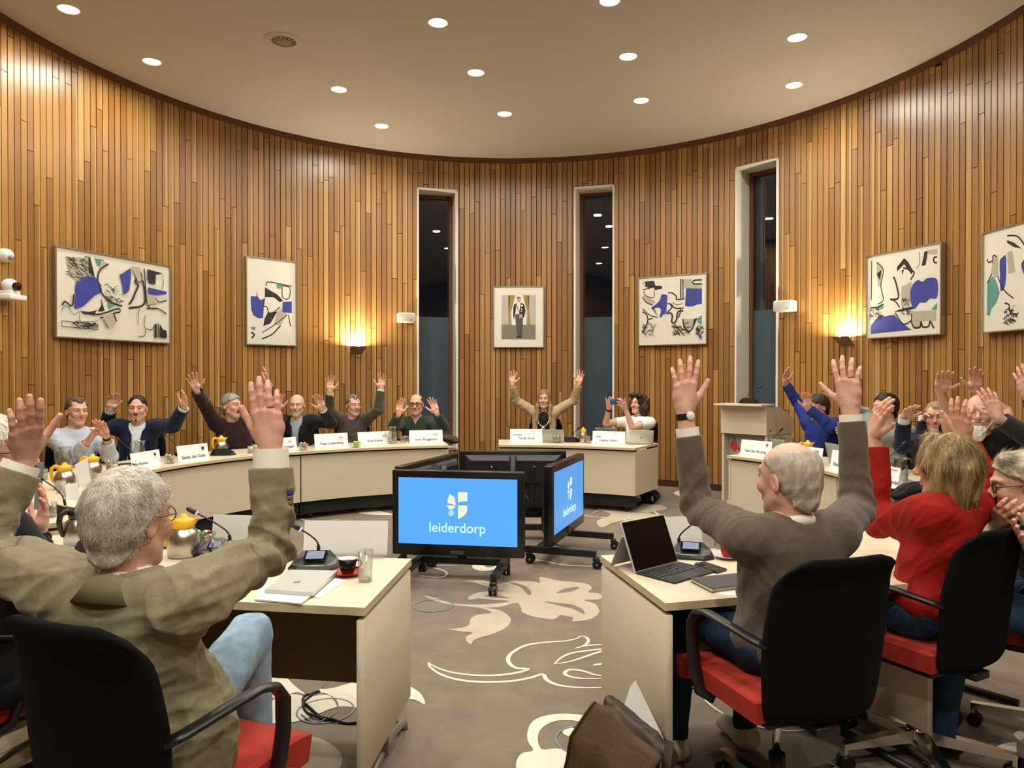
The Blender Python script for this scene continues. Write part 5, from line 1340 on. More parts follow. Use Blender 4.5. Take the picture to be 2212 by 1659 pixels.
# ---------------------------------------------------------------- hands
def hand_piece(W, f, n, right, skin, s, h, curl=.12, spread=.16, thumb=.75, arm_from=None, arm_r=(.034, .026), seed=0, rings=False):
    """W wrist, f finger direction, n palm normal; returns verts, quads, colours. arm_from: bare forearm start"""
    W = Vector(W); f = Vector(f).normalized(); n = Vector(n); n = (n - f * n.dot(f)).normalized()
    t = f.cross(n) if right else n.cross(f)     # towards the thumb
    P = lambda x, y, z: W + f * (x * s) + t * (y * s) + n * (z * s)
    pts = [P(.24, .1, .1), P(.24, -.08, -.07), P(-.03, .12, .1), P(-.03, -.08, -.07), P(.1, .12, .1)]
    if arm_from is not None: pts.append(Vector(arm_from))
    lo = [min(p[i] for p in pts) - .04 for i in range(3)]; hi = [max(p[i] for p in pts) + .04 for i in range(3)]
    F = Field(lo, hi, h)
    rad = .0275 * s
    back = Vector(arm_from) if arm_from is not None else W - f * .02
    F.cone(back, W, arm_r[0] * s, arm_r[1] * s, 0)
    fl = (np.array(n, dtype=np.float32), .72)
    F.cone(P(-.005, 0, 0), P(.02, 0, 0), .026 * s, .03 * s, .015, flat=fl)
    # palm: four metacarpal bars
    ys = [.030, .010, -.011, -.030]; xs = [.094, .098, .093, .084]
    for y, x in zip(ys, xs): F.cone(P(.018, y * .55, .0), P(x, y, -.002), .0165 * s, .0125 * s, .012 * s)
    F.ell(P(.045, .024, .010), (.020 * s, .020 * s, .020 * s), .016 * s)      # ball of the thumb
    F.ell(P(.05, -.024, .006), (.018 * s,) * 3, .016 * s)
    lens = [(.038, .024, .020), (.043, .028, .021), (.039, .026, .021), (.030, .020, .018)]
    rr = random.Random(seed); joints = []; nails = []
    for i in range(4):
        sp = spread * (1.35 - .9 * i) / 1.35 + rr.uniform(-.03, .03); c0 = curl * (1 + .25 * rr.uniform(-1, 1)) + (.05 * i)
        d = Vector((math.cos(sp), math.sin(sp), 0)); p = Vector((xs[i], ys[i], -.002)); ang = c0 * .5
        rds = [.0104, .0098, .0090, .0076]
        if i == 3: rds = [.0090, .0084, .0078, .0066]
        for j in range(3):
            dd = Vector((d.x * math.cos(ang), d.y * math.cos(ang), math.sin(ang))); p2 = p + dd * lens[i][j]
            F.cone(P(*p), P(*p2), rds[j] * s, rds[j + 1] * s, .004 * s)
            if j < 2: joints.append((P(*p2), P(*(p2 + dd)) - P(*p2)))
            else: nails.append((P(*(p2 - dd * .002 + Vector((0, 0, -rds[3] * .95)))), P(*(p2 + dd)) - P(*p2)))
            p = p2; ang += c0
    a = thumb; p = Vector((.022, .026, .006)); d = Vector((math.cos(a), math.sin(a), .22)).normalized()
    p2 = p + d * .044; F.cone(P(*p), P(*p2), .0145 * s, .0115 * s, .012 * s)
    d2 = Vector((math.cos(a * .82), math.sin(a * .82), .15)).normalized(); p3 = p2 + d2 * .034; F.cone(P(*p2), P(*p3), .0112 * s, .0098 * s, .004 * s)
    d3 = Vector((math.cos(a * .62), math.sin(a * .62), .05)).normalized(); p4 = p3 + d3 * .026; F.cone(P(*p3), P(*p4), .0100 * s, .0076 * s, .004 * s)
    v, q = F.mesh()
    sk = np.array(srgb(skin), dtype=np.float32); c = np.tile(sk, (len(v), 1))
    rel = v - np.array(W, dtype=np.float32); x = rel @ np.array(f, dtype=np.float32) / s; z = rel @ np.array(n, dtype=np.float32) / s
    red = sk * np.array([1.05, .78, .74], dtype=np.float32)
    m = np.clip((x - .085) / .08, 0, 1)[:, None] * .45; c = c * (1 - m) + red * m
    m = (np.exp(-((x - .095) / .012) ** 2) * (z < 0))[:, None] * .35; c = c * (1 - m) + red * .85 * m
    if h < .0028:
        for (jp, jd) in joints:
            d_ = v - np.array(jp, dtype=np.float32); jd = np.array(jd.normalized(), dtype=np.float32); a_ = d_ @ jd; r2 = (d_ * d_).sum(1)
            m = (np.cos(a_ * 1500) * .5 + .5) * np.exp(-(a_ / .005) ** 2) * (r2 < (.016 * s) ** 2) * (z < .004); m = m[:, None] * .4; c = c * (1 - m) + red * .72 * m
        for (npos, nd) in nails:
            d_ = v - np.array(npos, dtype=np.float32); jd = np.array(nd.normalized(), dtype=np.float32); a_ = d_ @ jd; r_ = np.sqrt(np.maximum((d_ * d_).sum(1) - a_ * a_, 0))
            m = np.exp(-((a_ / .0062) ** 4 + (r_ / .0058) ** 4))[:, None] * .75; c = c * (1 - m) + np.array(srgb('#e3bfb0'), dtype=np.float32) * m
    m = np.clip((z - .004) / .01, 0, 1)[:, None] * np.clip(x / .03, 0, 1)[:, None] * .3; c = c * (1 - m) + sk * np.array([1.12, .95, .93]) * m
    return v, q, np.clip(c, 0, 1)

def reach(S, px, L, mode='n', slack=1.18):
    """point on the pixel's ray at distance L from S (nearer or farther solution), or the closest point"""
    r = ray(*px).normalized(); w = CAM - S; b = w.dot(r); c = w.dot(w) - L * L; disc = b * b - c
    if disc <= 0: return CAM + r * (-b)
    q = math.sqrt(disc); t = -b - q if mode == 'n' else -b + q
    return CAM + r * t
NEAR_H, MID_H = .0055, .009
def collar_mesh(N, Rv, F, T, col_m, parent, r=.062, hgt=.038, gap=.35, fold=.032, name='collar', front_drop=.03, flare=1.0):
    a = MB(); n = 28; prof = [(r + .002, -.012), (r, hgt), (r + .004, hgt + .003), (r + .012, hgt - .008), (r + .02 * flare, hgt - fold), (r + .02 * flare - .003, hgt - fold), (r + .008, hgt - .012)]
    vs = []; k = len(prof)
    for i in range(n + 1):
        g = gap + (2 * PI - 2 * gap) * i / n; d = F * math.cos(g) + Rv * math.sin(g)
        dz = -front_drop * (math.cos(g) + .3)
        we = min(1.0, .2 + min(i, n - i) / 4)
        for (rr, z) in prof: vs.append(N + d * (r + (rr - r) * we) * (1 + .06 * math.cos(2 * g)) + T * (z * we - .006 * (1 - we) + dz))
    fs = [(i * k + j, i * k + j + 1, (i + 1) * k + j + 1, (i + 1) * k + j) for i in range(n) for j in range(k - 1)]
    a.add(vs, fs, 0, True); o = a.build(name, col_m, parent); flip_check(o); return o
_solid = {}
def solid(hexc, rough=.8, bump=.15):
    k = (hexc, rough)
    if k not in _solid: _solid[k] = mat('cloth_' + hexc.strip('#'), hexc, rough, bump=bump * .4, bscale=700, spec=.2, var=.05, scale=15, bdist=.003)
    return _solid[k]
M_GLASSLENS = glass_mat('spectacle_lens', (1, 1, 1), .02, .06)
def spectacles(hc, HM, s, parent, colr='#15120f', thick=.0022, w=.023, hgt=.019):
    M = Matrix.Translation(hc) @ (HM.to_4x4() @ Matrix.Scale(s, 4)); a = MB()
    for x in (-1, 1):
        pts = [(x * .033 + math.cos(2 * PI * i / 20) * w, .098 - abs(math.cos(2 * PI * i / 20) * x + 1) * .003, .006 + math.sin(2 * PI * i / 20) * hgt) for i in range(21)]
        a.tube(pts, thick, 6, 0, M, caps=False)
        a.tube([(x * .056, .092, .010), (x * .074, .075, .012), (x * .079, .0, .012), (x * .078, -.025, .0)], thick * .9, 6, 0, M)
    a.tube([(-.011, .102, .011), (0, .105, .013), (.011, .102, .011)], thick, 6, 0, M)
    o = a.build('spectacles', solid(colr, .4, 0), parent)
    b = MB()
    for x in (-1, 1): b.add([(x * .033 + math.cos(2 * PI * i / 16) * w, .097, .006 + math.sin(2 * PI * i / 16) * hgt) for i in range(16)], [tuple(range(16))], 0, False, M)
    b.build('lens_pair', M_GLASSLENS, o)
    return o
PEOPLE = {}
def person(key, label, D, head, yaw, o):
    s = o.get('s', 1.0); near = o.get('near', 0); h = {2: .005, 1: .008, 0: .010}[near]; hh = {2: .0028, 1: .0028, 0: .0036}[near]; hd_h = {2: .0021, 1: .0030, 0: .0036}[near]
    seed = sum(ord(c) for c in key)
    hc = at_d(head[0], head[1], D); HM = frame(yaw, o.get('pitch', 0), o.get('roll', 0))
    BM = frame(o.get('byaw', yaw)); Rv, F = Vector(BM.col[0]), Vector(BM.col[1]); U = Vector((0, 0, 1))
    ln, sl = R(o.get('lean', 0)), R(o.get('side', 0))
    T = (U * math.cos(ln) - F * math.sin(ln) + Rv * math.sin(sl)).normalized()
    N = hc + T * (-.165 * s) + HM.col[1] * (-.028 * s) + Vector(o.get('noff', (0, 0, 0)))
    P = N - T * (.50 * s)
    if 'pz' in o: P.z = o['pz']
    sw = o.get('sw', .175) * s
    skin = o.get('skin', '#c99a7e')
    arms = {}
    for side, sg in (('R', 1), ('L', -1)):
        A = o.get(side); up = .045 if (A and A.get('up', 1)) else 0.0
        S = N + Rv * sg * (sw - up * .5) + T * ((-.05 + up) * s)
        if A is None:
            E = S - T * .27 * s + Rv * sg * .05 + F * .02; Wr = E + F * .2 * s - Rv * sg * .04 + T * .02; tip = Wr + F * .17; A = dict(palm=90)
        else:
            E = reach(S, A['e'], .275 * s * A.get('ul', 1), A.get('em', 'n')); Wr = reach(E, A['w'], .245 * s * A.get('fl', 1), A.get('wm', 'n'))
            tip = reach(Wr, A['t'], .18 * s, A.get('tm', 'n'))
        arms[side] = (S, E, Wr, tip, A, sg)
    # ---------------- body: head, hands and the figure under the clothes, one mesh
    B = Soup()
    nl = HM.transposed() @ (N - hc) / s
    hp = head_parts(o, hc, HM, tuple(nl), s, hh); B.add(hp[0], hp[1], hp[2])
    sk = np.array(srgb(skin), dtype=np.float32)
    fb = Field([min(P[i], N[i]) - .42 for i in range(3)], [max(P[i], N[i]) + .42 for i in range(3)], .014)
    def torso(f, g, fat=0.0, k=.06):
        MT = np_m(Matrix((Rv, (F - T * F.dot(T)).normalized(), T)).transposed())
        q = lambda t, fy=0.0: N + (P - N) * t + F * fy
        b = o.get('belly', 0.0)
        f.ell(q(.30, .0), ((.160 * s * sw / .175 / s + g), (.108 * s + g + b * .2), .19 * s), k, 'u', MT)
        f.ell(q(.66, .01 + b * .5), ((.148 + b * .6) * s + g, (.112 + b) * s + g, .20 * s), k, 'u', MT)
        f.ell(q(1.0, .0), (.168 * s + g, .130 * s + g + b * .4, .13 * s), k, 'u', MT)
        for sd in ('R', 'L'):
            S = arms[sd][0]; f.cone(N - T * .035 - F * .01, S - T * .012, .052 * s + g, .052 * s + g, .05)
        f.cone(N - T * .03, N - T * .005, .06 * s + g, .056 * s + g * .5, .04)
    torso(fb, -.016)
    for sd in ('R', 'L'):
        S, E, Wr, tip, A, sg = arms[sd]; fb.cone(S, E, .040, .034, .03)
    v, q = fb.mesh(); B.add(v, q, sk * .9)
    top = o.get('top', {}); kind = top.get('kind', 'sweater'); TC = top['c']; TM = top.get('m', M_KNIT)
    for sd in ('R', 'L'):
        S, E, Wr, tip, A, sg = arms[sd]
        f_ = (tip - Wr).normalized(); n0 = (CAM - Wr).normalized(); n0 = (n0 - f_ * n0.dot(f_)).normalized()
        n_ = Matrix.Rotation(R(A.get('palm', 0)), 3, f_) @ n0
        bare = A.get('bare', top.get('bare', 0))
        frm = Wr + (E - Wr) * (.35 if not bare else 1.0)
        hs = s * A.get('hs', 1.0)
        # the whole bare arm is grown with the hand
        if bare:
            lo = [min(E[i], Wr[i], tip[i], S[i]) - .06 for i in range(3)]
            v, q, c = hand_piece(Wr, f_, n_, sd == 'R', skin, hs, hd_h, A.get('curl', .14), A.get('spread', .17), A.get('thumb', .75), E, (.041, .027), seed + sg)
            B.add(v, q, c)
            fa = Field([min(E[i], S[i]) - .08 for i in range(3)], [max(E[i], S[i]) + .08 for i in range(3)], .006); fa.cone(S, E, .056 * s, .043 * s, 0); v, q = fa.mesh(); B.add(v, q, sk)
        else:
            v, q, c = hand_piece(Wr, f_, n_, sd == 'R', skin, hs, hd_h, A.get('curl', .14), A.get('spread', .17), A.get('thumb', .75), frm, (.033, .026), seed + sg); B.add(v, q, c)
    # eyeballs are part of the head surface; add small glossy irises only for faces seen
    root = B.build('person', M_SKIN)
    tag(root, label, 'person')
    # ---------------- hair
    if o.get('hair'):
        r = hair_piece(o, hc, HM, s, hh, seed)
        if r:
            Hs = Soup(); W, q, c, nW, vl = r; Hs.add(W, q, c)
            if o.get('strands'):
                cnt, ln_, wd = o['strands']
                st = o['hair']
                if st in ('bob', 'long'): fl = lambda v: np.stack([v[:, 0] * 1.5, v[:, 1] * .6 - .02, -np.ones(len(v)) * np.clip(.25 + (.12 - v[:, 2]) * 8, .05, 1)], 1)
                elif st == 'swept': fl = lambda v: np.stack([np.ones(len(v)) * .35, -.9 * np.ones(len(v)), -.3 - np.clip(.07 - v[:, 2], 0, 1) * 14], 1)
                else: fl = lambda v: (lambda d: d / (np.linalg.norm(d, axis=1, keepdims=True) + 1e-6))(np.stack([v[:, 0], v[:, 1] + .055, (v[:, 2] - .13) * 1.1], 1))
                sv, sq, sc_ = strands(W, nW, vl, c, cnt, ln_, wd, seed, HM, s, fl, o.get('lift', .3), o.get('jit', .35)); Hs.add(sv, sq, sc_)
            Hs.build('hair', M_HAIR, root)
    if o.get('beard'):
        fbd = Field((-.09, -.02, -.2), (.09, .13, .0), hh / s)
        fbd.cone((-.058, .01, -.055), (-.02, .066, -.110), .022, .022, .01); fbd.cone((.058, .01, -.055), (.02, .066, -.110), .022, .022, .01); fbd.ell((0, .07, -.115 - .018 * (o.get('beard_l', 1) - 1)), (.042, .034, .034 * o.get('beard_l', 1)), .02)
        fbd.cone((-.028, .082, -.05), (.028, .082, -.05), .010, .010, .012); fbd.ell((0, .1, -.064), (.02, .022, .006), .006, 's')
        for x in (-1, 1): fbd.ell((x * .03, .09, -.02), (.03, .04, .026), .01, 's')
        v, q = fbd.mesh(); n = normals(v, q); v = v + n * (folds(v, seed, 60) * .003)[:, None]
        Hs = Soup(); Hs.add(np.array(hc, dtype=np.float32) + (v * s) @ np_m(HM).T, q, srgb(o['beard'])); Hs.build('beard', M_HAIR, root)
    if o.get('moustache'):
        fbd = Field((-.045, .055, -.135), (.045, .125, -.02), .002)
        for x in (-1, 1): fbd.cone((x * .004, .0965, -.0465), (x * .025, .083, -.056), .0052, .0028, .004)
        if o.get('goatee'): fbd.ell((0, .084, -.102), (.012, .008, .014), .003)
        v, q = fbd.mesh(); Hs = Soup(); Hs.add(np.array(hc, dtype=np.float32) + (v * s) @ np_m(HM).T, q, srgb(o['moustache'])); Hs.build('moustache', M_HAIR, root)
    if o.get('glasses'): spectacles(hc, HM, s, root, **o['glasses'])
    # ---------------- clothes
    g = top.get('g', .008)
    pts = [P, N]
    for sd in ('R', 'L'): pts += list(arms[sd][:3])
    lo = [min(p[i] for p in pts) - .24 for i in range(3)]; hi = [max(p[i] for p in pts) + .17 for i in range(3)]
    lo[2] = P.z - .17 - top.get('tail', 0)
    f = Field(lo, hi, h)
    torso(f, g)
    if top.get('tail'):
        f.ell(P - T * .03 + F * .03 + Rv * .03, (.195 * s + g, .135 * s + g, .15 + top['tail']), .05, clip=[(P - F * .118, -F)])
    for sd in ('R', 'L'):
        S, E, Wr, tip, A, sg = arms[sd]; sl_ = A.get('sleeve', top.get('sleeve', .93)); ar = top.get('ar', 1.0) * s
        if sl_ < 0:      # short sleeve: fraction of the upper arm
            e = S + (E - S) * (-sl_); d = (e - S).normalized(); f.cone(S, e + d * .05, .066 * ar, .060 * ar, .05, clip=[(e, d)])
            f.cone(S + (E - S) * (-sl_ - .05), e + d * .06, .05, .05, .004, 's')
        else:
            f.cone(S, E, (.059 + g) * ar, (.047 + g) * ar, .05)
            e = E + (Wr - E) * sl_; d = (Wr - E).normalized()
            f.cone(E, e + d * .05, (.047 + g) * ar, (.036 + g * .9) * ar, .012, clip=[(e, d)])
            f.cone(e - d * .012, e + d * .06, (.030 + g * .6) * ar, .032 * ar, .003, 's')
    # neck hole
    f.cone(N - T * .012 + F * .01, N + T * .12 + F * .02, .058 * s, .075 * s, .01, 's')
    if kind == 'vneck': f.func(lambda X, Y, Z: np.minimum(top.get('vw', .06) + ((X - N.x) * T.x + (Y - N.y) * T.y + (Z - N.z) * T.z) * .55 - np.abs((X - N.x) * Rv.x + (Y - N.y) * Rv.y + (Z - N.z) * Rv.z), (X - N.x) * F.x + (Y - N.y) * F.y + (Z - N.z) * F.z - .0))
    if kind in ('jacket', 'open'):
        wv = top.get('open', .045)
        def cut(X, Y, Z):
            x, y, z = X - N.x, Y - N.y, Z - N.z
            u = x * Rv.x + y * Rv.y + z * Rv.z; w = x * F.x + y * F.y + z * F.z; t_ = x * T.x + y * T.y + z * T.z
            wd = wv * (1 + np.clip((-t_ - .18) * 1.6, -.2, 1.2)) + .02 * np.clip(1 + t_ / .1, 0, 1)
            return np.minimum(wd - np.abs(u), w - .015)
        f.func(cut)
    v, q = f.mesh()
    n = normals(v, q)
    amp = top.get('folds', .006); fo = folds(v, seed, top.get('ff', 11.0))
    fine = folds(v, seed + 7, 27.0)
    calm = np.ones(len(v), dtype=np.float32)
    for sd in ('R', 'L'):
        S, E, Wr, tip, A, sg = arms[sd]; fr_ = A.get('sleeve', top.get('sleeve', .93)); e = E + (Wr - E) * fr_ if fr_ > 0 else S + (E - S) * -fr_
        calm = np.minimum(calm, np.clip(np.linalg.norm(v - np.array(e, dtype=np.float32), axis=1) / .11 - .45, .12, 1))
    calm = np.minimum(calm, np.clip(np.linalg.norm(v - np.array(N, dtype=np.float32), axis=1) / .12 - .5, .15, 1))
    v = v + n * ((fo * amp + fine * amp * .25) * calm)[:, None]
    # flared / bunched rings on the sleeves
    for sd in ('R', 'L'):
        S, E, Wr, tip, A, sg = arms[sd]; a = np.array(E, dtype=np.float32)
        dd = np.linalg.norm(v - a, axis=1); ax = np.array((Wr - S).normalized(), dtype=np.float32)
        wv_ = np.sin(((v - a) @ ax) * 95 + folds(v, seed + 11, 12) * 1.6) * np.exp(-(dd / .11) ** 2); v = v + n * (wv_ * amp * .75)[:, None]
    c = np.tile(np.array(srgb(TC), dtype=np.float32), (len(v), 1))
    if 'tint' in top: c = top['tint'](v, c, dict(N=N, P=P, Rv=Rv, F=F, T=T, arms=arms))
    G = Soup(); G.add(v, q, c); garment = G.build(top.get('name', kind if kind != 'open' else 'jacket'), TM, root)
    if top.get('label'): garment['label'] = top['label']
    if top.get('shirt'):
        f2 = Field([min(P[i], N[i]) - .3 for i in range(3)], [max(P[i], N[i]) + .3 for i in range(3)], max(h, .008)); torso(f2, min(-.004, g - .010 - 1.4 * top.get('folds', .006)))
        f2.cone(N - T * .012 + F * .012, N + T * .12 + F * .03, .05 * s, .06 * s, .008, 's')
        v, q = f2.mesh(); n = normals(v, q); v = v + n * (folds(v, seed + 2, 16) * .004)[:, None]; G = Soup(); G.add(v, q, srgb(top['shirt'])); sh_ = G.build('shirt', M_COTTON, root)
    if top.get('collar'):
        collar_mesh(N + F * .012, Rv, F, T, solid(top['collar']), root, r=.060 * s + top.get('cg', 0), gap=top.get('cgap', .35), hgt=top.get('ch', .040), front_drop=top.get('cdrop', .03))
    if top.get('jcollar'):
        collar_mesh(N + F * .012, Rv, F, T, solid(top['jcollar'], .9), root, r=.074 * s, gap=top.get('jgap', .9), hgt=.024, fold=.055, name='jacket_collar', front_drop=.05, flare=2.5)
    if top.get('lapel'):
        a = MB()
        for sg in (1, -1):
            up_ = N + Rv * sg * .062 + F * .045 - T * .03
            q_ = lambda u, t_, w: N + Rv * sg * u + T * t_ + F * w
            y0 = .122 * s + g
            a.add([q_(.05, .0, .05), q_(.085, -.02, .07), q_(.115, -.12, y0 - .012), q_(.085, -.15, y0 + .008), q_(.06, -.33, y0 + .018), q_(.042, -.33, y0 + .016), q_(.036, -.15, y0 + .004)], [(0, 1, 2, 3, 6), (3, 4, 5, 6)], 0, False)
        o_ = a.build('lapel', solid(top['lapel'], .9), root)
    for sd in ('R', 'L'):
        S, E, Wr, tip, A, sg = arms[sd]
        if A.get('cuff'):
            d = (Wr - E).normalized(); e = E + (Wr - E) * A.get('sleeve', top.get('sleeve', .93)); a = MB()
            r0 = (.034 + g * .5) * top.get('ar', 1) * s * A.get('cr', 1)
            x0, x1 = -.03, A.get('cl', .022)
            a.tube([e + d * x0, e + d * x1], [r0 * 1.03, r0], 18, caps=False); a.tube([e + d * x1, e + d * x1 * .999 - d * .001, e + d * .0], [r0, r0 * .92, r0 * .9], 18, caps=False)
            a.build('cuff', solid(A['cuff']), root)
        if A.get('watch'):
            d = (Wr - E).normalized(); a = MB(); w0 = Wr - d * .022
            a.tube([w0 - d * .011, w0 + d * .011], .031 * s, 20, 0, caps=False); a.tube([w0 + d * .011, w0 - d * .011], .0285 * s, 20, 0, caps=False)
            nn = (CAM - w0).normalized(); nn = (nn - d * nn.dot(d)).normalized(); side = d.cross(nn) * A.get('wside', 1)
            pp = w0 + (nn * .8 + side * .6).normalized() * .030 * s
            zz = (nn * .8 + side * .6).normalized()
            Mx = basis(d.cross(zz), d, zz, pp)
            o_ = a.build('wrist_watch', solid(A['watch'], .5), root)
            b = MB(); b.lathe([(0, .006), (.014, .006), (.0165, .003), (.0165, -.003)], 20, M=Mx); b.build('watch_face', solid(A.get('wface', '#d9d9d4'), .3, 0), o_)
        if A.get('ring'):
            f_ = (tip - Wr).normalized(); n0 = (CAM - Wr).normalized(); n0 = (n0 - f_ * n0.dot(f_)).normalized(); n_ = Matrix.Rotation(R(A.get('palm', 0)), 3, f_) @ n0
            t_ = f_.cross(n_) if sd == 'R' else n_.cross(f_)
            pp = Wr + (f_ * .108 + t_ * -.0115 * 1.05 - n_ * .001) * s * A.get('hs', 1); a = MB()
            a.tube([pp - f_ * .0022, pp + f_ * .0022], .0108 * s, 16, caps=False); a.build('finger_ring', cmat('gold_ring', '#c9a24a', .25, .9), root)
    # ---------------- trousers and shoes
    lg = o.get('legs', {}); lc = lg.get('c', '#2b2f38')
    fx = Vector(frame(lg['yaw']).col[1]) if 'yaw' in lg else F
    rx = fx.cross(U); ft = Field([P.x - .75, P.y - .75, 0.0], [P.x + .75, P.y + .75, P.z + .16], max(h * 1.3, .008) if near else .016)
    ft.ell(P - T * .01, (.165 * s, .135 * s, .12 * s), 0, 'u', np_m(Matrix((rx, fx, U)).transposed()))
    ends = []
    for sg in (1, -1):
        hip = P + rx * sg * .088 - U * .03; kn = hip + fx * lg.get('len', .42) + rx * sg * lg.get('spread', .05) + U * lg.get('kz', -.04)
        an = kn + fx * lg.get('sh', .05); an.z = .10
        if sg == lg.get('tuck', 0): an = kn - fx * .18; an.z = .13
        ft.cone(hip, kn, .088 * s, .064 * s, .04); ft.cone(kn, an, .062 * s, .048 * s, .02, clip=[(an - Vector((0, 0, .005)), Vector((0, 0, -1)))])
        ends.append(an)
    v, q = ft.mesh(); n = normals(v, q); v = v + n * (folds(v, seed + 5, 13) * .005)[:, None]; v[:, 2] = np.maximum(v[:, 2], .05)
    G = Soup(); G.add(v, q, srgb(lc)); G.build('trousers', M_DENIM if lg.get('denim', 1) else M_CLOTH, root)
    for an in ends:
        fs_ = Field([an.x - .25, an.y - .25, 0], [an.x + .25, an.y + .25, .2], .008)
        fs_.cone(an + Vector((0, 0, -.04)) - fx * .03, an + fx * .15 + Vector((0, 0, -.058)), .046, .036, .02); fs_.cone(an, an - Vector((0, 0, .05)), .044, .045, .02); fs_.plane((0, 0, .006), (0, 0, -1))
        v, q = fs_.mesh()
        if len(q): G = Soup(); G.add(v, q, srgb(lg.get('shoe', '#1d1a18'))); G.build('shoe', M_CLOTH, root)
    PEOPLE[key] = dict(root=root, P=P, N=N, F=F, Rv=Rv, T=T, arms=arms, hc=hc, HM=HM, s=s)
    # ---------------- chair
    ch = o.get('chair')
    if ch is not False:
        if ch and ch[1] is not None: chair(ch[1], ch[2], ch[3], ch[0])
        else:
            c = P + F * .06; chair(c.x, c.y, math.degrees(math.atan2(F.x, F.y)), ch[0] if ch else 'black office chair under the ' + label[:0])
    return root
# ------------------------------------------------------------------ the people
def tint_khaki(v, c, d):
    """seams and the elbow patch, sewn in the same cloth a little darker"""
    N, Rv, F, T = [np.array(d[k], dtype=np.float32) for k in ('N', 'Rv', 'F', 'T')]
    r = v - N; u, t, w = r @ Rv, r @ T, r @ F
    m = .5 * np.exp(-(u / .0014) ** 2) * (w < 0) * (t < -.02)
    for sd in ('R', 'L'):
        S, E, W = [np.array(x, dtype=np.float32) for x in d['arms'][sd][:3]]
        q = np.linalg.norm(v - (E + (S - E) * .25), axis=1); m = m + np.exp(-((q - .088) / .0022) ** 2)
    m = np.clip(m, 0, 1)[:, None] * .5
    return c * (1 - m)
person('khaki', 'person in a khaki blazer seen from behind, both hands up, nearest on the left', 1.82, (281, 1127), 163, dict(near=2, byaw=166, lean=4, s=1.0, sw=.20, belly=.008, pz=.63, skin='#cf9f8a', hair='short', hair_c='#aaa296', hair_c2='#cfc9be', hair_t=.017, hair_n=.004,
       strands=(9000, .026, .00075), lift=.35, jit=.5, glasses=dict(colr='#4a2a20', thick=.0014), noff=(.0, .0, .0),
       top=dict(kind='jacket', name='blazer', c='#827a60', m=M_CLOTH, g=.016, ar=1.10, folds=.016, ff=10, tail=.13, collar='#e4e1d4', jcollar='#7b7258', tint=tint_khaki, shirt='#dcd9cc', sleeve=.90),
       R=dict(e=(588, 1188), w=(585, 965), t=(566, 820), palm=168, em='f', wm='n', cuff='#e9e6da', cl=.05, cr=1.02, ring=1, sleeve=.80, curl=.06, spread=.045, thumb=.50, fl=1.0),
       L=dict(e=(-48, 1190), w=(56, 985), t=(58, 868), palm=196, em='f', wm='n', cuff='#e9e6da', cl=.02, sleeve=.84, curl=.14, spread=.05, thumb=.75, hs=.98),
       legs=dict(c='#8fa9bd', len=.40, spread=.03, kz=.15, yaw=176, sh=.08), chair=('black and red office chair of the person in the khaki blazer', -.885, 1.93, 22)))
person('grey', 'balding person in a taupe sweater seen from behind, hands raised', 2.50, (1703, 1036), -150, dict(near=2, byaw=-164, lean=5, s=1.05, pz=.63, skin='#d3a590', hair='fringe', hair_c='#a3998c', hair_c2='#c4bbae', hair_t=.008, hair_n=.002,
       strands=(5000, .018, .0006), lift=.2, jit=.35, sw=.19,
       top=dict(kind='sweater', c='#5c5147', m=M_KNIT, g=.012, ar=1.0, folds=.008, ff=9, collar='#e0dccf', cgap=.2, ch=.045, sleeve=.93, cg=.004),
       L=dict(e=(1508, 1100), w=(1479, 887), t=(1482, 764), palm=190, em='f', wm='n', cuff='#e6e2d6', cl=.03, sleeve=.74, watch='#1a1a1a', wface='#dcdcd8', curl=.10, spread=.2, thumb=.7),
       R=dict(e=(1852, 1095), w=(1837, 880), t=(1822, 752), palm=165, em='f', wm='n', cuff='#e6e2d6', cl=.025, sleeve=.86, curl=.25, spread=.2, thumb=.95, ring=1),
       legs=dict(c='#27384f', len=.42, spread=.07, kz=.02, shoe='#c9c2b4'), chair=('black and red office chair of the person in the taupe sweater', .905, 2.52, -18)))
def tint_plain(v, c, d): return c
person('red', 'blonde person in a red blouse seen from behind, arms lifted', 2.90, (2046, 1010), -134, dict(near=2, byaw=-150, lean=4, side=7, s=1.0, pz=.63, skin='#d8aa90', hair='bob', hair_c='#5d4729', hair_c2='#bfa36c', strands=(9000, .055, .0010), lift=.06, jit=.07, sw=.165,
       top=dict(kind='blouse', c='#93170b', m=M_COTTON, g=.013, ar=1.08, folds=.009, ff=9, collar='#8b1509', ch=.02, cgap=.7, sleeve=.86),
       L=dict(e=(1898, 1128), w=(1888, 938), t=(1912, 862), palm=120, em='f', wm='n', curl=.2, thumb=.6), R=dict(e=(2138, 1062), w=(2082, 945), t=(2070, 868), palm=150, em='f', wm='f', curl=.2, thumb=.8),
       legs=dict(c='#2c4260', len=.42, spread=.05, kz=.02, shoe='#8d7f6c'), chair=('black and red office chair of the person in the red blouse', 1.61, 2.93, -29)))
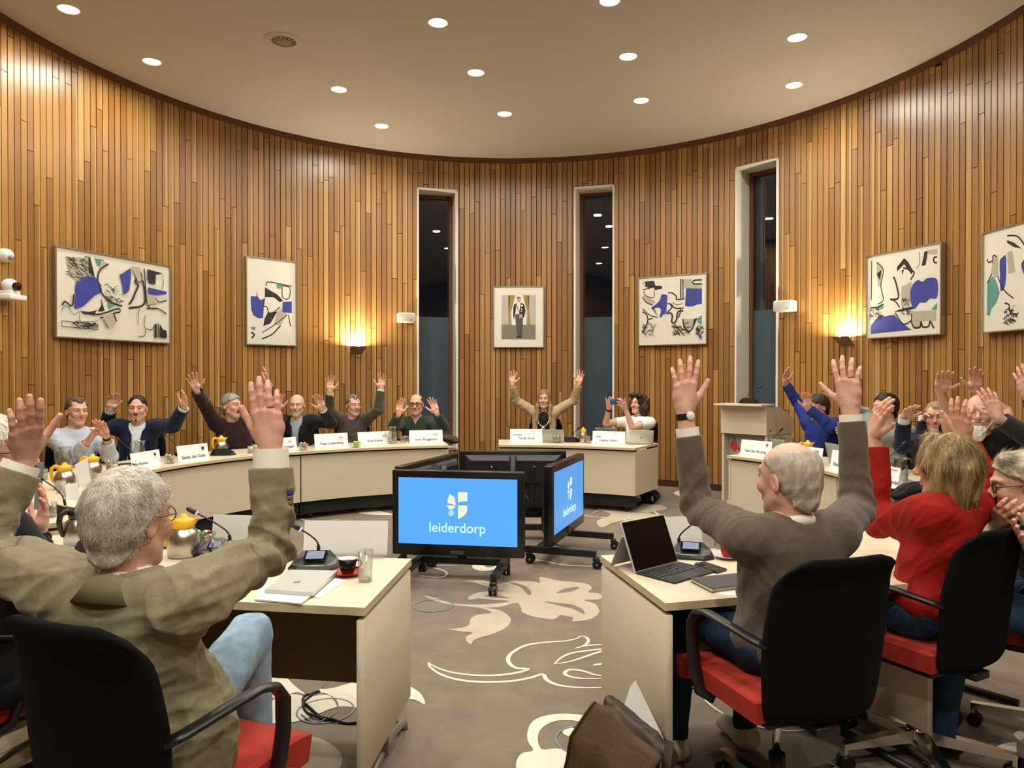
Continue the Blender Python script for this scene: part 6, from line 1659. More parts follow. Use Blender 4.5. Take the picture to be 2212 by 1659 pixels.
person('chin', 'person with swept fair hair and glasses resting chin on hand, right edge', 2.95, (2204, 1050), -112, dict(near=1, byaw=-120, lean=-14, s=1.0, pz=.63, skin='#d6aa90', hair='swept', hair_c='#8e8270', hair_c2='#cfc3ab', strands=(6000, .045, .0008), lift=.03, jit=.12, hair_t=.02, glasses=dict(colr='#2b2b30', thick=.002), pitch=-8,
       top=dict(kind='jacket', c='#111416', m=M_KNIT, g=.014, folds=.007, sleeve=.80), L=dict(e=(2168, 1190), w=(2150, 1128), t=(2188, 1098), palm=180, up=0, em='f', wm='n', curl=.55, fl=.8), R=dict(e=(2300, 1210), w=(2230, 1180), t=(2190, 1150), palm=60, up=0),
       legs=dict(c='#2f4663', len=.40, kz=.02), chair=('black and red office chair of the person resting chin on hand', 2.26, 3.02, -48)))
person('pinstripe', 'white-haired person in a black pinstripe jacket clapping at the left edge', 2.35, (-14, 984), 118, dict(near=1, byaw=140, lean=2, s=1.0, skin='#d2a38d', hair='short', hair_c='#c9c2b4', hair_c2='#e3ddd0', hair_t=.014, strands=(4000, .03, .0009), glasses=dict(colr='#25242a', thick=.0018),
       top=dict(kind='jacket', c='#15171a', m=M_CLOTH, g=.014, folds=.007, sleeve=.92, collar='#2a2d33'), L=dict(e=(55, 1290), w=(84, 1160), t=(102, 1052), palm=-75, em='f', wm='f', curl=.15, spread=.12, thumb=.7, ring=1, up=0, cuff='#101114'), R=dict(e=(150, 1310), w=(206, 1170), t=(186, 1085), palm=90, up=0, em='f', wm='f', curl=.15),
       legs=dict(c='#1d232c', len=.42), chair=('black and red office chair at the left edge under the pinstriped person', -1.80, 2.36, 36)))
# ---- left curve of desks
person('white', 'person in a pale blue shirt clapping, leftmost behind the far desks', 6.75, (166, 889), 52, dict(s=1.04, near=1, skin='#d2a38d', hair='receding', hair_c='#4b3e31', hair_c2='#5f5142', hair_t=.012, strands=(1600, .03, .001), lift=.1, jit=.15, smile=.5, browa=.35, lean=4, byaw=38, teeth=0,
       top=dict(kind='shirt', c='#b4bccb', m=M_COTTON, g=.012, ar=1.05, folds=.008, ff=10, collar='#b8c0ce', cgap=.3, sleeve=.72),
       R=dict(e=(158, 988), w=(196, 946), t=(216, 912), palm=75, up=0, em='n', wm='n', curl=.1), L=dict(e=(238, 985), w=(229, 942), t=(213, 905), palm=-30, up=0, wm='n', watch='#171310', wface='#2a2521', curl=.1, spread=.25),
       chair=('black office chair behind the person in the pale blue shirt', None)))
person('navy', 'dark-haired person with goatee in a navy jacket, arms spread', 7.25, (297, 883), 18, dict(s=1.04, near=1, skin='#d2a38d', hair='short', hair_c='#1a1511', hair_c2='#2a221b', hair_t=.009, hairline=.002, forehead=1, hair_n=.002, strands=(1800, .03, .0009), lift=.05, jit=.1, moustache='#4a3527', goatee=1, brow='#2a1f18', browa=.7, smile=.5, fat=.006,
       top=dict(kind='jacket', c='#131c33', m=M_CLOTH, g=.016, ar=1.08, folds=.006, open=.07, shirt='#cfdbe3', collar='#d3dde4', lapel='#10182c', sleeve=.93),
       R=dict(e=(228, 922), w=(238, 886), t=(246, 848), palm=10, em='f', wm='n', cuff='#dfe6ea', curl=.18, spread=.2, thumb=.6), L=dict(e=(374, 920), w=(397, 881), t=(401, 845), palm=-60, em='n', wm='n', cuff='#e4e8ea', curl=.2),
       chair=('black office chair behind the person in the navy jacket', None)))
person('burgundy', 'grey-haired person in a burgundy sweater cheering toward the right', 8.25, (501, 878), 66, dict(s=1.10, near=1, byaw=30, side=8, roll=4, pitch=4, skin='#d2a38d', hair='short', hair_c='#7c7c78', hair_c2='#a9a9a4', hair_t=.016, mouth='open', hair_n=.006, strands=(2000, .026, .0011), lift=.3, jit=.4, stubble=('#9b8a80', .25),
       top=dict(kind='sweater', c='#2c1a20', m=M_KNIT, g=.014, ar=1.08, folds=.006, sleeve=.90, collar='#d9d6d0', cgap=.5, ch=.016), R=dict(e=(441, 872), w=(424, 843), t=(411, 807), palm=0, em='n', wm='n', spread=.3, thumb=.95, curl=.08), L=dict(e=(578, 872), w=(579, 830), t=(573, 795), palm=-80, em='f', wm='n', cuff='#d8d4cc'),
       chair=('black office chair behind the person in the burgundy sweater', None)))
person('bald', 'bald person in a black blazer and grey shirt waving', 8.6, (641, 876), 6, dict(s=1.06, near=1, skin='#d2a38d', stubble=('#b9a99d', .5), smile=.1, brow='#8f7a68', browa=.5,
       top=dict(kind='jacket', c='#141416', m=M_CLOTH, g=.015, ar=1.05, folds=.005, open=.062, shirt='#8d9aa8', collar='#8f9caa', lapel='#0f0f11'), L=dict(e=(716, 914), w=(697, 884), t=(685, 851), palm=-8, em='n', wm='n', cuff='#d9d9d6', spread=.2, thumb=.8), R=dict(e=(590, 908), w=(599, 885), t=(603, 851), palm=20, em='n', wm='n', curl=.2),
       chair=('black office chair behind the bald person in the black blazer', None)))
person('moustache', 'person with a grey moustache in an olive-grey sweater, both arms up high', 9.15, (763, 876), 38, dict(s=1.05, near=1, byaw=12, skin='#d2a38d', hair='receding', hair_c='#5c4f41', hair_c2='#8a8175', hair_t=.012, strands=(1500, .03, .001), lift=.1, jit=.15, moustache='#b8aea2', brow='#7a6a5a', browa=.7,
       top=dict(kind='vneck', name='sweater', c='#45423a', m=M_KNIT, g=.014, folds=.006, sleeve=.90, shirt='#3a3f49', collar='#c9ced6', cgap=.4, ch=.02), R=dict(e=(711, 884), w=(713, 846), t=(712, 811), palm=0, em='n', wm='n', cuff='#cfd4d6', spread=.25, thumb=.85), L=dict(e=(817, 886), w=(823, 840), t=(826, 804), palm=0, em='n', wm='n', cuff='#dcdedd', spread=.25, thumb=.85),
       chair=('black office chair behind the person with the moustache', None)))
person('green', 'balding person in black glasses and a dark green zip sweater', 9.5, (899, 874), -2, dict(s=1.10, near=1, skin='#d2a38d', hair='fringe', hair_c='#4c4036', hair_t=.010, glasses=dict(colr='#0d0d0e', thick=.0036, w=.024, hgt=.018), smile=.35, fat=.004, noff=(.0, .0, 0),
       top=dict(kind='vneck', vw=.035, name='zip_sweater', c='#2a3a30', m=M_KNIT, g=.016, ar=1.05, folds=.006, collar='#2c3d33', cgap=.55, ch=.03, sleeve=.9, shirt='#c08f78'), R=dict(e=(850, 921), w=(861, 895), t=(866, 859), palm=25, up=0, em='n', wm='n', spread=.12), L=dict(e=(958, 921), w=(943, 892), t=(931, 858), palm=-5, up=0, em='n', wm='n', spread=.16, thumb=.8),
       chair=('black office chair behind the person in the dark green sweater', None)))
# ---- the middle desk
person('chair', 'smiling chairwoman with long hair and beige jacket, arms wide above her head', 9.8, (1175, 862), -8, dict(s=1.0, near=1, skin='#d6a78d', strands=(3500, .06, .0011), lift=.03, jit=.06, hair='long', hair_c='#7d6140', hair_c2='#a98a5c', smile=.3, teeth=1, sw=.165, jaw=.92, brow='#6b5136', 
       top=dict(kind='jacket', c='#ab9877', m=M_CLOTH, g=.012, folds=.005, open=.075, shirt='#15141a', ar=1.0), R=dict(e=(1115, 865), w=(1107, 831), t=(1107, 798), palm=0, em='n', wm='n', spread=.3, curl=.05, thumb=.9), L=dict(e=(1240, 865), w=(1250, 830), t=(1256, 797), palm=0, em='n', wm='n', spread=.28, curl=.05, thumb=.75),
       chair=('black office chair behind the chairwoman', None)))
person('clerk', 'curly-haired clerk in a white top photographing with a blue phone', 9.3, (1379, 874), -48, dict(s=1.0, near=1, byaw=-35, lean=12, pitch=10, skin='#d2a38d', hair='curly', hair_c='#2a1c14', hair_c2='#3d2a1d', smile=.5, teeth=0, sw=.16, jaw=.92, brow='#3a261a',
       top=dict(kind='tee', name='white_top', c='#e7e4df', m=M_COTTON, g=.006, folds=.004, bare=1, sleeve=-.55), R=dict(e=(1309, 915), w=(1315, 882), t=(1320, 862), palm=150, up=0, em='n', wm='n', curl=.45, spread=.1, watch='#17171a', wface='#17171a'), L=dict(e=(1366, 924), w=(1351, 884), t=(1338, 864), palm=-150, up=0, em='n', wm='n', curl=.45, spread=.1),
       chair=('black office chair behind the curly-haired clerk', None)))
# ---- right curve of desks
person('blue', 'person in a royal blue shirt behind the lectern side, arms across the face', 7.75, (1767, 880), -80, dict(s=1.04, near=1, byaw=-62, skin='#d2a38d', hair='short', hair_c='#2a1f18', hair_c2='#3d2e23', hair_t=.018, strands=(1800, .035, .001), lift=.1, jit=.15, pitch=-10,
       top=dict(kind='shirt', c='#1c2f78', m=M_COTTON, g=.012, folds=.006, collar='#1b2d72', sleeve=.95), R=dict(e=(1724, 872), w=(1697, 829), t=(1697, 796), palm=50, em='f', wm='n'), L=dict(e=(1795, 922), w=(1746, 882), t=(1741, 845), palm=10, em='n', wm='n', curl=.25), chair=('black office chair behind the person in royal blue', None)))
person('hoodie', 'dark-haired person in a grey hoodie in profile, arms stretched forward', 6.85, (1912, 881), -84, dict(s=1.04, near=1, byaw=-62, skin='#d2a38d', hair='short', hair_c='#15110f', hair_c2='#241d19', hair_t=.016, strands=(1800, .03, .001), lift=.15, jit=.2,
       top=dict(kind='hoodie', c='#8f928c', m=M_KNIT, g=.016, ar=1.12, folds=.008, collar='#999c95', ch=.03, cgap=.5, sleeve=.9), R=dict(e=(1866, 895), w=(1832, 880), t=(1807, 871), palm=30, em='f', wm='n', up=0), L=dict(e=(1880, 948), w=(1833, 928), t=(1804, 936), palm=30, em='n', wm='n', up=0), chair=('black office chair behind the person in the grey hoodie', None)))
person('suit', 'fair-haired person in a navy suit with a hand before the face', 6.15, (2022, 902), -34, dict(s=1.02, near=1, skin='#d2a38d', hair='receding', hair_c='#8a7558', hair_c2='#a8926f', hair_t=.012, strands=(1500, .03, .001), lift=.12, jit=.2, smile=.5, lean=-4,
       top=dict(kind='jacket', c='#151c33', m=M_CLOTH, g=.016, ar=1.05, folds=.006, open=.06, shirt='#c9d2e0', collar='#cdd6e3', lapel='#11182c', sleeve=.88), R=dict(e=(1948, 962), w=(1953, 905), t=(1972, 873), palm=40, up=0, cuff='#d3dcea', em='n', wm='n', cl=.05, spread=.3), L=dict(e=(1992, 968), w=(1997, 902), t=(2012, 884), palm=70, up=0, cuff='#d3dcea', em='n', wm='n', cl=.05, curl=.4), chair=('black office chair behind the person in the navy suit', None)))
person('beard', 'bald person with a white beard and black tee shirt, bare arms up', 5.25, (2116, 892), -36, dict(s=1.08, near=1, byaw=-30, skin='#d2a38d', beard='#d9d3c9', beard_l=1.8, brow='#a08c7c', browa=.5, fat=.008, belly=.02,
       top=dict(kind='tee', name='tee_shirt', c='#0e0e10', m=M_KNIT, g=.016, ar=1.15, folds=.006, bare=1, sleeve=-.5), R=dict(e=(2048, 905), w=(2032, 842), t=(2044, 799), palm=0, em='n', wm='n', spread=.15, curl=.1), L=dict(e=(2172, 890), w=(2106, 842), t=(2111, 793), palm=5, em='f', wm='n', spread=.15), chair=('black office chair behind the person with the white beard', None)))
person('edge', 'person in a charcoal sweater mostly outside the right edge, hands up', 4.45, (2345, 890), -70, dict(s=1.04, near=1, byaw=-60, skin='#d2a38d', hair='short', hair_c='#4b4038', top=dict(kind='sweater', c='#2f3234', m=M_KNIT, g=.014, folds=.005, sleeve=.9),
       R=dict(e=(2236, 955), w=(2156, 902), t=(2122, 824), palm=195, em='n', wm='n', spread=.15, up=1), L=dict(e=(2262, 930), w=(2222, 856), t=(2204, 787), palm=190, em='n', wm='n', ul=1.0), chair=('black office chair at the right edge under the charcoal sweater', None)))
# ================================================================== THINGS ON THE DESKS
class Proto:
    def __init__(s, make): s.make = make; s.o = None
    def __call__(s, label, loc, rotz=0.0, group=None):
        if s.o is None: s.o = s.make(); o = s.o
        else: o = copy_tree(s.o)
        o['label'] = label; o.location = loc; o.rotation_euler = (0, 0, rotz)
        if group: o['group'] = group
        elif 'group' in o: del o['group']
        return o
def onz(px, py, z=TZ): return at_z(px, py, z)
M_CLEAR = glass_mat('clear_glass', (.93, .95, .94), .03, .16)
M_ACRYL = glass_mat('acrylic', (.95, .96, .96), .05, .10, .2)
M_WATER = glass_mat('water', (.86, .90, .90), .02, .2)
M_STEEL = mat('brushed_steel', '#b9b6ae', .26, metal=1.0, bump=.05, bscale=200, stretch=(40, 40, 1))
M_YEL = mat('yellow_plastic', '#e8b21c', .4)
M_WHITE = mat('white_card', '#f2f2f4', .6)
M_INK = mat('black_ink', '#1b1b1e', .6)
M_INKG = mat('grey_ink', '#8c8c92', .6); M_INKR = mat('red_ink', '#bf2c2c', .6)
M_PORC = mat('white_porcelain', '#e6e3da', .2)
# ---- name plates
def sign(label, TL, TR, BR, BL, name=None, role=None, logo=None, back=False, clear=False, depth=.07, align='C'):
    A, B = onz(*BL), onz(*BR); d = B - A; d.z = 0; W = d.length; d.normalize(); mid = (A + B) / 2
    dL = (A - CAM).y; H = (BL[1] - TL[1]) * dL / FOC * 1.02; H = max(H, .07)
    t = thing('name_plate', label, 'name plate', (mid.x, mid.y, TZ), math.atan2(d.y, d.x), 'name plates on the desks')
    tilt = R(10)
    Mc = Matrix.Rotation(-tilt, 4, 'X'); y = .012
    a = MB(); a.box((0, y, H / 2), (W, .003, H), 0, Mc); a.build('card', (mat('card_back', '#e2e2df', .4, spec=.6) if back else M_WHITE), t)
    a = MB(); a.box((0, .012 if not back else -.03, .0035), (W, depth, .005)); a.build('stand', M_ACRYL if clear or back else M_WHITE, t)
    fy = y - .0055
    P = lambda x, z: Mc @ basis((1, 0, 0), (0, 0, 1), (0, -1, 0), (x, fy, z))
    if name:
        s_ = H * .25 if not role else H * .24
        x = {'C': 0, 'L': -W * .40, 'R': W * .42}[align]
        text_part('lettering', name, s_ * 1.12, M_INK, t, P(x, H * .27), {'C': 'CENTER', 'L': 'LEFT', 'R': 'RIGHT'}[align], .92)
    if role: text_part('lettering', role, H * .18, M_INK, t, P(-W * .42, H * .55), 'LEFT', .95)
    if logo == 'round':
        a = MB(); c = Mc @ Vector((W * .32, fy, H * .72)); r_ = H * .12
        for (z0, z1, w0, w1) in ((.35, .9, .75, .45), (-.12, .3, .98, .98), (-.85, -.2, .5, .95)):
            a.add([(W * .32 - r_ * w0, fy, H * .72 + r_ * z0), (W * .32 + r_ * w0, fy, H * .72 + r_ * z0), (W * .32 + r_ * w1, fy, H * .72 + r_ * z1), (W * .32 - r_ * w1, fy, H * .72 + r_ * z1)], [(0, 1, 2, 3)], 0, False, Mc)
        a.build('emblem', M_INK, t); text_part('emblem_caption', 'lokaal', H * .05, M_INKG, t, P(W * .32, H * .54))
    elif logo == 'lpl':
        text_part('emblem', '+LPL', H * .17, M_INK, t, P(W * .28, H * .66), 'CENTER', 1.1)
        a = MB(); a.add([(W * .18, fy, H * .54), (W * .38, fy, H * .545), (W * .38, fy, H * .555), (W * .18, fy, H * .55)], [(0, 1, 2, 3)], 0, False, Mc); a.build('emblem_underline', M_INK, t)
    elif logo == 'tri':
        a = MB(); x0, z0, e = W * .36, H * .74, H * .13
        a.add([(x0 - e, fy, z0 + e), (x0 + e * .9, fy, z0 + e * .55), (x0 - e * .2, fy, z0 - e * 1.2)], [(0, 2, 1)], 0, False, Mc); a.build('emblem', M_INKR, t)
        text_part('emblem_letter', 'P', H * .13, M_WHITE, t, Mc @ basis((1, 0, 0), (0, 0, 1), (0, -1, 0), (x0 - e * .15, fy - .001, z0 + e * .2)))
    elif logo == 'town':
        a = MB(); x0, z0, e = W * .20, H * .86, H * .07
        a.tube([Mc @ Vector((x0 + math.cos(g) * e, fy, z0 + math.sin(g) * e)) for g in (.4, 1.3, 2.2, 3.1, 4.0, 5.0)], H * .012, 5); a.build('emblem', mat('gold_ink', '#b99457', .5), t)
        text_part('emblem_caption', 'leiderdorp', H * .07, M_INKG, t, P(x0, H * .68))
    elif logo == 'redline':
        text_part('emblem_caption', 'Partij van de Arbeid', H * .075, M_INKR, t, P(-W * .05, H * .84)) if False else None
        a = MB(); a.add([(-W * .3, fy, H * .86), (W * .36, fy, H * .84), (W * .36, fy, H * .87), (-W * .3, fy, H * .89)], [(0, 1, 2, 3)], 0, False, Mc); a.build('emblem', M_INKR, t)
    return t
sign('white name plate lettered Jan Huisman with a round black emblem', (289, 980), (351, 969), (351, 1002), (289, 1014), 'Jan Huisman', logo='round', align='L')
sign('white name plate lettered Sander den Outer with a round black emblem', (387, 964), (453, 957), (454, 991), (388, 1000), 'Sander den Outer', logo='round')
sign('white name plate ending in heggen, half behind a raised hand', (577, 949), (643, 941), (643, 970), (577, 977), 'Verheggen', logo='lpl', align='R')
sign('white name plate lettered Hugo Langenberg', (680, 938), (753, 934), (753, 963), (681, 967), 'Hugo Langenberg', logo='lpl')
sign('white name plate lettered Koos Koster', (775, 934), (848, 931), (848, 957), (775, 961), 'Koos Koster', logo='lpl')
sign('white name plate lettered Joost Bruggeman', (884, 930), (957, 927), (957, 955), (885, 957), 'Joost Bruggeman', logo='lpl')
sign('white name plate lettered Voorzitter Tjarda Struik', (1103, 927), (1172, 927), (1173, 954), (1102, 954), 'Tjarda Struik', 'Voorzitter', 'town')
sign('white name plate lettered Griffier Helene Fobler', (1280, 931), (1348, 933), (1349, 960), (1279, 958), 'Hélène Fobler', 'Griffier', 'town')
sign('white name plate lettered Gert-Jan de Jong in front of the lectern', (1596, 949), (1663, 955), (1663, 987), (1597, 980), 'Gert-Jan de Jong', logo='tri')
sign('white name plate with red emblem, mostly behind the balding head', (1700, 960), (1772, 968), (1771, 1006), (1700, 995), logo='tri')
sign('white name plate lettered Niels Verwe, cut by a raised sleeve', (1790, 971), (1856, 984), (1856, 1024), (1790, 1012), 'Niels Verwe', align='L')
sign('white name plate with a thin red line near the water jug', (1901, 1005), (1936, 1017), (1935, 1056), (1901, 1048), 'Sam Doornbos', logo='redline')
sign('wide acrylic name plate seen from behind on the left desk corner', (653, 1127), (835, 1129), (835, 1200), (653, 1199), back=True, depth=.09)
sign('acrylic name plate seen from behind beside the yellow-lidded jug', (453, 1113), (562, 1118), (562, 1180), (453, 1176), back=True, depth=.09)
sign('acrylic name plate seen from behind next to the open tablet', (1357, 1124), (1521, 1115), (1521, 1179), (1357, 1190), back=True, depth=.09)
sign('clear acrylic holder standing edge-on near the rounded desk end', (176, 1003), (204, 992), (206, 1030), (176, 1053), back=True, clear=True)
sign('grey acrylic holder lying lower at the rounded desk end', (148, 1047), (176, 1042), (176, 1074), (148, 1080), back=True, clear=True)
# ---- vacuum jugs
def make_jug(lid_m):
    def mk():
        t = thing('vacuum_jug', 'jug', 'vacuum jug')
        a = MB(); a.lathe([(0, 0), (.060, 0), (.066, .006), (.068, .05), (.066, .085), (.056, .112), (.042, .124), (.040, .128)], 32); flip_check(a.build('body', M_STEEL, t))
        l = MB(); l.lathe([(.040, .122), (.046, .126), (.046, .158), (.040, .164), (.020, .168), (.014, .182), (.010, .186), (0, .188)], 28); l.add([(.030, -.016, .158), (.030, .016, .158), (.066, .006, .166), (.066, -.006, .166), (.034, -.016, .130), (.034, .016, .130), (.044, 0, .132)], [(0, 1, 2, 3), (4, 6, 5), (0, 3, 6, 4), (1, 5, 6, 2), (3, 2, 6)], 0)
        lo = l.build('lid', lid_m, t); flip_check(lo)
        h = MB(); h.tube([(-.040, 0, .156), (-.062, 0, .160), (-.082, 0, .146), (-.086, 0, .115), (-.080, 0, .080), (-.070, 0, .052), (-.064, 0, .05)], [.011, .011, .011, .010, .009, .008, .006], 10, sq=(.7, 1.25)); h.build('handle', lid_m, t)
        return t
    return mk
jug = Proto(make_jug(M_YEL)); bjug = Proto(make_jug(mat('black_jug_lid', '#151516', .35)))
GJ = 'steel vacuum jugs with yellow lids'
for (px, py, rz, lb) in ((397, 1201, 20, 'steel vacuum jug with yellow lid beside the grey-haired head, nearest one'), (140, 1056, 15, 'steel vacuum jug with yellow lid at the far left, lower of two'), (200, 1032, 12, 'steel vacuum jug with yellow lid in front of the clapping hands'),
                         (478, 979, 30, 'steel vacuum jug with yellow lid behind a black microphone base'), (1260, 956, 90, 'small steel vacuum jug with yellow lid on the middle desk'), (1745, 993, 0, 'steel vacuum jug with yellow lid near the royal blue shirt')):
    p = onz(px, py); o = jug(lb, p, R(rz), GJ)
    if py == 956: o.scale = (.72, .72, 1.0)
bjug('steel vacuum jug with black lid at the left', onz(172, 1176), R(50))
# ---- glasses
def make_tumbler(r0=.029, r1=.033, h=.09, fill=None, fh=.5):
    def mk():
        t = thing('drinking_glass', 'x', 'glass')
        a = MB(); a.lathe([(0, .001), (r0, 0), (r1, h), (r1 - .0022, h), (r0 - .002, .008), (0, .008)], 24); flip_check(a.build('glass_wall', M_CLEAR, t))
        if fill is not None:
            b = MB(); rr = r0 + (r1 - r0) * fh - .003; b.lathe([(0, .009), (r0 - .0035, .009), (rr, h * fh), (0, h * fh)], 20); flip_check(b.build('drink', fill, t))
        return t
    return mk
tall = Proto(make_tumbler(.026, .031, .12, M_WATER, .12)); water = Proto(make_tumbler(.029, .032, .085, M_WATER, .45)); tea = Proto(make_tumbler(.028, .033, .09, mat('tea', '#7a3413', .2), .55)); sugar = Proto(make_tumbler(.027, .03, .075, mat('sugar_sticks', '#d8d2c2', .7, var=.3, scale=60), .8))
tall('tall empty glass beside the black and red cup', onz(789, 1256))
water('short glass of water beside the sleeve of the khaki blazer', onz(471, 1206))
water('glass behind the red cup on the right desk', onz(1556, 1184))
water('glass at the far left, in front of the clear jug', onz(94, 1037), 0, 'glasses at the left desk end')
water('glass at the left desk end, under the lower yellow lid', onz(132, 1065), 0, 'glasses at the left desk end')
water('glass at the left desk end, next to the grey holder', onz(146, 1072), 0, 'glasses at the left desk end')
water('big-looking glass behind the hand with a ring', onz(110, 1117), 0, 'glasses at the left desk end')
tea('tea glass with brown tea next to the Huisman plate', onz(237, 1017)); sugar('glass of sugar sticks beside the tea glass', onz(247, 1020))
sugar('glass of sugar sticks left of the raised hand, front one', onz(541, 979)); sugar('glass of sugar sticks left of the raised hand, rear one', onz(551, 974))
water('glass left of the Bruggeman plate', onz(870, 957)); water('second glass left of the Bruggeman plate', onz(879, 956))
water('glass between the small jug and the Griffier plate', onz(1270, 957)); water('glass on the right desk before the dark laptop bag', onz(1950, 1068))
# saucers
sau = Proto(lambda: (lambda t: (MB().lathe([(0, .004), (.03, .004), (.062, .014), (.064, .016), (.058, .014), (.03, .008), (0, .008)], 28).build('dish', M_PORC, t), t)[1])(thing('saucer', 'x', 'saucer')))
# ---- glass jugs of water
def mk_carafe():
    t = thing('water_jug', 'x', 'water jug')
    a = MB(); a.lathe([(0, .001), (.05, 0), (.055, .01), (.056, .11), (.044, .15), (.042, .18), (.052, .205), (.050, .205), (.040, .18), (.042, .15), (.0535, .11), (.052, .012), (0, .008)], 28); flip_check(a.build('glass_wall', M_CLEAR, t))
    b = MB(); b.lathe([(0, .009), (.051, .012), (.052, .075), (0, .075)], 24); flip_check(b.build('water', M_WATER, t))
    h = MB(); h.tube([(-.045, 0, .19), (-.075, 0, .19), (-.088, 0, .16), (-.082, 0, .10), (-.056, 0, .07)], .006, 8); h.build('handle', M_CLEAR, t)
    return t
car = Proto(mk_carafe)
car('glass water jug in front of the red blouse on the right desk', onz(1944, 1047), R(180)); car('glass water jug in front of the pale blue shirt', onz(141, 1017), 0)
car('glass water jug behind the Huisman plate', onz(302, 1000), 0); car('glass water jug between the Koster and Bruggeman plates', onz(848, 958), 0); car('glass water jug behind the balding head on the right', onz(1705, 985), 0)
# ---- sweets in glass bowls
def mk_sweets():
    t = thing('sweet_bowl', 'x', 'bowl of sweets')
    a = MB(); a.lathe([(0, .001), (.035, 0), (.052, .075), (.050, .075), (.033, .006), (0, .006)], 24); flip_check(a.build('glass_wall', M_CLEAR, t))
    rr = random.Random(4); cols = [cmat('sweet_green', '#5f9a3c', .4), cmat('sweet_red', '#c4472c', .4), cmat('sweet_white', '#dfe2da', .4)]
    for i, m in enumerate(cols):
        b = MB()
        for k in range(9):
            g = rr.uniform(-.9, .9) + (PI if i == 0 else 0 if i == 1 else rr.uniform(0, 6)); r_ = rr.uniform(.008, .028); b.ball((math.cos(g) * r_, math.sin(g) * r_, rr.uniform(.02, .085)), (.012, .010, .008), seg=8, rings=5)
        o = b.build('wrapped_sweets', m, t); o['kind'] = 'stuff'
    return t
sw_ = Proto(mk_sweets)
sw_('glass bowl of green and red wrapped sweets between two name plates at left', onz(366, 1002)); sw_('glass bowl of wrapped sweets left of the Langenberg plate', onz(656, 973)); sw_('glass bowl of wrapped sweets beside the nearest yellow-lidded jug', onz(441, 1186)); sw_('glass bowl of wrapped sweets in front of the chairwoman', onz(1203, 957)); sw_('glass bowl of wrapped sweets beside the plate with the red line', onz(1889, 1046))
# ---- cups
def make_cup(label, px, py, cup, sauc, band=None, rot=0):
    p = onz(px, py); g = None
    s = sau(label[1], p)
    for ch in s.children: ch.data = ch.data.copy(); ch.data.materials.clear(); ch.data.materials.append(solid(sauc, .25, 0))
    t = thing('coffee_cup', label[0], 'cup', (p.x, p.y, TZ + .009), R(rot))
    a = MB(); prof = [(0, 0), (.022, 0), (.030, .012), (.037, .058), (.0345, .058), (.028, .014), (0, .008)]
    a.lathe(prof, 28, mis=[0, 1 if band else 0, 0, 2, 2, 2]); flip_check(a.build('cup_body', [solid(cup, .2, 0), solid(band or cup, .2, 0), M_PORC], t))
    h = MB(); h.tube([(.033, 0, .046), (.050, 0, .046), (.055, 0, .032), (.046, 0, .018), (.031, 0, .018)], .0042, 8); h.build('handle', solid(cup, .2, 0), t)
    c = MB(); c.disc((0, 0, .045), .033, 20); c.build('coffee', solid('#3a2114', .2, 0), t)
make_cup(('black coffee cup with a red foot on the left desk', 'red saucer under the black cup'), 751, 1242, '#17120f', '#b32a1e', '#7d1515', 20)
make_cup(('red coffee cup on the right desk', 'white saucer with violet rim under the red cup'), 1573, 1206, '#c01f1b', '#d9cfd8', None, 10)
make_cup(('green coffee cup between the Langenberg and Koster plates', 'white saucer under the green cup'), 770, 966, '#86a52c', '#e2dfd5', None, 0)
make_cup(('white coffee cup half hidden by the khaki sleeve', 'white saucer under the white cup'), 597, 1207, '#e4e2dc', '#e2dfd5', None, 200)
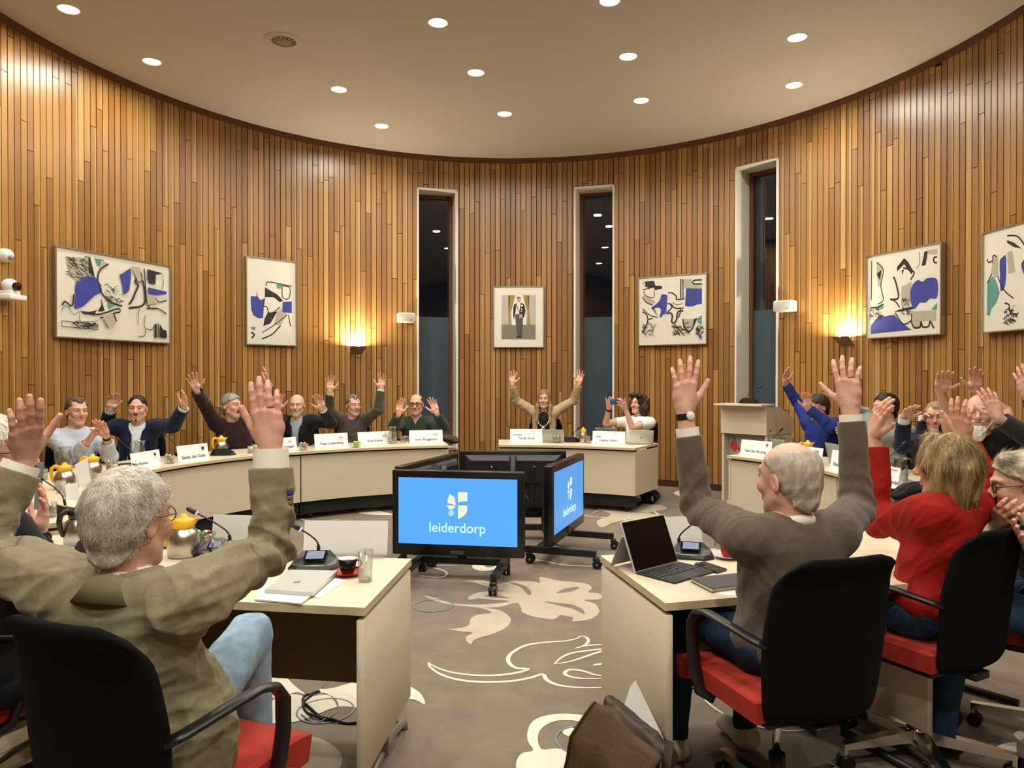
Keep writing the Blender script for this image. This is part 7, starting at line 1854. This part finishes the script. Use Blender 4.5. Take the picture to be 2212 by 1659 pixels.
# ---- conference microphones
M_MSCR = mat('mic_display', '#6f7b93', .2, emit='#7c8aa8', estr=.35)
M_LIP = mat('mic_lip', '#8f9298', .3, metal=.5)
def mic_unit(label, loc, rot, stem, tipcol=None, big=1.0, body=True):
    """stem: world points from the socket to the tip"""
    t = thing('microphone_unit', label, 'microphone', loc, rot, 'conference microphones')
    if body:
        a = MB(); s = big
        poly = [(-.062, -.062), (.062, -.062), (.098, -.025), (.098, .02), (.06, .055), (-.06, .055), (-.098, .02), (-.098, -.025)]
        k = len(poly); hts = [.018, .018, .02, .032, .056, .056, .032, .02]
        vs = [(x * s, y * s, 0) for x, y in poly] + [(x * s * .99, y * s, .008) for x, y in poly] + [(x * s * .86, y * s * .9, h_ * s) for (x, y), h_ in zip(poly, hts)]
        fs = [tuple(reversed(range(k)))] + [(i, (i + 1) % k, k + (i + 1) % k, k + i) for i in range(k)] + [(k + i, k + (i + 1) % k, 2 * k + (i + 1) % k, 2 * k + i) for i in range(k)] + [tuple(range(2 * k, 3 * k))]
        a.add(vs, fs); o = a.build('base', M_PLAST, t); flip_check(o)
        zf = lambda y: (.018 + (.056 - .018) * (y / (.9) + .062) / .117) * s
        q = [(-.042, -.022), (.042, -.022), (.042, .044), (-.042, .044)]
        b = MB(); b.add([(x * s, y * s, zf(y) + .0035) for x, y in q], [(0, 1, 2, 3)]); b.build('display_bezel', mat('mic_gloss', '#050506', .08), o)
        q = [(-.034, -.013), (.034, -.013), (.034, .037), (-.034, .037)]
        b = MB(); b.add([(x * s, y * s, zf(y) + .0045) for x, y in q], [(0, 1, 2, 3)]); b.build('display', M_MSCR, o)
        b = MB(); b.tube([(-.045 * s, -.052 * s, .02), (.045 * s, -.052 * s, .02)], .006 * s, 8, sq=(1, .6)); b.build('grip_lip', M_LIP, o)
    if stem:
        Mi = (Matrix.Translation(loc) @ Matrix.Rotation(rot, 4, 'Z')).inverted()
        P_ = [Mi @ Vector(p) for p in stem]
        sm = []
        for i in range(len(P_) - 1):
            for q in range(6):
                u = q / 6; p0, p1, p2, p3 = P_[max(i - 1, 0)], P_[i], P_[i + 1], P_[min(i + 2, len(P_) - 1)]
                sm.append(.5 * ((2 * p1) + (p2 - p0) * u + (2 * p0 - 5 * p1 + 4 * p2 - p3) * u * u + (3 * p1 - p0 - 3 * p2 + p3) * u ** 3))
        sm.append(P_[-1]); n = len(sm)
        a = MB(); a.tube(sm, [(.0075 if i < n * .22 else .0035) for i in range(n)], 10); st = a.build('gooseneck', M_PLAST, t)
        d = (sm[-1] - sm[-3]).normalized(); a = MB(); a.tube([sm[-1] - d * .005, sm[-1], sm[-1] + d * .012, sm[-1] + d * .038, sm[-1] + d * .046], [.004, .0095, .0115, .011, .006], 14); a.build('microphone_head', M_PLAST, t)
        if tipcol: a = MB(); a.tube([sm[-1] - d * .006, sm[-1] + d * .003], .0098, 12); a.build('light_ring', mat('mic_ring_' + tipcol.strip('#'), tipcol, .3, emit=tipcol, estr=1.5), t)
    return t
def stem_px(base, pts, D0=None):
    """base pixel on the desk plane raised a little; the other pixels at the same depth"""
    p = at_z(base[0], base[1], TZ + .045); return [p] + [at_d(x, y, p.y - .01 * i) for i, (x, y) in enumerate(pts)]
mic_unit('black microphone unit with lit display on the left desk corner', onz(680, 1226), R(4), stem_px((688, 1194), [(686, 1172), (668, 1155), (648, 1143)]), '#8fa3ff', 1.06)
mic_unit('black microphone unit half behind the khaki sleeve', onz(470, 1199), R(8), stem_px((497, 1172), [(492, 1150), (462, 1128), (424, 1108)]), '#8f95b8', 1.0)
mic_unit('black microphone unit beside the open tablet', onz(1492, 1203), R(-16), stem_px((1467, 1174), [(1468, 1158), (1482, 1143), (1510, 1122)]), None, 1.0)
mic_unit('black microphone unit left of the Huisman plate', onz(273, 1013), R(205), stem_px((289, 990), [(286, 976), (270, 961), (258, 951)]), None, .95)
mic_unit('black microphone unit behind the Outer plate', onz(398, 984), R(205), stem_px((386, 976), [(381, 963), (366, 948), (357, 939)]), None, .95)
mic_unit('black microphone unit in front of the burgundy sweater', onz(482, 983), R(190), stem_px((494, 968), [(492, 958), (489, 951), (487, 945)]), None, 1.25)
mic_unit('slim microphone behind the Langenberg plate', onz(722, 956), R(185), stem_px((706, 945), [(700, 936), (693, 928), (688, 921)]), None, .9)
mic_unit('chairwoman microphone with red-lit head', onz(1140, 946), R(180), stem_px((1151, 936), [(1152, 925), (1155, 915), (1158, 906)]), '#ff5a3a', .9)
mic_unit('black microphone unit in the middle of the chair desk', onz(1233, 955), R(176), stem_px((1238, 940), [(1240, 935), (1244, 931), (1247, 928)]), None, 1.15)
mic_unit('slim microphone lying toward the clerk', onz(1322, 952), R(176), stem_px((1330, 942), [(1318, 932), (1304, 927), (1293, 922)]), None, .9)
p = at_z(1618, 874, zt + .02); p.y = 8.62
lz = at_d(1618, 874, 8.62).z
mic_unit('black microphone on top of the lectern', (at_d(1618, 874, 8.60).x, 8.60, zt + .018), R(150), [at_d(1611, 869, 8.60), at_d(1613, 857, 8.60), at_d(1622, 847, 8.58), at_d(1637, 838, 8.56)], None, 1.15)
mic_unit('slim microphone beside the Gert-Jan de Jong plate', onz(1672, 968), R(150), stem_px((1665, 958), [(1669, 948), (1678, 938), (1685, 931)]), None, .9)
mic_unit('slim microphone reaching toward the royal blue shirt', onz(1768, 985), R(150), stem_px((1767, 972), [(1774, 960), (1786, 948), (1796, 939)]), None, .9)
mic_unit('slim microphone in front of the grey hoodie', onz(1890, 1036), R(140), stem_px((1892, 1018), [(1903, 1003), (1925, 983), (1948, 962)]), None, .9)
mic_unit('black microphone pointing at the red blouse', onz(1900, 1092), R(-30), stem_px((1893, 1080), [(1896, 1075), (1906, 1068), (1914, 1064)]), None, 1.0)
mic_unit('black microphone unit at the left desk end behind the ringed hand', onz(132, 1106), R(150), stem_px((141, 1092), [(136, 1074), (120, 1055), (92, 1036)]), None, 1.0)
# ---- laptops
M_LAPG = mat('laptop_grey', '#a9a9a6', .35, metal=.4); M_LAPW = mat('laptop_silver', '#c9cac6', .3, metal=.3); M_KEYS = mat('keyboard_cover', '#1d1e21', .7, bump=.2, bscale=400); M_SCRK = mat('dark_screen', '#060606', .3, spec=.25)
def lap(label, BL, BR, TLy, lid_m=M_LAPG, emblem=False):
    """an open laptop seen from behind its lid; BL, BR pixels of the hinge line"""
    A, B = onz(*BL), onz(*BR); d = B - A; d.z = 0; W = d.length; d.normalize(); m_ = (A + B) / 2; H = min((BL[1] - TLy) * A.y / FOC, .23)
    t = thing('laptop', label, 'laptop', (m_.x, m_.y, TZ), math.atan2(d.y, d.x), 'open laptops on the far desks')
    Ml = Matrix.Translation((0, 0, .008)) @ Matrix.Rotation(R(12), 4, 'X')
    a = MB(); a.box((0, 0, H / 2), (W, .007, H), 0, Ml, bev=.003); l = a.build('lid', lid_m, t)
    a = MB(); a.box((0, .11, .007), (W, .22, .012), bev=.003); a.build('keyboard_base', M_LAPG, t)
    a = MB(); a.add([(-W / 2 + .008, .0042, .01), (W / 2 - .008, .0042, .01), (W / 2 - .008, .0042, H - .008), (-W / 2 + .008, .0042, H - .008)], [(3, 2, 1, 0)], 0, False, Ml); a.build('screen', M_SCRK, l)
    if emblem:
        a = MB()
        for x in (-.011, .001):
            for z in (-.011, .001): a.box((x + .005, -.0042, H * .45 + z + .005), (.009, .0012, .009), 0, Ml)
        a.build('emblem', mat('lid_emblem', '#8b8c8a', .3, metal=.5), l)
    return t
lap('silver laptop lid next to the Voorzitter plate', (1172, 956), (1219, 957), 928)
lap('pale laptop with a small square emblem at the right end of the middle desk', (1358, 960), (1411, 960), 930, M_LAPW, True)
lap('flat grey laptop in front of the clerk', (1286, 941), (1332, 942), 924)
lap('grey laptop behind the Gert-Jan de Jong plate', (1668, 975), (1704, 980), 948); lap('grey laptop lid behind the Niels plate', (1791, 1000), (1830, 1010), 956); lap('grey laptop behind the plate with the red line', (1896, 1036), (1926, 1050), 978)
c = onz(1188, 935); a = MB(); a.box((0, 0, .095), (.28, .012, .04), bev=.003); a.box((0, .05, .04), (.2, .1, .075)); o = a.build('document_stand', M_LAPW); o.location = c
tag(o, 'white document stand with a tablet edge before the chairwoman', 'stand')
# closed laptop on a stack of papers on the left desk
def slab_px(name, label, cat, px, th, z, m, group=None, bev=.002):
    P_ = [onz(x, y, z) for x, y in px]; c = sum(P_, Vector()) / len(P_); q = [(p.x - c.x, p.y - c.y) for p in P_]
    ar = sum(q[i][0] * q[(i + 1) % len(q)][1] - q[(i + 1) % len(q)][0] * q[i][1] for i in range(len(q)))
    if ar < 0: q = q[::-1]
    a = MB(); a.prism(q, 0, th); o = a.build(name, m); o.location = (c.x, c.y, z); return tag(o, label, cat, group)
slab_px('paper_sheet', 'white papers sticking out under the closed laptop toward the cup', 'paper', [(690, 1240), (746, 1256), (690, 1294), (640, 1275)], .003, TZ, mat('paper_white', '#e3e2de', .7))
slab_px('paper_sheet', 'folded white papers under the front of the closed laptop', 'paper', [(570, 1262), (680, 1283), (650, 1306), (550, 1297)], .005, TZ + .0035, mat('paper_grey', '#d9d9d8', .7))
t = slab_px('closed_laptop', 'closed silver laptop with a square emblem on the left desk', 'laptop', [(627, 1238), (729, 1240), (675, 1288), (572, 1281)], .014, TZ + .009, M_LAPW)
lc_ = t.location.copy()
a = MB()
e0 = onz(632, 1259, TZ + .0235); ax_ = (onz(729, 1240, TZ) - onz(627, 1238, TZ)).normalized(); ay_ = (onz(627, 1238, TZ) - onz(572, 1281, TZ)).normalized()
for i in (0, 1):
    for j in (0, 1):
        b0 = e0 - lc_ + ax_ * (i * .013) + ay_ * (j * .013); a.add([b0, b0 + ax_ * .011, b0 + ax_ * .011 + ay_ * .011, b0 + ay_ * .011], [(0, 1, 2, 3)])
o = a.build('emblem', mat('closed_lid_emblem', '#6f716f', .3), t)
# open tablet with kickstand and keyboard
TLp, TRp = (1342, 1143), (1436, 1131); BLp, BRp = (1372, 1240), (1465, 1216)
A, B = onz(*BLp), onz(*BRp); d = B - A; d.z = 0; W = d.length; d.normalize(); m_ = (A + B) / 2
t = thing('tablet_computer', 'open tablet with kickstand and dark keyboard on the right desk', 'tablet', (m_.x, m_.y, TZ), math.atan2(d.y, d.x))
Ht = .205
Ml = Matrix.Translation((0, 0, .006)) @ Matrix.Rotation(R(-22), 4, 'X')
a = MB(); a.box((0, .004, Ht / 2), (W, .008, Ht), 0, Ml, bev=.002); s_ = a.build('tablet_body', M_LAPW, t)
a = MB(); a.add([(-W / 2 + .004, -.0008, .004), (W / 2 - .004, -.0008, .004), (W / 2 - .004, -.0008, Ht - .004), (-W / 2 + .004, -.0008, Ht - .004)], [(0, 1, 2, 3)], 0, False, Ml); a.build('screen', M_SCRK, s_)
a = MB(); Mk = Matrix.Translation((0, .078, .13)) @ Matrix.Rotation(R(25), 4, 'X'); a.box((0, 0, -.065), (W * .96, .004, .14), 0, Mk); a.build('kickstand', M_LAPG, t)
a = MB(); a.box((0, -.098, .004), (W, .19, .006), bev=.002); k_ = a.build('keyboard_cover', M_KEYS, t)
a = MB()
for r_ in range(5):
    for c_ in range(13): a.box((-W / 2 + .018 + c_ * (W - .036) / 12, -.028 - r_ * .0195, .0082), ((W - .036) / 12 - .004, .0155, .0024))
a.build('keys', mat('key_caps', '#2b2c30', .5), k_)
a = MB(); a.add([(-.05, -.185, .0073), (.05, -.185, .0073), (.05, -.13, .0073), (-.05, -.13, .0073)], [(0, 1, 2, 3)]); a.build('touchpad', mat('touchpad', '#2a2a2d', .35), k_)
# phone, notebook, paper
ph = slab_px('smartphone', 'black smartphone lying face down on the right desk', 'phone', [(1500, 1222), (1521, 1217), (1570, 1233), (1548, 1240)], .009, TZ, mat('phone_black', '#121214', .3))
a = MB(); a.box((0, 0, .0105), (.03, .032, .003), bev=.001); lens = a.build('camera_bump', mat('phone_bump', '#1d1d20', .15), ph); pc = onz(1513, 1223, TZ) - ph.location; lens.location = (pc.x, pc.y, 0)
nb = thing('notebook', 'dark grey hardback notebook beside the taupe sweater', 'notebook', onz(1552, 1262))
q = [onz(x, y, TZ) - nb.location for x, y in ((1491, 1257), (1590, 1247), (1640, 1268), (1538, 1281))]; q = [(p.x, p.y) for p in q]
if (q[1][0] - q[0][0]) * (q[2][1] - q[1][1]) - (q[1][1] - q[0][1]) * (q[2][0] - q[1][0]) < 0: q = q[::-1]
cxn = sum(p[0] for p in q) / 4; cyn = sum(p[1] for p in q) / 4
a = MB(); a.prism(q, .014, .0165); a.prism(q, 0, .0022); a.build('cover', mat('notebook_cover', '#38393a', .6), nb)
a = MB(); a.prism([(cxn + (x - cxn) * .97, cyn + (y - cyn) * .97) for x, y in q], .0022, .014); a.build('page_block', mat('page_edges', '#d9cfae', .8), nb)
slab_px('paper_sheet', 'white sheet under the notebook on the right desk edge', 'paper', [(1540, 1282), (1600, 1268), (1650, 1275), (1620, 1287), (1570, 1287)], .0015, TZ, mat('paper_white2', '#e6e6e4', .7))
slab_px('paper_sheet', 'white paper on the desk beside the ringed hand', 'paper', [(88, 1187), (140, 1172), (165, 1186), (100, 1205)], .003, TZ, mat('paper_white3', '#dedcd6', .7))
a = MB(); a.box((0, 0, .14), (.035, .015, .28), bev=.003); o = a.build('folder', mat('blue_grey_cover', '#5f7480', .6)); o.location = onz(80, 1100); o.rotation_euler = (0, R(4), R(20)); tag(o, 'blue-grey folder standing upright behind the raised left hand', 'folder')
# clerk's phone held between her hands
k = PEOPLE['clerk']; tp = at_d(1329, 868, (k['arms']['R'][3].y + k['arms']['L'][3].y) / 2)
n = (CAM - tp).normalized(); n = (n + Vector((.25, 0, 0))).normalized(); xx = Vector((0, 0, 1)).cross(n).normalized(); yy = n.cross(xx)
t = thing('smartphone', 'blue smartphone held up by the curly-haired clerk', 'phone', tp)
a = MB(); a.box((0, 0, 0), (.125, .07, .008), 0, basis(xx, yy, n), bev=.003); b_ = a.build('phone_body', mat('phone_blue', '#27567e', .3), t)
a = MB(); a.box((.042, .015, .0052), (.024, .026, .003), 0, basis(xx, yy, n)); a.build('camera_bump', mat('phone_blue_bump', '#10202e', .15), b_)
# ---- chairwoman's chain of office and the coat on the sill
k = PEOPLE['chair']; a = MB(); N, F_, Rv_, T_ = k['N'], k['F'], k['Rv'], k['T']
pts_ = [N + Rv_ * (math.sin(g) * .085) + F_ * (.075 + .05 * (1 - math.cos(g)) * .5) - T_ * (.04 + .10 * (1 + math.cos(g)) * .5 - .06) for g in [2 * PI * i / 30 - PI for i in range(31)]]
pts_ = [N + Rv_ * (math.sin(g) * .075) + F_ * (.06 + .085 * (1 + math.cos(g)) / 2) + T_ * (.01 - .20 * (1 + math.cos(g)) / 2) for g in [2 * PI * i / 30 - PI for i in range(31)]]
a.tube(pts_, .006, 6, caps=False); ch = a.build('chain_of_office', mat('silver_chain', '#c4c1b8', .3, metal=.8, bump=.4, bscale=300), k['root'])
a = MB(); c0 = N + F_ * .152 - T_ * .215; a.lathe([(0, .004), (.022, .003), (.024, 0)], 18, M=basis(Rv_, T_, F_, c0)); a.build('medallion', mat('silver_medal', '#b9b6aa', .3, metal=.8), ch)
def lump(name, label, cat, ells, colr, seed, m, h=.009, amp=.012, group=None):
    lo = [min(c[i] - r[i] for c, r in ells) - .04 for i in range(3)]; hi = [max(c[i] + r[i] for c, r in ells) + .04 for i in range(3)]
    f = Field(lo, hi, h)
    for c, r in ells: f.ell(c, r, .03)
    v, q = f.mesh(); n = normals(v, q); v = v + n * (folds(v, seed, 17) * amp)[:, None]
    S_ = Soup(); S_.add(v, q, srgb(colr)); return tag(S_.build(name, m), label, cat, group)
c = at_d(972, 948, 9.75); c2_ = at_d(982, 953, 9.75)
lump('folded_coat', 'olive brown coat folded on the window sill', 'coat', [((c.x, c.y, c.z), (.10, .10, .045)), ((c2_.x, c2_.y, c2_.z), (.06, .09, .035)), ((c.x - .05, c.y, c.z + .02), (.07, .08, .035))], '#4a4030', 5, M_CLOTH)
c = at_z(1405, 1088, 0)
lump('small_rucksack', 'small black and yellow rucksack under the middle desk end', 'bag', [((c.x, c.y, .09), (.12, .07, .09)), ((c.x - .05, c.y - .03, .08), (.06, .05, .06))], '#1c1e14', 8, M_CLOTH)
# ---- satchel leaning on the right desk
u0, u1 = Vector((.56, 2.38, 0)), Vector((.385, 2.75, 0)); dl = (u1 - u0); Ls = dl.length; dl.normalize(); nl = Vector((-dl.y, dl.x, 0)); nl = nl if nl.x < 0 else -nl    # nl: away from the desk panel
O = (u0 + u1) / 2 + nl * .06
t = thing('satchel', 'open brown leather satchel leaning on the right desk side', 'bag', O, math.atan2(dl.y, dl.x))
loc_n = 1 if (Matrix.Rotation(math.atan2(dl.y, dl.x), 3, 'Z') @ Vector((0, 1, 0))).dot(nl) > 0 else -1
def leather(name, c):
    return mat(name, c, .62, bump=.25, bscale=60, var=.25, scale=7, spec=.3)
M_LEA, M_LEAD, M_LIN = leather('brown_leather', '#40301b'), leather('dark_brown_leather', '#2b1a10'), mat('bag_lining', '#15131a', .8)
hl = Ls / 2
f = Field((-hl - .05, -.14, 0), (hl + .05, .14, .46), .006)
X = lambda y: y * loc_n
f.ell((0, X(.0), .16), (hl * 1.0, .058, .19), 0); f.cone((-hl * .8, X(.0), .05), (hl * .8, X(.0), .05), .052, .052, .04); f.cone((-hl * .86, X(-.015), .30), (hl * .86, X(-.02), .33), .028, .03, .06)
f.plane((0, 0, .003), (0, 0, -1)); f.cone((-hl * .75, X(-.018), .365), (hl * .75, X(-.022), .39), .026, .03, .02, 's')
v, q = f.mesh(); n = normals(v, q); v = v + n * (folds(v, 41, 14) * .006)[:, None]
S_ = Soup(); S_.add(v, q, srgb('#2f2114')); o = S_.build('bag_body', col_mat('satchel_leather', .5, .2, 9, .3, 70, spec=.4), t)
# the flap thrown open to the left, hanging down to the carpet
a = MB(); nx, ny = 18, 12; vs = []
for i in range(nx + 1):
    s_ = -1 + 2 * i / nx
    for j in range(ny + 1):
        w = j / ny; y = .03 + .075 * min(1, w * 2.4) + .07 * w + .08 * max(0, w - .7); z = .345 - .02 * s_ ** 2 + .02 * s_ - .33 * w ** 1.15 + (.012 * math.sin(s_ * 5 + w * 4))
        vs.append((s_ * hl * (.98 - .05 * w), X(y), max(z, .012)))
fs = [(i * (ny + 1) + j, (i + 1) * (ny + 1) + j, (i + 1) * (ny + 1) + j + 1, i * (ny + 1) + j + 1) for i in range(nx) for j in range(ny)]
a.add(vs, fs, 0, True); o = a.build('flap', M_LEA, t); md = o.modifiers.new('thick', 'SOLIDIFY'); md.thickness = .006
a = MB()
for i in (0, nx): a.tube([vs[i * (ny + 1) + j] for j in range(ny + 1)], .006, 6)
a.tube([vs[i * (ny + 1) + ny] for i in range(nx + 1)], .006, 6); a.build('flap_piping', M_LEAD, o)
a = MB(); a.tube([(-hl * .98, X(0), .36), (-hl * 1.08, X(.04), .2), (-hl * 1.02, X(.07), .05), (-hl * .7, X(.12), .012)], .014, 8, sq=(.35, 1.5)); a.build('strap', M_LEAD, t)
a = MB(); a.tube([(-hl * .95, X(.03), .31), (-hl * .97, X(.035), .27)], .004, 8); a.build('buckle', mat('brass_buckle', '#b9975a', .3, metal=.9), t)
a = MB(); z0 = .32; a.add([(-hl * .75, X(-.025), z0), (hl * .55, X(-.02), z0 - .02), (hl * .42, X(-.045), z0 + .10), (hl * .30, X(-.05), z0 + .13)], [(0, 1, 2, 3)]); pp = a.build('paper_sheet', mat('paper_in_bag', '#e6e6e2', .7)); pp.matrix_world = Matrix.Translation(O) @ Matrix.Rotation(math.atan2(dl.y, dl.x), 4, 'Z')
tag(pp, 'white paper sticking up out of the brown satchel', 'paper')
# ---- cables on the carpet
def cable(label, px, r_=.006, z=.008, colr='#121212'):
    P_ = [at_z(x, y, z) for x, y in px]; sm = smooth_outline([(p.x, p.y) for p in P_], 8, False)
    a = MB(); a.tube([(x, y, z + .004 * math.sin(i * .7)) for i, (x, y) in enumerate(sm)], r_, 8); o = a.build('floor_cable', solid(colr, .5, 0)); return tag(o, label, 'cable', 'cables on the carpet')
cable('black cable looped on the carpet under the left desk', [(800, 1560), (740, 1560), (690, 1545), (655, 1515), (665, 1500), (690, 1495), (675, 1500), (655, 1520), (672, 1545), (720, 1556)])
cable('thin black cable curling out behind the left desk side panel', [(800, 1580), (840, 1590), (862, 1575), (850, 1550), (825, 1545)], .0045)
cable('thin grey cable running under the left desk', [(585, 1512), (630, 1498), (668, 1502), (710, 1500), (730, 1530), (690, 1560), (650, 1545)], .003, .005, '#7a8288')
bx = at_z(1545, 1495, 0); a = MB(); a.box((0, 0, .02), (.12, .06, .035), bev=.006); a.tube([(-.06, 0, .015), (-.12, .02, .01), (-.16, .06, .006)], .004, 6); o = a.build('power_adapter', M_PLAST); o.location = bx; tag(o, 'black power adapter on the carpet under the right desk', 'power adapter')
lc2 = onz(1980, 1080); lump('laptop_bag', 'black bag with cables on the desk in front of the red blouse', 'bag', [((lc2.x, lc2.y, TZ + .06), (.14, .09, .06)), ((lc2.x - .12, lc2.y - .02, TZ + .03), (.08, .07, .03))], '#121214', 12, M_CLOTH)

# ---- four sleeve buttons on the khaki blazer, one of them blue
k = PEOPLE['khaki']; S_, E_, W_ = k['arms']['R'][:3]; gar = [c for c in k['root'].children if c.name.startswith('blazer')][0]
for i, (px, py) in enumerate(((617, 1058), (616, 1066), (614, 1076), (612, 1087))):
    r_ = ray(px, py); ax = (E_ - W_).normalized(); w_ = CAM - W_
    b_ = r_.dot(ax); d_ = r_.dot(w_); e_ = ax.dot(w_); rr2 = r_.dot(r_); den = rr2 - b_ * b_
    tc = (b_ * e_ - d_) / den; sc = (rr2 * e_ - b_ * d_) / den
    pA = W_ + ax * sc; pR = CAM + r_ * tc; nrm = (pR - pA).normalized() * .75 + (CAM - pA).normalized() * .66; nrm.normalize()
    p = pA + nrm * .066; xx = nrm.cross(Vector((0, 0, 1))).normalized(); yy = nrm.cross(xx)
    a = MB(); a.lathe([(0, .004), (.006, .0045), (.0078, .003), (.0075, -.006)], 14, M=basis(xx, yy, nrm, p)); flip_check(a.build('button', solid('#2b3f9a' if i == 1 else '#6d6049', .35, 0), gar))
